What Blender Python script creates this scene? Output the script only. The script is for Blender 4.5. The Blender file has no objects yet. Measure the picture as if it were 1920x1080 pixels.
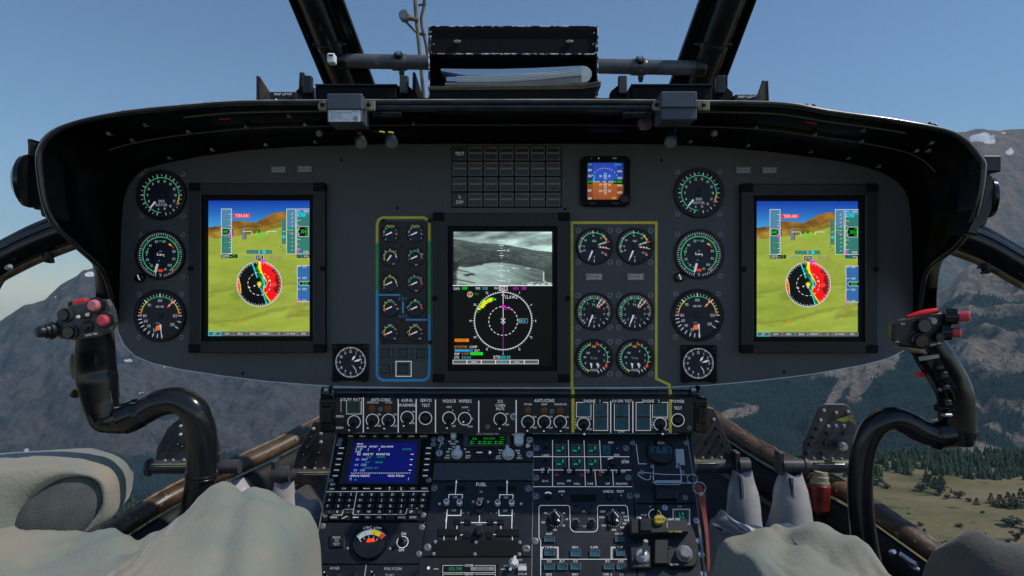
import bpy, math, random
import numpy as np
from mathutils import Vector, Matrix, noise
random.seed(7); RNG = np.random.default_rng(11)
PI = math.pi
SC = bpy.context.scene
COL = SC.collection
F = 1250.0; D = 1.25            # focal length in photo pixels, camera stands D metres behind the instrument panel
EXPO = 0.0
def W(px, py, y):
    d = D + y
    return Vector(((px-960)/F*d, y, (540-py)/F*d))
def lin(c):
    return tuple(((v/255.0)/12.92 if v/255.0 <= 0.04045 else ((v/255.0+0.055)/1.055)**2.4) for v in c)

# ------------------------------------------------------------------ materials
MATS = {}
def mat(name, rgb, rough=0.5, metal=0.0, var=0.0, vscale=40.0, bump=0.0, bscale=400.0, coat=0.0, spec=0.5, rgb2=None, wear=None, wscale=60.0, sheen=0.0, lit=0.0):
    m = bpy.data.materials.new(name); m.use_nodes = True
    nt = m.node_tree; N = nt.nodes; L = nt.links
    b = N['Principled BSDF']
    b.inputs['Base Color'].default_value = (*rgb, 1); b.inputs['Roughness'].default_value = rough
    b.inputs['Metallic'].default_value = metal; b.inputs['Coat Weight'].default_value = coat
    b.inputs['Specular IOR Level'].default_value = spec
    if lit: b.inputs['Emission Color'].default_value = (*rgb, 1); b.inputs['Emission Strength'].default_value = lit*2**(-EXPO)
    if sheen: b.inputs['Sheen Weight'].default_value = sheen
    tc = N.new('ShaderNodeTexCoord')
    if var or rgb2 or wear:
        nz = N.new('ShaderNodeTexNoise'); nz.inputs['Scale'].default_value = vscale; nz.inputs['Detail'].default_value = 5
        L.new(tc.outputs['Object'], nz.inputs['Vector'])
        mx = N.new('ShaderNodeMix'); mx.data_type = 'RGBA'
        rp = N.new('ShaderNodeMapRange'); rp.inputs[1].default_value = 0.35; rp.inputs[2].default_value = 0.65
        L.new(nz.outputs['Fac'], rp.inputs[0]); L.new(rp.outputs[0], mx.inputs['Factor'])
        c2 = rgb2 or tuple(v*(1+var) for v in rgb); c1 = rgb if rgb2 else tuple(v*(1-var) for v in rgb)
        mx.inputs['A'].default_value = (*c1, 1); mx.inputs['B'].default_value = (*c2, 1)
        out = mx.outputs['Result']
        r2 = N.new('ShaderNodeMapRange'); r2.inputs[3].default_value = max(0.02, rough-0.08); r2.inputs[4].default_value = min(1, rough+0.1)
        L.new(nz.outputs['Fac'], r2.inputs[0]); L.new(r2.outputs[0], b.inputs['Roughness'])
        if wear:
            n2 = N.new('ShaderNodeTexNoise'); n2.inputs['Scale'].default_value = wscale; n2.inputs['Detail'].default_value = 6; n2.inputs['Roughness'].default_value = 0.7
            L.new(tc.outputs['Object'], n2.inputs['Vector'])
            r3 = N.new('ShaderNodeMapRange'); r3.inputs[1].default_value = wear[1]; r3.inputs[2].default_value = wear[1]+0.04
            L.new(n2.outputs['Fac'], r3.inputs[0])
            m2 = N.new('ShaderNodeMix'); m2.data_type = 'RGBA'; L.new(r3.outputs[0], m2.inputs['Factor'])
            L.new(out, m2.inputs['A']); m2.inputs['B'].default_value = (*wear[0], 1); out = m2.outputs['Result']
        L.new(out, b.inputs['Base Color'])
    if bump:
        n3 = N.new('ShaderNodeTexNoise'); n3.inputs['Scale'].default_value = bscale; n3.inputs['Detail'].default_value = 3
        L.new(tc.outputs['Object'], n3.inputs['Vector'])
        bp = N.new('ShaderNodeBump'); bp.inputs['Strength'].default_value = bump; bp.inputs['Distance'].default_value = 0.001
        L.new(n3.outputs['Fac'], bp.inputs['Height']); L.new(bp.outputs[0], b.inputs['Normal'])
    MATS[name] = m
    return m
def emat(name, srgb, k=1.0):
    m = bpy.data.materials.new(name); m.use_nodes = True
    b = m.node_tree.nodes['Principled BSDF']
    c = lin(srgb)
    b.inputs['Base Color'].default_value = (0.004, 0.004, 0.004, 1); b.inputs['Roughness'].default_value = 0.3; b.inputs['Specular IOR Level'].default_value = 0.22
    b.inputs['Emission Color'].default_value = (*c, 1); b.inputs['Emission Strength'].default_value = k*2**(-EXPO)
    MATS[name] = m
def cmat(name, k=1.0):
    m = bpy.data.materials.new(name); m.use_nodes = True
    nt = m.node_tree; b = nt.nodes['Principled BSDF']
    a = nt.nodes.new('ShaderNodeVertexColor'); a.layer_name = 'Col'
    b.inputs['Base Color'].default_value = (0.004, 0.004, 0.004, 1); b.inputs['Roughness'].default_value = 0.3; b.inputs['Specular IOR Level'].default_value = 0.22
    nt.links.new(a.outputs['Color'], b.inputs['Emission Color']); b.inputs['Emission Strength'].default_value = k*2**(-EXPO)
    MATS[name] = m

mat('panel', (0.092, 0.090, 0.095), 0.55, var=0.06, vscale=9, bump=0.25, bscale=900)
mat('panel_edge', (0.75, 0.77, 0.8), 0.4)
mat('hood', (0.0018, 0.002, 0.0024), 0.36, var=0.3, vscale=14, bump=0.10, bscale=260, spec=0.10)
mat('hood_rim', (0.022, 0.022, 0.024), 0.2, var=0.4, vscale=30)
mat('black', (0.008, 0.009, 0.011), 0.4, var=0.3, vscale=60)
mat('black_gloss', (0.007, 0.008, 0.010), 0.14, var=0.3, vscale=30)
mat('matte', (0.006, 0.006, 0.007), 0.75, spec=0.25)
mat('bezel', (0.016, 0.016, 0.016), 0.5, var=0.1, vscale=30, bump=0.15, bscale=1500)
mat('bezel_edge', (0.03, 0.03, 0.031), 0.4)
mat('dial', (0.010, 0.013, 0.020), 0.4, rgb2=(0.014, 0.024, 0.055), vscale=26, spec=0.3, coat=0.12)
mat('dial_dark', (0.012, 0.010, 0.011), 0.4, var=0.2)
mat('console', (0.010, 0.012, 0.017), 0.42, var=0.25, vscale=35, bump=0.2, bscale=700, wear=((0.06, 0.06, 0.065), 0.72), wscale=120)
mat('console_side', (0.012, 0.012, 0.013), 0.5, var=0.4, vscale=20)
mat('slate', (0.055, 0.062, 0.066), 0.55, var=0.05, vscale=15)
mat('grey_box', (0.075, 0.09, 0.115), 0.5, var=0.1, vscale=30, bump=0.1)
mat('radio', (0.011, 0.011, 0.012), 0.45, var=0.15, bump=0.15, bscale=1200)
mat('mark', (0.72, 0.74, 0.76), 0.6, lit=0.36)  # added glow lifts legends, arcs and dial marks above their daylight tone
mat('mark_dim', (0.40, 0.41, 0.42), 0.6, lit=0.4)
mat('mark_faint', (0.10, 0.105, 0.11), 0.6)
mat('yellow', (0.88, 0.74, 0.06), 0.5, var=0.06, vscale=60)
mat('green_mark', (0.05, 0.48, 0.13), 0.5, var=0.1)
mat('green_arc', (0.03, 0.42, 0.16), 0.5, lit=0.6)
mat('yellow_arc', (0.8, 0.62, 0.03), 0.5, lit=0.5)
mat('blue_mark', (0.07, 0.45, 0.88), 0.5, var=0.05)
mat('red_mark', (0.75, 0.04, 0.02), 0.5, lit=0.6)
mat('orange_mark', (0.85, 0.14, 0.01), 0.5, lit=0.7)
mat('needle', (0.82, 0.82, 0.82), 0.45, lit=0.4)  # glow added to the needles too, which daylight leaves dim
mat('steel', (0.48, 0.49, 0.51), 0.32, metal=0.35, var=0.15, vscale=200)
mat('dull_steel', (0.24, 0.245, 0.26), 0.42, metal=0.25, var=0.2, vscale=150)
mat('chrome', (0.62, 0.63, 0.66), 0.15, metal=1.0)
mat('rim_highlight', (0.62, 0.55, 0.42), 0.3, var=0.35, vscale=25)  # cream tone of the highlight painted along the hood rim
mat('tube_gloss', (0.05, 0.058, 0.075), 0.22, metal=0.5, var=0.3, vscale=20)
mat('lacing', (0.45, 0.02, 0.02), 0.6)
mat('shear_yellow', (0.50, 0.40, 0.02), 0.5, var=0.2, vscale=60)
mat('steel_edge', (0.30, 0.31, 0.33), 0.5)
mat('slot', (0.01, 0.01, 0.01), 0.8)
mat('lamp_glass', (0.72, 0.56, 0.5), 0.35, var=0.1, vscale=100)
mat('lamp_glass_grey', (0.48, 0.48, 0.5), 0.35, var=0.1, vscale=100)
mat('tile', (0.010, 0.0095, 0.009), 0.25)
mat('tile_rim', (0.20, 0.185, 0.15), 0.45, var=0.15, vscale=90)
mat('tile_band', (0.22, 0.205, 0.18), 0.4)
mat('dark_green', (0.012, 0.045, 0.040), 0.3)
mat('knob_grey', (0.72, 0.75, 0.76), 0.45, var=0.1, vscale=80)
mat('teal_key', (0.010, 0.105, 0.135), 0.3, var=0.25, vscale=90)
mat('tan', (0.33, 0.28, 0.17), 0.55, var=0.3, vscale=80)
mat('paint_worn', (0.010, 0.010, 0.012), 0.3, wear=((0.85, 0.85, 0.88), 0.50), wscale=120)
mat('tube_grey', (0.10, 0.10, 0.11), 0.34, var=0.25, vscale=30, wear=((0.26, 0.2, 0.15), 0.62), wscale=40)
mat('pillar', (0.012, 0.011, 0.0105), 0.36, var=0.5, vscale=14, wear=((0.07, 0.05, 0.034), 0.64), wscale=20)
mat('brown_rib', (0.14, 0.092, 0.05), 0.45, var=0.5, vscale=30)
mat('stick', (0.011, 0.012, 0.014), 0.20, var=0.3, vscale=25, wear=((0.045, 0.036, 0.030), 0.64), wscale=30, bump=0.06)
mat('grip', (0.005, 0.006, 0.007), 0.16, var=0.3, vscale=30)
mat('grip_head', (0.045, 0.05, 0.056), 0.34, var=0.25, vscale=60, bump=0.1)
mat('red_button', (0.62, 0.06, 0.08), 0.35, var=0.15, vscale=80)
mat('pink_button', (0.66, 0.19, 0.22), 0.4, var=0.15, vscale=80)
mat('red_guard', (0.7, 0.02, 0.02), 0.2)
mat('pedal', (0.055, 0.05, 0.055), 0.42, var=0.4, vscale=30, wear=((0.15, 0.125, 0.11), 0.64), wscale=30)
mat('zinc_yellow', (0.42, 0.42, 0.05), 0.5, rgb2=(0.2, 0.2, 0.06), vscale=50)
mat('worn_metal', (0.55, 0.55, 0.58), 0.28, metal=0.9)
mat('leather', (0.34, 0.32, 0.325), 0.45, rgb2=(0.52, 0.47, 0.45), vscale=9, bump=0.6, bscale=60)
mat('leather_in', (0.03, 0.04, 0.08), 0.7)
mat('beam', (0.085, 0.05, 0.024), 0.40, var=0.6, vscale=22, wear=((0.34, 0.22, 0.10), 0.60), wscale=38, bump=0.4, bscale=120)
mat('floor', (0.016, 0.014, 0.013), 0.6, var=0.5, vscale=10)
mat('floor_dark', (0.007, 0.006, 0.006), 0.7, var=0.4, vscale=10)
mat('oleo_red', (0.17, 0.016, 0.012), 0.28, var=0.3, vscale=40)
mat('strap', (0.30, 0.05, 0.028), 0.45, var=0.3, vscale=40)
mat('paper', (0.86, 0.87, 0.83), 0.75)
mat('paper_blue', (0.55, 0.68, 0.88), 0.7)
mat('paper_grey', (0.33, 0.32, 0.33), 0.7, var=0.25, vscale=15)
mat('folder', (0.10, 0.075, 0.028), 0.6, var=0.3, vscale=20)
mat('label_white', (0.88, 0.89, 0.9), 0.6)
mat('ink', (0.03, 0.03, 0.035), 0.7)
mat('ink_red', (0.5, 0.12, 0.13), 0.7)
mat('fleece', (0.33, 0.285, 0.215), 0.95, rgb2=(0.195, 0.235, 0.215), vscale=5.5, sheen=0.2, spec=0.1, bump=1.0, bscale=190)
mat('fleece_grey', (0.15, 0.125, 0.11), 0.95, rgb2=(0.085, 0.082, 0.08), vscale=8, sheen=0.2, spec=0.1, bump=1.0, bscale=190)
mat('glass_pink', (0.16, 0.10, 0.15), 0.2)
mat('violet', (0.10, 0.08, 0.11), 0.35)
mat('cable_green', (0.12, 0.16, 0.07), 0.45)
mat('amber', (0.25, 0.07, 0.01), 0.25)
for n_, c_, k_ in (('E_white', (225, 230, 230), 1), ('E_grey', (120, 122, 124), 1), ('E_dgrey', (86, 88, 90), 1), ('E_green', (20, 235, 30), 1), ('E_dgreen', (20, 120, 40), 1),
                   ('E_mag', (230, 30, 225), 1), ('E_purple', (150, 40, 150), 1), ('E_cyan', (30, 205, 225), 1), ('E_teal', (40, 150, 150), 1), ('E_red', (240, 12, 12), 1),
                   ('E_dred', (130, 10, 10), 1), ('E_yellow', (245, 225, 20), 1), ('E_orange', (225, 130, 20), 1), ('E_black', (2, 3, 4), 1), ('E_blue', (40, 60, 190), 1),
                   ('E_lblue', (150, 170, 255), 1), ('E_steel', (75, 130, 165), 1), ('E_tealbox', (50, 120, 110), 1), ('E_bluebox', (50, 105, 165), 1), ('E_navy', (8, 14, 92), 1),
                   ('E_ind', (20, 190, 140), 0.8), ('E_ready', (10, 130, 40), 1), ('E_redled', (255, 70, 40), 1), ('E_grn2', (20, 160, 90), 1)):
    emat(n_, c_, k_)
cmat('screen_image', 1.0)

# ------------------------------------------------------------------ glyphs (built-in font, one mesh outline per character)
GL = {}
def load_glyphs():
    chars = "ABCDEFGHIJKLMNOPQRSTUVWXYZabcdefghijklmnopqrstuvwxyz0123456789%.-+:/[]*#<>_()&°=',^"
    tmp = []
    for ch in chars:
        cu = bpy.data.curves.new('g', 'FONT'); cu.body = ch; cu.size = 1; cu.resolution_u = 2
        o = bpy.data.objects.new('g', cu); COL.objects.link(o); tmp.append((ch, o))
    bpy.context.view_layer.update()
    dg = bpy.context.evaluated_depsgraph_get()
    for ch, o in tmp:
        me = o.evaluated_get(dg).to_mesh()
        vs = [(v.co.x, v.co.y) for v in me.vertices]; fs = [tuple(p.vertices) for p in me.polygons]
        if vs: GL[ch] = [vs, fs]
        o.evaluated_get(dg).to_mesh_clear()
    cap = max(y for x, y in GL['H'][0])
    for ch in GL:
        vs, fs = GL[ch]; x0 = min(x for x, y in vs); x1 = max(x for x, y in vs)
        GL[ch] = ([((x-x0)/cap, y/cap) for x, y in vs], fs, (x1-x0)/cap)
    for ch, o in tmp:
        cu = o.data; bpy.data.objects.remove(o); bpy.data.curves.remove(cu)
load_glyphs()

# ------------------------------------------------------------------ planes and mesh builder
class Plane:
    def __init__(s, O, tilt):
        a = math.radians(tilt); s.O = Vector(O); s.a = a
        s.v = Vector((0, math.sin(a), math.cos(a))); s.n = Vector((0, -math.cos(a), math.sin(a)))
    def hit(s, px, py):
        C = Vector((0, -D, 0)); r = Vector(((px-960)/F, 1, (540-py)/F))
        return C + r*((s.O-C).dot(s.n)/r.dot(s.n))
PANEL = Plane((0, 0, 0), 0)
SWP = Plane((0, -0.05, 0), 0)            # upright switch panel under the instrument panel
CONS = Plane((0, -0.03, -0.2684), 37.7)  # sloping console

def inset(pts, d):
    n = len(pts); A = sum(pts[i][0]*pts[(i+1) % n][1]-pts[(i+1) % n][0]*pts[i][1] for i in range(n))
    sg = 1 if A > 0 else -1; out = []
    for i in range(n):
        p0, p1, p2 = pts[i-1], pts[i], pts[(i+1) % n]
        e1 = (p1[0]-p0[0], p1[1]-p0[1]); e2 = (p2[0]-p1[0], p2[1]-p1[1])
        l1 = math.hypot(*e1) or 1e-9; l2 = math.hypot(*e2) or 1e-9
        n1 = (-e1[1]/l1*sg, e1[0]/l1*sg); n2 = (-e2[1]/l2*sg, e2[0]/l2*sg)
        k = 1+n1[0]*n2[0]+n1[1]*n2[1]; k = max(k, 0.3)
        out.append((p1[0]+(n1[0]+n2[0])/k*d, p1[1]+(n1[1]+n2[1])/k*d))
    return out
def rrect(x0, y0, x1, y1, r, n=5):
    out = []
    for cx, cy, a in ((x1-r, y0+r, -90), (x1-r, y1-r, 0), (x0+r, y1-r, 90), (x0+r, y0+r, 180)):
        for i in range(n+1):
            t = math.radians(a+90*i/n); out.append((cx+r*math.cos(t), cy+r*math.sin(t)))
    return out
def catmull(P, n):
    out = []
    Q = [P[0]]+list(P)+[P[-1]]
    for i in range(1, len(Q)-2):
        for j in range(n):
            t = j/n; p0, p1, p2, p3 = Q[i-1], Q[i], Q[i+1], Q[i+2]
            out.append(0.5*((2*p1)+(p2-p0)*t+(2*p0-5*p1+4*p2-p3)*t*t+(3*p1-p0-3*p2+p3)*t**3))
    out.append(P[-1].copy() if hasattr(P[-1], 'copy') else P[-1])
    return out

class MB:
    """Collects faces of one part. Flat drawing takes photo pixels on a real plane of the cockpit; heights are in mm above that plane."""
    def __init__(s, plane=None, cx=960, cy=540, free=None):
        s.V = []; s.Fc = []; s.M = []; s.S = []; s.mats = []
        s.plane = plane
        if plane:
            s.o = plane.hit(cx, cy); s.k = (D+s.o.y)/F
        else:
            s.o = Vector(free) if free is not None else Vector((0, 0, 0)); s.k = 0.001
    def mi(s, m):
        if m not in s.mats: s.mats.append(m)
        return s.mats.index(m)
    def m(s, px, py, h=0):
        p = s.plane.hit(px, py)-s.o
        return (p.x, -h*0.001, p.dot(s.plane.v))
    def add(s, vs, fs, m, smooth=False):
        b = len(s.V); s.V += [tuple(v) for v in vs]; i = s.mi(m)
        for f in fs: s.Fc.append([b+j for j in f]); s.M.append(i); s.S.append(smooth)
    # flat marks
    def poly(s, pts, h, m): s.add([s.m(x, y, h) for x, y in pts], [list(range(len(pts)))], m)
    def rect(s, x0, y0, x1, y1, h, m): s.poly([(x0, y1), (x1, y1), (x1, y0), (x0, y0)], h, m)
    def line(s, x0, y0, x1, y1, w, h, m):
        l = math.hypot(x1-x0, y1-y0) or 1e-9; nx, ny = -(y1-y0)/l*w/2, (x1-x0)/l*w/2
        s.poly([(x0+nx, y0+ny), (x1+nx, y1+ny), (x1-nx, y1-ny), (x0-nx, y0-ny)], h, m)
    def path(s, pts, w, h, m, closed=False):
        n = len(pts); L = []; R = []
        for i in range(n):
            a = pts[i-1] if (i or closed) else None; b = pts[i]; c = pts[(i+1) % n] if (i < n-1 or closed) else None
            def nn(p, q):
                l = math.hypot(q[0]-p[0], q[1]-p[1]) or 1e-9
                return (-(q[1]-p[1])/l, (q[0]-p[0])/l)
            if a is None: v = nn(b, c)
            elif c is None: v = nn(a, b)
            else:
                n1, n2 = nn(a, b), nn(b, c); k = max(1+n1[0]*n2[0]+n1[1]*n2[1], 0.3); v = ((n1[0]+n2[0])/k, (n1[1]+n2[1])/k)
            L.append((b[0]+v[0]*w/2, b[1]+v[1]*w/2)); R.append((b[0]-v[0]*w/2, b[1]-v[1]*w/2))
        vs = [s.m(*p, h) for p in L]+[s.m(*p, h) for p in R]
        s.add(vs, [[i, (i+1) % n, n+(i+1) % n, n+i] for i in range(n if closed else n-1)], m)
    def pol(s, cx, cy, r, a):      # clock angle in degrees
        t = math.radians(a); return (cx+r*math.sin(t), cy-r*math.cos(t))
    def arc(s, cx, cy, r0, r1, a0, a1, h, m, step=6):
        n = max(1, int(abs(a1-a0)/step)); c = s.m(cx, cy, h); k = s.k
        vs = []
        for i in range(n+1):
            t = math.radians(a0+(a1-a0)*i/n)
            for r in (r0, r1): vs.append((c[0]+r*k*math.sin(t), c[1], c[2]+r*k*math.cos(t)))
        s.add(vs, [[2*i, 2*i+1, 2*i+3, 2*i+2] for i in range(n)], m)
    def disc(s, cx, cy, r, h, m, n=32):
        c = s.m(cx, cy, h); k = s.k
        s.add([(c[0]+r*k*math.sin(2*PI*i/n), c[1], c[2]+r*k*math.cos(2*PI*i/n)) for i in range(n)], [list(range(n))[::-1]], m)
    def tick(s, cx, cy, r0, r1, a, w, h, m):
        w *= .82; p, q = s.pol(cx, cy, r0, a), s.pol(cx, cy, r1, a); s.line(*p, *q, w, h, m)
    def text(s, t, x, y, cap, h, m, al='c', sx=0.85, sl=0.0, rot=0.0, gap=0.22):
        """capital height in px; x, y = anchor at the middle of the capitals"""
        w = 0.0; pos = []
        for ch in t:
            if ch == ' ': w += 0.55*sx; continue
            g = GL.get(ch)
            if not g: continue
            ad = max(g[2], 0.12); pos.append((ch, w)); w += (ad+gap)*sx
        w -= gap*sx
        ox = {'c': -w/2, 'l': 0, 'r': -w}[al]; cr, sr = math.cos(math.radians(rot)), math.sin(math.radians(rot))
        for ch, p in pos:
            vs, fs, _ = GL[ch]; out = []
            for gx, gy in vs:
                X = (ox+p+gx*sx+(gy-0.5)*sl)*cap; Y = -(gy-0.5)*cap
                out.append(s.m(x+X*cr-Y*sr, y+X*sr+Y*cr, h))
            s.add(out, fs, m)
    # solids
    def prism(s, pts, h0, h1, m, bev=0.0, edge=None, back=False):
        """polygon in px, raised from h0 to h1 mm with a chamfer of bev px"""
        n = len(pts); A = sum(pts[i][0]*pts[(i+1) % n][1]-pts[(i+1) % n][0]*pts[i][1] for i in range(n))
        if A > 0: pts = pts[::-1]          # photo y runs down: make it counter-clockwise seen by the viewer
        rings = [(pts, h0)]
        bm = bev*s.k*1000
        if bev: rings += [(pts, h1-bm*(1 if h1 > h0 else -1)), (inset(pts, bev), h1)]
        else: rings += [(pts, h1)]
        e = edge or m
        for (a, ha), (b, hb) in zip(rings, rings[1:]):
            s.add([s.m(*p, ha) for p in a]+[s.m(*p, hb) for p in b], [[i, (i+1) % n, n+(i+1) % n, n+i] for i in range(n)], e)
        s.add([s.m(*p, h1) for p in rings[-1][0]], [list(range(n))], m)
        if back: s.add([s.m(*p, h0) for p in pts], [list(range(n))[::-1]], m)
    def frame(s, o, i, h0, h1, hin, m, bev=1.0, edge=None):
        """picture-frame solid: o, i = matching outer and inner outlines in px; inner wall drops to hin"""
        n = len(o); bm = bev*s.k*1000
        A = sum(o[j][0]*o[(j+1) % n][1]-o[(j+1) % n][0]*o[j][1] for j in range(n))
        if A > 0: o = o[::-1]; i = i[::-1]
        rings = [(o, h0), (o, h1-bm), (inset(o, bev), h1), (inset(i, -bev), h1), (i, h1-bm), (i, hin)]
        for q, ((a, ha), (b, hb)) in enumerate(zip(rings, rings[1:])):
            s.add([s.m(*p, ha) for p in a]+[s.m(*p, hb) for p in b], [[j, (j+1) % n, n+(j+1) % n, n+j] for j in range(n)], (edge or m) if q in (1, 3) else m)
    def lathe(s, cx, cy, prof, m, n=32, cap=True):
        """prof: (radius px, height mm[, material]); circular about the plane normal"""
        c = s.m(cx, cy, 0); k = s.k
        def ring(r, h): return [(c[0]+r*k*math.sin(2*PI*i/n), c[1]-h*0.001, c[2]+r*k*math.cos(2*PI*i/n)) for i in range(n)]
        for a, b in zip(prof, prof[1:]):
            s.add(ring(a[0], a[1])+ring(b[0], b[1]), [[i, n+i, n+(i+1) % n, (i+1) % n] for i in range(n)], b[2] if len(b) > 2 else m, True)
        if cap and prof[-1][0] > 0: s.add(ring(prof[-1][0], prof[-1][1]), [list(range(n))[::-1]], prof[-1][2] if len(prof[-1]) > 2 else m)
    def box3(s, lo, hi, m, bev=0.0):
        x0, y0, z0 = lo; x1, y1, z1 = hi; b = bev
        pts = [(x0+b, z0), (x1-b, z0), (x1, z0+b), (x1, z1-b), (x1-b, z1), (x0+b, z1), (x0, z1-b), (x0, z0+b)] if b else [(x0, z0), (x1, z0), (x1, z1), (x0, z1)]
        n = len(pts)
        def q(d): return inset(pts, d) if d else pts
        rings = [(q(b), y0), (q(0), y0+b), (q(0), y1-b), (q(b), y1)] if b else [(pts, y0), (pts, y1)]
        for (a, ya), (c, yc) in zip(rings, rings[1:]):
            s.add([(p[0], ya, p[1]) for p in a]+[(p[0], yc, p[1]) for p in c], [[i, n+i, n+(i+1) % n, (i+1) % n] for i in range(n)], m)
        s.add([(p[0], rings[0][1], p[1]) for p in rings[0][0]], [list(range(n))], m)
        s.add([(p[0], rings[-1][1], p[1]) for p in rings[-1][0]], [list(range(n))[::-1]], m)
    def tube(s, P, r, m, n=14, caps=True, sq=None, up=None):
        """tube through 3-D points; r scalar or list; sq=(a,b) stretches the section"""
        P = [Vector(p) for p in P]; N = len(P); R = r if isinstance(r, (list, tuple)) else [r]*N
        T = [((P[min(i+1, N-1)]-P[max(i-1, 0)]).normalized()) for i in range(N)]
        u = Vector(up) if up else (Vector((0, 0, 1)) if abs(T[0].z) < 0.9 else Vector((0, 1, 0)))
        vs = []
        for i in range(N):
            u = (u-T[i]*u.dot(T[i])).normalized(); w = T[i].cross(u)
            a, b = sq if sq else (1, 1)
            for j in range(n):
                t = 2*PI*j/n; vs.append(P[i]-s.o+(u*math.cos(t)*a+w*math.sin(t)*b)*R[i])
        s.add(vs, [[i*n+j, i*n+(j+1) % n, (i+1)*n+(j+1) % n, (i+1)*n+j] for i in range(N-1) for j in range(n)], m, True)
        if caps:
            s.add(vs[:n], [list(range(n))[::-1]], m); s.add(vs[-n:], [list(range(n))], m)
    def slab(s, pts3, n, t, m, bev=0.0, edge=None, taper=1.0):
        """a plate: outline in 3-D (world), extruded by t metres along -n"""
        P = [Vector(p)-s.o for p in pts3]; n = Vector(n).normalized(); c = sum(P, Vector())/len(P); k = len(P)
        rings = [[c+(p-c)*taper-n*t for p in P], [p-n*bev for p in P], [p+(c-p).normalized()*bev for p in P]] if bev else [[p-n*t for p in P], P]
        for a, b in zip(rings, rings[1:]):
            s.add(a+b, [[i, (i+1) % k, k+(i+1) % k, k+i] for i in range(k)], edge or m)
        s.add(rings[-1], [list(range(k))], m); s.add(rings[0], [list(range(k))[::-1]], m)
    def lathe3(s, A, B, prof, m, n=20):
        """solid of revolution about the world axis A->B; prof: (t along axis 0..1, radius m)"""
        A = Vector(A)-s.o; B = Vector(B)-s.o; ax = (B-A).normalized(); u = ax.orthogonal().normalized(); w = ax.cross(u)
        def ring(t, r): return [A+(B-A)*t+(u*math.cos(2*PI*i/n)+w*math.sin(2*PI*i/n))*r for i in range(n)]
        for a, b in zip(prof, prof[1:]):
            s.add(ring(a[0], a[1])+ring(b[0], b[1]), [[i, (i+1) % n, n+(i+1) % n, n+i] for i in range(n)], b[2] if len(b) > 2 else m, True)
        s.add(ring(prof[0][0], prof[0][1]), [list(range(n))[::-1]], m); s.add(ring(prof[-1][0], prof[-1][1]), [list(range(n))], prof[-1][2] if len(prof[-1]) > 2 else m)
    def mesh(s, name):
        me = bpy.data.meshes.new(name); me.from_pydata(s.V, [], s.Fc)
        for m in s.mats: me.materials.append(MATS[m])
        me.polygons.foreach_set('material_index', s.M); me.polygons.foreach_set('use_smooth', s.S); me.update()
        return me
def obj(name, me, parent=None, loc=None):
    if isinstance(me, MB): me = me.mesh(name)
    o = bpy.data.objects.new(name, me); COL.objects.link(o)
    if parent: o.parent = parent
    if loc is not None: o.location = loc
    return o
def tag(o, label, cat, group=None, kind=None):
    o['label'] = label
    if cat: o['category'] = cat
    if group: o['group'] = group
    if kind: o['kind'] = kind
    return o
def thing(name, label, cat, plane=None, px=0, py=0, loc=None, group=None):
    o = bpy.data.objects.new(name, None); COL.objects.link(o); o.empty_display_size = 0.02
    if plane: o.location = plane.hit(px, py); o.rotation_euler = (-plane.a, 0, 0)
    else: o.location = loc
    return tag(o, label, cat, group)
def kids(o): return [c for c in KID.get(o.name, [])]
def dup(root, loc, label, group=None):
    def cp(o, par):
        c = o.copy(); COL.objects.link(c)
        if par: c.parent = par
        for ch in o.children: cp(ch, c)
        return c
    r = cp(root, None); r.location = loc; r['label'] = label
    if group: r['group'] = group
    return r
def structure(name, me, mats=()):
    o = obj(name, me); o['kind'] = 'structure'; return o
# ------------------------------------------------------------------ small repeated fittings
def screw_mb(pl, px, py, r, m='dull_steel', cross=True, rot=0, h=0):
    b = MB(pl, px, py)
    b.lathe(px, py, [(r*1.25, h), (r*1.25, h+0.4, 'slot'), (r, h+0.4), (r, h+1.0), (r*0.7, h+1.5)], m, 14)
    for a in ((rot, rot+90) if cross else (rot,)):
        c, s_ = math.cos(math.radians(a))*r*0.75, math.sin(math.radians(a))*r*0.75
        b.line(px-c, py-s_, px+c, py+s_, r*0.28, h+1.56, 'slot')
    return b
_SCR = {}
def screw(root, pl, rx, ry, px, py, r, m='dull_steel', cross=True, h=0):
    """a screw head as a part of ROOT (whose origin sits at photo pixel rx, ry on plane pl)"""
    key = (pl.a, round(r, 1), m, cross, round(h, 1), random.randint(0, 3))
    if key not in _SCR: _SCR[key] = screw_mb(pl, px, py, r, m, cross, random.uniform(0, 90), h).mesh('screw')
    a, b = pl.hit(px, py), pl.hit(rx, ry); d = a-b
    return obj('screw', _SCR[key], root, (d.x, 0, d.dot(pl.v)))
def part(root, name, fn, pl, rx, ry):
    b = MB(pl, rx, ry); fn(b); return obj(name, b, root)

# ------------------------------------------------------------------ instrument panel
PO = [(223, 400), (226, 372), (236, 345), (256, 324), (290, 309), (340, 298), (430, 284), (520, 276), (640, 271), (800, 268), (960, 268), (1120, 268), (1280, 271), (1400, 279),
      (1500, 290), (1600, 306), (1655, 321), (1690, 342), (1708, 372), (1714, 410), (1716, 500), (1718, 590), (1717, 618), (1710, 640), (1692, 660), (1665, 673), (1620, 685),
      (1520, 703), (1420, 715), (1330, 723), (1250, 727), (1100, 728), (960, 728), (800, 728), (650, 726), (590, 723), (500, 716), (420, 706), (340, 694), (285, 682), (252, 668),
      (232, 648), (221, 624), (217, 598), (218, 540), (220, 470)]
ip = thing('instrument_panel', 'wide dark slate instrument panel with rounded ends, cut with gauges and displays', 'instrument panel', PANEL, 960, 500)
b = MB(PANEL, 960, 500)
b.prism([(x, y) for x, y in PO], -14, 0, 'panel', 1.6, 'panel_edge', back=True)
# painted yellow lead lines round the engine gauges
b.path([(1072.5, 728), (1072.5, 417.5), (1230.5, 417.5), (1230.5, 710), (1255, 721), (1254, 728)], 5, 0.4, 'yellow')
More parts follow.
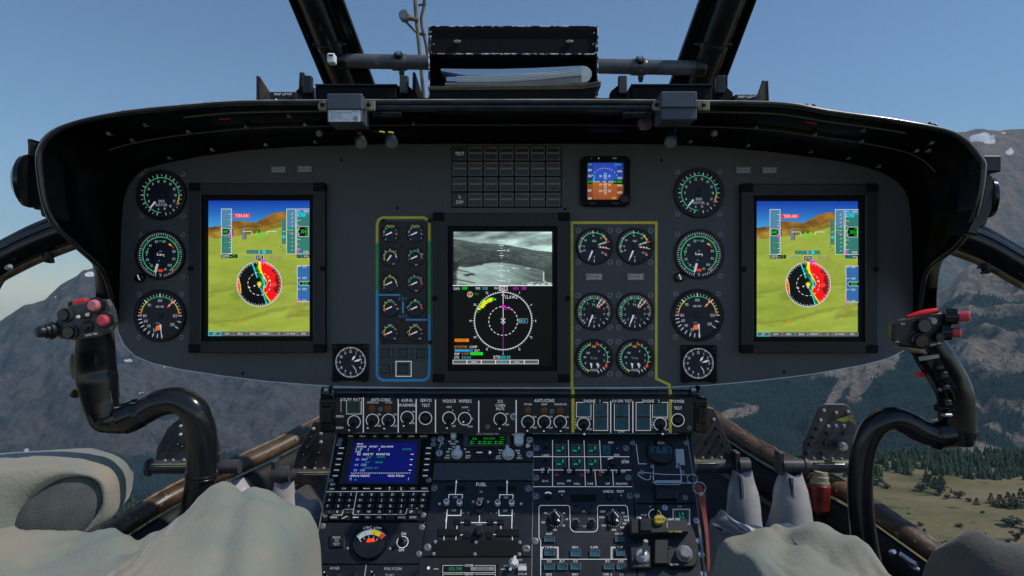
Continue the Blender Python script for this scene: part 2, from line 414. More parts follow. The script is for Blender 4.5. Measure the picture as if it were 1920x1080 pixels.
# colour band round the small-gauge cluster
b.path([(707, 455), (707, 420), (710, 412), (718, 408), (794, 408), (802, 412)], 5, 0.4, 'yellow'); b.line(805, 418, 805, 452, 5, 0.4, 'yellow')
b.line(707, 455, 707, 545, 5, 0.4, 'green_mark'); b.line(805, 452, 805, 590, 5, 0.4, 'green_mark')
b.path([(707, 545), (707, 701), (710, 709), (718, 713), (794, 713), (802, 709), (805, 701), (805, 590)], 5, 0.4, 'blue_mark')
b.path(inset([p for p in PO], .9)[PO.index((1717, 618)):PO.index((217, 598))], 1.5, .25, 'panel_edge')  # pale line paints rim light onto the bare lower edge
obj('panel_plate', b, ip)
for x, y in ((455, 700), (640, 300), (745, 390), (1060, 392), (1240, 300), (1470, 697), (250, 330), (1680, 332)):
    screw(ip, PANEL, 960, 500, x, y, 2.2, 'matte', h=0.0)

# ------------------------------------------------------------------ round gauges
def gauge(px, py, R, Rd, dial, needle, scr, label, group, knob=None, sr=4.0):
    t = thing('gauge', label, 'gauge', PANEL, px, py, group=group)
    part(t, 'bezel', lambda b: b.lathe(px, py, [(R, 0), (R, 4.5), (R-1.5, 6), (R-3, 6), (R-3.6, 4.5, 'bezel_edge'), (Rd+2, 4.5), (Rd+1, 6), (Rd, 6, 'bezel_edge'), (Rd-0.8, 2)], 'black', 48, False), PANEL, px, py)
    def dd(b): b.disc(px, py, Rd, 1.5, 'dial', 48); dial(b, px, py, Rd)
    part(t, 'dial', dd, PANEL, px, py)
    part(t, 'needle', lambda b: needle(b, px, py, Rd), PANEL, px, py)
    for x, y in scr: screw(t, PANEL, px, py, px+x, py+y, sr)
    if knob:
        x, y = px+knob[0], py+knob[1]
        def kk(b):
            b.lathe(x, y, [(9, 0), (9, 5), (8, 8), (6, 9)], 'black_gloss', 24); b.poly([(x-2.5, y-5), (x-0.5, y-6), (x+3.5, y+4), (x+1.5, y+4.5)], 9.3, 'needle')
        part(t, 'knob', kk, PANEL, px, py)
    return t
def ndl(b, px, py, a, r0, r1, w0, w1, m='needle', h=4.0):
    p, q = b.pol(px, py, r0, a), b.pol(px, py, r1, a); t = math.radians(a); nx, ny = math.cos(t), math.sin(t)
    b.poly([(p[0]-nx*w0/2, p[1]-ny*w0/2), (q[0]-nx*w1/2, q[1]-ny*w1/2), (q[0]+nx*w1/2, q[1]+ny*w1/2), (p[0]+nx*w0/2, p[1]+ny*w0/2)], h, m)
def hub(b, px, py, r=5, m='dial', h=3.5): b.lathe(px, py, [(r, 1.6), (r, h), (r*0.6, h+0.6)], m, 20)

def dial_deg(b, x, y, R):
    A = lambda v: (v-12.5)*25.714
    for i in range(12, 39): v = i/2; b.tick(x, y, R*(0.84 if i % 2 == 0 else 0.89), R*0.97, A(v), 1.5 if i % 2 == 0 else 0.9, 1.9, 'mark')
    b.arc(x, y, R*0.80, R*0.835, A(5.6), A(16.2), 1.9, 'green_arc'); b.arc(x, y, R*0.80, R*0.84, A(16.2), A(17), 1.9, 'yellow_arc'); b.tick(x, y, R*0.78, R*0.9, A(17.2), 2, 2.0, 'red_mark')
    for v in (6, 8, 9, 10, 11, 12, 13, 14, 15, 16, 17, 18, 19): p = b.pol(x, y, R*0.66, A(v)); b.text(str(v), *p, 4.6, 1.9, 'mark', sx=0.8)
    b.text('DEG', x, y+11.5, 4.6, 1.9, 'mark'); b.text('ROTOR', x, y+18.5, 4.6, 1.9, 'mark')
def needle_deg(b, x, y, R): ndl(b, x, y, -140, R*0.42, R*0.80, 3.6, 2.4); hub(b, x, y, 6)
def dial_pct(b, x, y, R):
    A = lambda v: -172+3.1*v
    for v in range(0, 109, 2): b.tick(x, y, R*(0.84 if v % 10 == 0 else 0.89), R*0.98, A(v)+6, 1.3, 1.9, 'mark')
    b.arc(x, y, R*0.775, R*0.825, A(2), A(104), 1.9, 'green_arc')
    for i in range(9): b.arc(x, y, R*0.60, R*0.64, A(4+i*7), A(8+i*7), 1.9, 'green_arc')
    for v in (10, 20, 30, 40, 50, 60, 80, 90, 100): p = b.pol(x, y, R*0.62, A(v)); b.rect(p[0]-5, p[1]-3.4, p[0]+5, p[1]+3.4, 2.0, 'dial'); b.text(str(v), *p, 4.6, 2.2, 'mark', sx=0.8)
    b.text('110', x+9, y+27, 4.2, 2.2, 'mark', sx=0.7)
    b.arc(x, y, R*0.58, R*0.66, 38, 46, 2.1, 'yellow_arc'); b.arc(x, y, R*0.6, R*0.68, 47, 52, 2.1, 'orange_mark'); b.arc(x, y, R*0.62, R*0.68, 58, 62, 2.1, 'red_mark'); b.tick(x, y, R*0.76, R*0.9, 140, 2.4, 2.1, 'red_mark')
    b.poly(rrect(x-5, y+27, x+5, y+32, 2.3), 2.5, 'red_mark'); b.text('%', x, y+37.5, 5, 2.0, 'mark'); b.text('4', x-3, y+11, 4, 2, 'mark_dim')
    b.path([(x-6, y-4), (x-6, y+0.5), (x, y-0.5), (x+6, y-0.5), (x+6, y+3.5)], 1.5, 2, 'mark'); b.disc(x, y, 1.8, 2.1, 'mark', 10); b.text('24', x, y-6.5, 3.6, 2, 'mark_dim', sl=0.3)
def needle_pct(b, x, y, R): ndl(b, x, y, 195, R*0.42, R*0.76, 4.2, 4.0); ndl(b, x, y, 195, R*0.76, R*0.84, 4.0, 0.6)
def dial_nr(b, x, y, R):
    K = [(0, 175), (20, 200), (40, 228), (60, 250), (80, 270), (90, 315), (100, 360), (110, 405), (120, 450), (130, 485)]
    def A(v): return float(np.interp(v, [k for k, _ in K], [a for _, a in K]))
    for v in (0, 10, 20, 30, 40, 50, 60, 70, 80, 90, 100, 110, 120, 125, 130): b.tick(x, y, R*0.80, R*0.97, A(v), 1.9, 1.9, 'mark')
    for v in list(range(82, 120, 2)): b.tick(x, y, R*0.86, R*0.95, A(v), 1.0, 1.9, 'mark')
    b.arc(x, y, R*0.81, R*0.845, A(82), A(91), 1.9, 'yellow_arc'); b.arc(x, y, R*0.81, R*0.84, A(91), A(108), 1.9, 'green_arc'); b.arc(x, y, R*0.81, R*0.845, A(108), A(118), 1.9, 'yellow_arc')
    for v in (81, 118.5): b.tick(x, y, R*0.78, R*0.9, A(v), 3, 2, 'red_mark')
    for v in (20, 40, 60, 80, 90, 100, 120, 130): p = b.pol(x, y, R*0.66, A(v)); b.text(str(v), *p, 5.4, 2, 'mark', sx=0.78)
    b.text('NR+NF', x, y-17, 4, 2, 'mark', sx=0.8); b.text('RPM', x-4, y+14, 2.8, 2, 'mark_dim')
    for i in range(5): ndl(b, x, y, 42, R*(0.48+i*0.085), R*(0.565+i*0.085), 3, 3, ('red_mark', 'mark')[i % 2], 2.2)
    b.disc(x-3, y+22.5, 4.8, 2.4, 'orange_mark', 20)
def needle_nr(b, x, y, R): ndl(b, x, y, 174, R*0.38, R*0.6, 3.8, 2.2); ndl(b, x, y, 174, R*0.6, R*0.98, 1.6, 1.0); hub(b, x, y, 5)
S4 = lambda a, c=None: [(-a, -(c or a)), (a, -(c or a)), (-a, (c or a)), (a, (c or a))]
GR = 'round gauges beside the tall displays'
g1 = gauge(304, 366, 47, 40, dial_deg, needle_deg, S4(39.5), 'round DEG ROTOR gauge, topmost in column left of the left tall display', GR)
g2 = gauge(302, 478, 46.5, 42, dial_pct, needle_pct, [(-39.5, -38), (41, -38), (41, 41)], 'percent torque gauge with red pill mark, mid column left of the left tall display', GR, (-37.5, 43))
g3 = gauge(301, 592, 49, 43, dial_nr, needle_nr, S4(40), 'NR NF rotor speed gauge with orange spot, lowest beside the left tall display', GR)
dup(g1, PANEL.hit(1310, 362), 'round DEG ROTOR gauge, topmost in the column left of the right tall display')
dup(g2, PANEL.hit(1310, 477), 'percent torque gauge with red pill mark, mid column left of the right tall display')
dup(g3, PANEL.hit(1307, 591), 'round NR and NF rotor speed gauge with an orange spot, above the right clock')

# engine gauges inside the yellow line
def dial_ng(b, x, y, R):
    K = [(0, 180), (60, 248), (70, 270), (80, 305), (90, 355), (95, 400), (100, 432), (105, 487)]
    A = lambda v: float(np.interp(v, [k for k, _ in K], [a for _, a in K]))
    for v in list(range(62, 102, 2)): b.tick(x, y, R*0.87, R*0.97, A(v), 0.9, 1.9, 'mark')
    for v in (0, 20, 60, 70, 80, 90, 95, 100, 102.5, 105): b.tick(x, y, R*0.80, R*0.97, A(v), 1.4, 1.9, 'mark')
    b.arc(x, y, R*0.82, R*0.87, A(70), A(95), 1.9, 'green_arc'); b.arc(x, y, R*0.82, R*0.88, A(95), A(99), 1.9, 'yellow_arc'); b.tick(x, y, R*0.8, R*0.95, A(100), 2, 2, 'red_mark'); b.tick(x, y, R*0.8, R*0.95, A(104.5), 2, 2, 'red_mark')
    for v in (0, 60, 70, 80, 90, 95, 100, 105): p = b.pol(x, y, R*0.66, A(v)); b.text(str(v), *p, 3.4, 1.9, 'mark', sx=0.75)
    b.text('NG', x, y-10, 4, 1.9, 'mark')
    for i in range(6): ndl(b, x, y, 70, R*(0.25+i*0.09), R*(0.34+i*0.09), 2.8, 2.8, ('green_arc', 'mark')[i % 2], 2.2); ndl(b, x, y, 97, R*(0.25+i*0.09), R*(0.34+i*0.09), 2.8, 2.8, ('red_mark', 'mark')[i % 2], 2.2)
def needle_ng(b, x, y, R): ndl(b, x, y, 203, R*0.3, R*0.72, 3.2, 2.6); ndl(b, x, y, 203, R*0.72, R*0.9, 2.6, 0.6); hub(b, x, y, 5, 'black')
def dial_t4(b, x, y, R):
    for i in range(37):
        a = 230+i*7.2
        if a < 472: b.tick(x, y, R*(0.78 if i % 4 == 0 else 0.86), R*0.97, a, 1.5 if i % 4 == 0 else 0.9, 1.9, 'mark')
    for a in (120, 140, 160, 180, 200, 220): b.tick(x, y, R*0.82, R*0.97, a, 1.6, 1.9, 'mark')
    b.arc(x, y, R*0.77, R*0.815, 250, 385, 1.9, 'green_arc'); b.tick(x, y, R*0.7, R*0.95, 33, 2, 2, 'red_mark'); b.tick(x, y, R*0.7, R*0.95, 47, 2, 2, 'red_mark')
    for t, a in (('3', 222), ('4', 252), ('5', 285), ('6', 322), ('7', 360), ('8', 392), ('9', 76), ('0', 104), ('1', 142), ('2', 180)): p = b.pol(x, y, R*0.62, a); b.text(t, *p, 3.8, 1.9, 'mark', sx=0.8)
    b.text('T4', x-1, y-12.5, 4, 1.9, 'mark'); b.text('x100', x, y+12, 3, 1.9, 'mark_dim')
    for i in range(6): ndl(b, x, y, 30, R*(0.3+i*0.09), R*(0.39+i*0.09), 2.8, 2.8, ('green_arc', 'mark')[i % 2], 2.2); ndl(b, x, y, 47, R*(0.3+i*0.09), R*(0.39+i*0.09), 2.8, 2.8, ('red_mark', 'mark')[i % 2], 2.2)
def needle_t4(b, x, y, R): ndl(b, x, y, 202, R*0.22, R*0.66, 3.2, 2.4); ndl(b, x, y, 202, R*0.66, R*0.85, 2.4, 0.6); hub(b, x, y, 5, 'black')
def dial_oil(b, x, y, R):
    for i in range(15): b.tick(x, y, R*0.84, R*0.96, 205+i*10, 1.0, 1.9, 'mark')
    for i in range(7): b.tick(x, y, R*0.82, R*0.96, 10+i*19, 1.3, 1.9, 'mark')
    b.arc(x, y, R*0.80, R*0.845, 215, 335, 1.9, 'green_arc'); b.arc(x, y, R*0.80, R*0.85, 200, 214, 1.9, 'yellow_arc'); b.arc(x, y, R*0.80, R*0.85, 336, 345, 1.9, 'yellow_arc')
    b.arc(x, y, R*0.80, R*0.845, 25, 115, 1.9, 'green_arc'); b.arc(x, y, R*0.8, R*0.9, 8, 22, 2, 'red_mark'); b.arc(x, y, R*0.8, R*0.92, 116, 130, 2, 'red_mark')
    for a in (137, 150, 163): b.tick(x, y, R*0.78, R*0.96, a, 1.8, 2, 'mark')
    b.text('OIL', x, y-21.5, 4.2, 1.9, 'yellow_arc'); b.text('HUILE', x, y+22.5, 4.2, 1.9, 'mark', sx=0.8); b.text('°C bar', x-0.5, y, 4, 1.9, 'mark_dim', sx=0.8)
    for t, dx, dy in (('100', -11, -9.5), ('50', -17, -1.5), ('0', -16, 9.5), ('6', 9, -13), ('4', 19, -5.5), ('2', 19, 5), ('0', 10, 14)): b.text(t, x+dx, y+dy, 4, 1.9, 'mark', sx=0.8)
def needle_oil(b, x, y, R):
    b.poly([(x-8, y+9), (x-3.5, y+10), (x-4.5, y+19), (x-5.5, y+19)], 4, 'needle'); b.poly([(x+3.5, y+10), (x+8, y+9), (x+8.5, y+19), (x+7.5, y+19)], 4, 'needle')
GE = 'engine gauges inside the yellow line'
e = [gauge(1114, 462, 34.5, 30, dial_ng, needle_ng, S4(30), 'round NG speed gauge with green and red striped pointers above the POWER 1 light', GE, sr=4.4),
     gauge(1113.6, 584, 35.5, 31, dial_t4, needle_t4, S4(30), 'round T4 temperature gauge with striped pointers below the POWER 1 light', GE, sr=4.4),
     gauge(1113.6, 671, 35.5, 31, dial_oil, needle_oil, S4(30), 'round OIL HUILE gauge, lowest under the POWER 1 light next to the centre display', GE, sr=4.4)]
for q, y, l in zip(e, (462, 584, 671), ('round NG speed gauge with green and red striped pointers above the POWER 2 light', 'round T4 temperature gauge with striped pointers below the POWER 2 light', 'round OIL HUILE gauge, lowest under the POWER 2 light next to the yellow line')):
    dup(q, PANEL.hit(1190, y), l)

# clocks
def clock(px, py, label):
    t = thing('clock', label, 'clock', PANEL, px, py, group='cockpit clocks')
    def bz(b):
        o = inset([(px-34, py-35), (px+34, py-35), (px+34, py+35), (px-34, py+35)], 0); n = 32
        sq = []
        for i in range(n):
            a = 2*PI*i/n+PI/4; c, s_ = math.cos(a), math.sin(a); k = 33/max(abs(c), abs(s_)); sq.append((px+c*k, py+s_*k*1.03))
        b.frame(sq, [(px+30.5*math.cos(2*PI*i/n+PI/4), py+30.5*math.sin(2*PI*i/n+PI/4)) for i in range(n)], 0, 7, 1, 'matte', 0.8, 'black')
        for dx, dy in ((-26, 29), (26, 29)): b.lathe(px+dx, py+dy, [(7.5, 6), (7.5, 9), (6, 10)], 'matte', 18)
    part(t, 'bezel', bz, PANEL, px, py)
    def dl(b):
        b.disc(px, py, 30.5, 1.5, 'dial', 40)
        for i in range(60): b.tick(px, py, 25.8 if i % 5 else 24.6, 28, i*6, 0.6 if i % 5 else 1.5, 1.9, 'mark')
        b.arc(px, py, 27.6, 28.3, 0, 360, 1.95, 'mark')
        for h in range(1, 13): q = b.pol(px, py, 20, h*30); b.text(str(h), *q, 5, 1.9, 'mark', sx=0.85)
    part(t, 'dial', dl, PANEL, px, py)
    def hand(a, l, w):
        def f(b):
            p, q, c, d = b.pol(px, py, l*0.25, a), b.pol(px, py, l*0.65, a-w), b.pol(px, py, l, a), b.pol(px, py, l*0.65, a+w); b.poly([p, q, c, d], 3, 'needle')
        return f
    part(t, 'needle', hand(35, 16, 12), PANEL, px, py); part(t, 'needle', hand(75, 22, 8), PANEL, px, py); part(t, 'needle', hand(145, 20, 3), PANEL, px, py)
    for dx, dy in ((-28, -29), (28, -29), (30, -20)): screw(t, PANEL, px, py, px+dx, py+dy, 2.6, 'black', h=6.8)
    return t
ck = clock(658, 679, 'square black clock between the left tall display and the blue-edged cluster')
dup(ck, PANEL.hit(1309, 681), 'square black clock below the right column of round gauges')

# small lights and push buttons on the panel
def light(px, py, w, h, txt, m, label, group):
    t = thing('warning_light', label, 'warning light', PANEL, px, py, group=group)
    part(t, 'housing', lambda b: b.frame([(px-w/2, py-h/2), (px+w/2, py-h/2), (px+w/2, py+h/2), (px-w/2, py+h/2)], [(px-w/2+3, py-h/2+2.5), (px+w/2-2, py-h/2+2.5), (px+w/2-2, py+h/2-2.5), (px-w/2+3, py+h/2-2.5)], 0, 3.5, 2, 'dull_steel', 0.6), PANEL, px, py)
    def ln(b): b.rect(px-w/2+3, py-h/2+2.5, px+w/2-2, py+h/2-2.5, 2.5, m); b.text(txt, px+0.5, py, h*0.36, 2.8, 'ink', sx=0.8)
    part(t, 'lens', ln, PANEL, px, py)
for x, y, t_, w in ((523, 318.5, 'ALARM', 'ALARM light beside WARNING, above the left tall display'), (572, 317.5, 'WARNING', 'WARNING light nearer the middle, above the left tall display'),
                 (1393, 319.5, 'WARNING', 'WARNING light nearer the middle, above the right tall display'), (1442, 319.5, 'ALARM', 'ALARM light beside WARNING, above the right tall display')):
    light(x, y, 28, 13, t_, 'lamp_glass_grey', 'small grey '+w, 'alarm and warning lights')
light(1113.5, 519, 33, 14.5, 'POWER 1', 'lamp_glass', 'small pinkish POWER 1 light under the first NG gauge', 'power lights')
light(1191.5, 519, 33, 14.5, 'POWER 2', 'lamp_glass', 'small pinkish POWER 2 light under the second NG gauge', 'power lights')
def pbutton(x0, y0, x1, y1, label, boxed=False):
    cx, cy = (x0+x1)/2, (y0+y1)/2
    t = thing('push_button', label, 'button', PANEL, cx, cy, group='square buttons under the small gauges')
    def ho(b):
        b.frame([(x0, y0), (x1, y0), (x1, y1), (x0, y1)], [(x0+3, y0+2.5), (x1-3, y0+2.5), (x1-3, y1-2.5), (x0+3, y1-2.5)], 0, 5, 3, 'black', 1.0, 'dull_steel')
        if boxed: b.path([(x0-2, y0-2.5), (x1+2, y0-2.5), (x1+2, y1+2.5), (x0-2, y1+2.5)], 1.6, 0.5, 'mark', True)
    part(t, 'housing', ho, PANEL, cx, cy)
    part(t, 'cap', lambda b: b.prism([(x0+3.5, y0+3), (x1-3.5, y0+3), (x1-3.5, y1-3), (x0+3.5, y1-3)], 2, 4.2, 'dark_green', 1), PANEL, cx, cy)
for q in ((711.5, 651, 736, 674, 'dark square button at the blue line end of the upper row'), (744.5, 651, 769, 674, 'dark square button in the middle of the upper row under the small gauges'), (777.5, 651, 801, 674, 'dark square button at the end of the upper row next to the centre display'),
          (711.5, 680, 736, 703, 'dark square button without frame in the lower row under the small gauges')): pbutton(*q)
pbutton(744.5, 680, 769, 703, 'dark square button with a white outline in the lower row', True)

# ------------------------------------------------------------------ cluster of ten small gauges
CX, CY = 756.5, 530
cl = thing('gauge_cluster', 'tall black cluster plate with ten small fuel and hydraulic gauges', 'gauge cluster', PANEL, CX, CY)
def cp(b):
    b.prism(rrect(713, 416, 801, 645, 8), 0, 2.5, 'dial_dark', 0.8)
    b.line(708, 553, 751, 553, 3, 2.9, 'blue_mark'); b.line(761, 599.5, 802, 599.5, 3, 2.9, 'blue_mark'); b.line(756, 566, 756, 587, 3.6, 2.9, 'blue_mark')
    b.text('S BY', 756, 560, 5.2, 2.9, 'blue_mark', sx=1.0); b.text('T', 752.5, 558.5, 3, 2.9, 'blue_mark'); b.text('AUX', 756, 593, 4.8, 2.9, 'blue_mark', sx=1.0)
part(cl, 'cover_plate', cp, PANEL, CX, CY)
def mini(x, y, title, tm, na, kind, nums):
    def f(b):
        b.lathe(x, y, [(18, 2.5), (18, 3.6), (17, 4.2), (16.6, 4.2), (16.2, 3.2)], 'black', 28, False); b.disc(x, y, 16.4, 3.2, 'dial', 28)
        arcs = {'fuel': [(-85, 20, 'green_arc')], 'vol': [(-120, -40, 'yellow_arc'), (-40, 0, 'green_arc'), (0, 80, 'yellow_arc')], 'amp': [(-90, 60, 'green_arc'), (60, 80, 'red_mark')], 'hyd': [(-125, -20, 'yellow_arc'), (-20, 55, 'green_arc')]}[kind]
        for a0, a1, m in arcs: b.arc(x, y, 10.7, 11.5, a0, a1, 3.6, m)
        for a in ((-85, 95) if kind == 'fuel' else (-120, 62) if kind == 'hyd' else (85,)): q = b.pol(x, y, 11.5, a); b.disc(*q, 1.5, 3.7, 'red_mark' if kind != 'vol' else 'mark', 8)
        for i in range(7): b.tick(x, y, 11.6, 13.6, -110+i*35, 0.8, 3.6, 'mark')
        if title: b.text(title, x, y-14, 2.6, 3.6, tm, sx=0.8)
        for (t, a) in nums: q = b.pol(x, y, 14.6, a); b.text(t, *q, 2.8, 3.6, 'mark', sx=0.8)
        b.disc(x, y, 4, 4.0, 'black', 16)
    o = part(cl, 'gauge', f, PANEL, CX, CY)
    def nf(b): ndl(b, x, y, na, -4, 9, 2.7, 1.7, 'needle', 4.6)
    part(o, 'needle', nf, PANEL, CX, CY)
for x in (732, 779):
    mini(x, 437.5, 'FUEL CAPQ', 'yellow_arc', 245, 'fuel', [('0', 215), ('4', 130)])
    mini(x, 623, 'HYDR', 'mark', 245, 'hyd', [('0', -90), ('5', -45), ('bar', 140)])
mini(732, 482, '', 'mark', 215, 'vol', [('4', -40), ('6', 0), ('8', 45), ('bar', 150)]); mini(779, 482, '', 'mark', 245, 'amp', [('5', -40), ('10', 20), ('15', 70), ('bar', 170)])
mini(732, 530.5, 'OIL', 'yellow_arc', 245, 'vol', [('0', 230), ('8', 110)]); mini(779, 530.5, '', 'mark', 245, 'amp', [('1', -60), ('2', -10), ('4', 50), ('bar', 170)])
mini(732, 576.5, 'HYDR', 'mark', 245, 'hyd', [('5', -45), ('20', 100)]); mini(779, 576.5, 'OIL', 'yellow_arc', 245, 'amp', [('0', -90), ('L', 5)])
for x, y in ((719, 414.5), (806, 414), (719, 642), (806, 642), (755, 462), (755, 601)): screw(cl, PANEL, CX, CY, x, y, 3.4, 'black', h=2.0)

# ------------------------------------------------------------------ annunciator panel
AX, AY = 950, 332
an = thing('annunciator_panel', 'black grid of twenty-eight unlit caption tiles with TEST and DIM keys', 'annunciator panel', PANEL, AX, AY)
part(an, 'backplate', lambda b: b.prism([(847, 274), (1053, 274), (1053, 389.5), (847, 389.5)], 0, 2, 'matte', 1), PANEL, AX, AY)
def tile(x0, y0, x1, y1, txt=None):
    def f(b):
        if txt: b.frame([(x0, y0), (x1, y0), (x1, y1), (x0, y1)], [(x0+2, y0+2), (x1-2, y0+2), (x1-2, y1-2), (x0+2, y1-2)], 2, 5, 3, 'black', 0.6, 'dull_steel')
        else: b.frame([(x0, y0), (x1, y0), (x1, y1), (x0, y1)], [(x0+2, y0+2), (x1-2, y0+2), (x1-2, y1-2), (x0+2, y1-2)], 2, 5, 3, 'tile_rim', 0.6)
        b.rect(x0+2, y0+2, x1-2, y1-2, 3.4, 'tile')
        if txt:
            for i, t in enumerate(txt): b.text(t, (x0+x1)/2, (y0+y1)/2+(0 if len(txt) == 1 else (-4.5+9*i)), 6.2, 3.8, 'mark_dim', sx=0.8)
        else: b.rect(x0+2, (y0+y1)/2-2.6, x1-2, (y0+y1)/2+0.8, 3.8, 'tile_band'); b.rect(x0+2, y0+2, x1-2, y0+3, 3.8, 'tile_rim')
    part(an, 'caption_tile', f, PANEL, AX, AY)
for r in range(4):
    for c in range(7):
        x = 849+c*29.2; y = 276+r*28.7
        tile(x, y, x+26.4, y+25.6, ['TEST'] if (r, c) == (0, 0) else ['%', 'DIM'] if (r, c) == (3, 0) else None)

# ------------------------------------------------------------------ screens
def fbm(x, y, seed=0, oct=5):
    rng = np.random.default_rng(seed); T = rng.random((64, 64)); out = np.zeros_like(x, dtype=float); a = 0.5; f = 1.0
    for _ in range(oct):
        xi = np.floor(x*f).astype(int); yi = np.floor(y*f).astype(int); fx = x*f-xi; fy = y*f-yi
        fx = fx*fx*(3-2*fx); fy = fy*fy*(3-2*fy)
        g = lambda i, j: T[(yi+j) % 64, (xi+i) % 64]
        out += a*((g(0, 0)*(1-fx)+g(1, 0)*fx)*(1-fy)+(g(0, 1)*(1-fx)+g(1, 1)*fx)*fy); a *= 0.5; f *= 2.03
    return out
def image_mesh(pl, rx, ry, x0, y0, x1, y1, h, rgb):
    """a flat picture of emissive cells: rgb is rows x columns x 3, sRGB 0..255"""
    R, C, _ = rgb.shape; b = MB(pl, rx, ry)
    c = np.clip(rgb, 0, 255)/255; c = np.where(c <= 0.04045, c/12.92, ((c+0.055)/1.055)**2.4)
    P00, P10, P01 = (np.array(b.m(*q, h)) for q in ((x0, y0), (x1, y0), (x0, y1)))
    u = np.linspace(0, 1, C+1); v = np.linspace(0, 1, R+1); U, V = np.meshgrid(u, v)
    co = P00+U[..., None]*(P10-P00)+V[..., None]*(P01-P00)
    idx = np.arange((R+1)*(C+1)).reshape(R+1, C+1)
    fs = np.stack([idx[1:, :-1], idx[1:, 1:], idx[:-1, 1:], idx[:-1, :-1]], -1).reshape(-1, 4)
    me = fast_mesh('screen_image', co.reshape(-1, 3), fs)
    a = me.color_attributes.new('Col', 'FLOAT_COLOR', 'CORNER'); col = np.ones((R*C, 4, 4), np.float32); col[:, :, :3] = c.reshape(-1, 1, 3); a.data.foreach_set('color', col.ravel())
    me.materials.append(MATS['screen_image']); return me
def fast_mesh(name, co, fs):
    co = np.asarray(co, np.float32); fs = np.asarray(fs, np.int32); n = fs.shape[1]
    me = bpy.data.meshes.new(name); me.vertices.add(len(co)); me.vertices.foreach_set('co', co.ravel())
    me.loops.add(fs.size); me.loops.foreach_set('vertex_index', fs.ravel()); me.polygons.add(len(fs))
    me.polygons.foreach_set('loop_start', np.arange(0, fs.size, n, dtype=np.int32)); me.update(calc_edges=True); return me
def pfd_image():
    Wn, Hn = 126, 168; x, y = np.meshgrid((np.arange(Wn)+.5)/Wn, (np.arange(Hn)+.5)/Hn)
    I = lambda xs, ys: np.interp(x, [(a-50)/705 for a in xs], [(b-65)/937 for b in ys])
    sky = np.stack([15+50*y/0.2, 60+95*y/0.2, 165+45*y/0.2], -1)
    h1 = I((50, 150, 210, 260, 330, 380, 420, 470, 520, 560, 620, 680, 755), (252, 236, 208, 203, 212, 215, 196, 165, 147, 143, 150, 160, 176))
    h2 = I((50, 150, 250, 330, 420, 560, 640, 755), (296, 270, 262, 245, 250, 205, 178, 172)); h3 = I((50, 200, 330, 450, 560, 680, 755), (330, 318, 298, 280, 245, 232, 225))
    n1 = fbm(x*7+y*9, y*22-x*6, 3); n2 = fbm(x*3, y*16+x*2, 5); n3 = fbm(x*14, y*40, 8)
    far = np.stack([105+150*(n1-.35), 70+120*(n1-.35), 18+60*(n1-.35)], -1); mid = np.stack([128+140*(n1-.4), 108+120*(n1-.4), 30+60*(n1-.4)], -1)
    gr = np.stack([150+46*(n2-.5)+12*(n3-.5), 167+42*(n2-.5)+12*(n3-.5), 62+26*(n2-.5)], -1)
    dark = np.clip((np.sin(y*26+x*2+n2*6)-0.55)*1.6, 0, 1)*np.clip((y-.4)*3, 0, 1); gr = gr*(1-0.20*dark[..., None])
    img = np.where((y < h1)[..., None], sky, np.where((y < h2)[..., None], far, np.where((y < h3)[..., None], mid, gr)))
    return img
def cam_image():
    Wn, Hn = 220, 120; x, y = np.meshgrid((np.arange(Wn)+.5)/Wn, (np.arange(Hn)+.5)/Hn)
    n = fbm(x*8, y*10, 2)-.48; nf = fbm(x*34, y*60, 4)-.48; cl = fbm(x*5, y*10+x*2, 9)-.48; st = fbm(x*6+y*6, y*50-x*24, 12)-.48
    hor = 0.13+0.24*x+0.015*np.sin(x*9)+.02*n
    sky = 150+230*cl+60*x-140*np.clip(.35-x, 0, 1)*(y < .1)
    dep = np.clip((y-hor)/.45, 0, 1); land = 92-42*dep+60*n+70*st*(1-dep)+260*np.clip(nf-.13, 0, 1)*(dep > .25)
    shore = .615+.03*np.sin(x*7+1)+.05*n-.02*(x > .3)+.16*np.clip(x-.42, 0, 1)
    right = np.clip((x-.45)/.35, 0, 1); lake = (178-70*right)+70*st+30*n-40*np.clip(y-.8, 0, 1)
    a = np.clip((y-shore)*60, 0, 1)*np.clip((.93-x)*40, 0, 1)*np.clip((x-.02-.25*np.clip(.72-y, 0, 1))*40, 0, 1)
    v = land*(1-a)+lake*a; v = np.where(y < hor, sky, v)
    isl = np.exp(-((x-.16)/.055)**4-((y-.80-.01*np.sin(x*60))/.022)**4); v = v*(1-isl)+42*isl
    for sx, sy, ln, w in ((0, .70, .16, .012), (.0, .88, .22, .01), (.05, .97, .2, .012)): v = np.where((np.abs(y-(sy+.35*(x-sx))) < w) & (x > sx) & (x < sx+ln), v*.45, v)
    v = np.where((np.abs(x-.908-.01*y) < .006) & (y > .74), 200, v); b = (y > .93-.12*np.clip(.78-x, 0, .1)+.05*(x-.7)) & (x > .68); v = np.where(b, 150+380*nf, v)
    v = np.where((y > .66+.1*(x-.6)) & (y < .70+.06*(x-.6)) & (x > .55) & (x < .78), 150+300*nf, v); v = np.clip((v-100)*.95+104, 14, 240)
    return np.stack([v*0.86, v*1.0, v*0.96], -1)
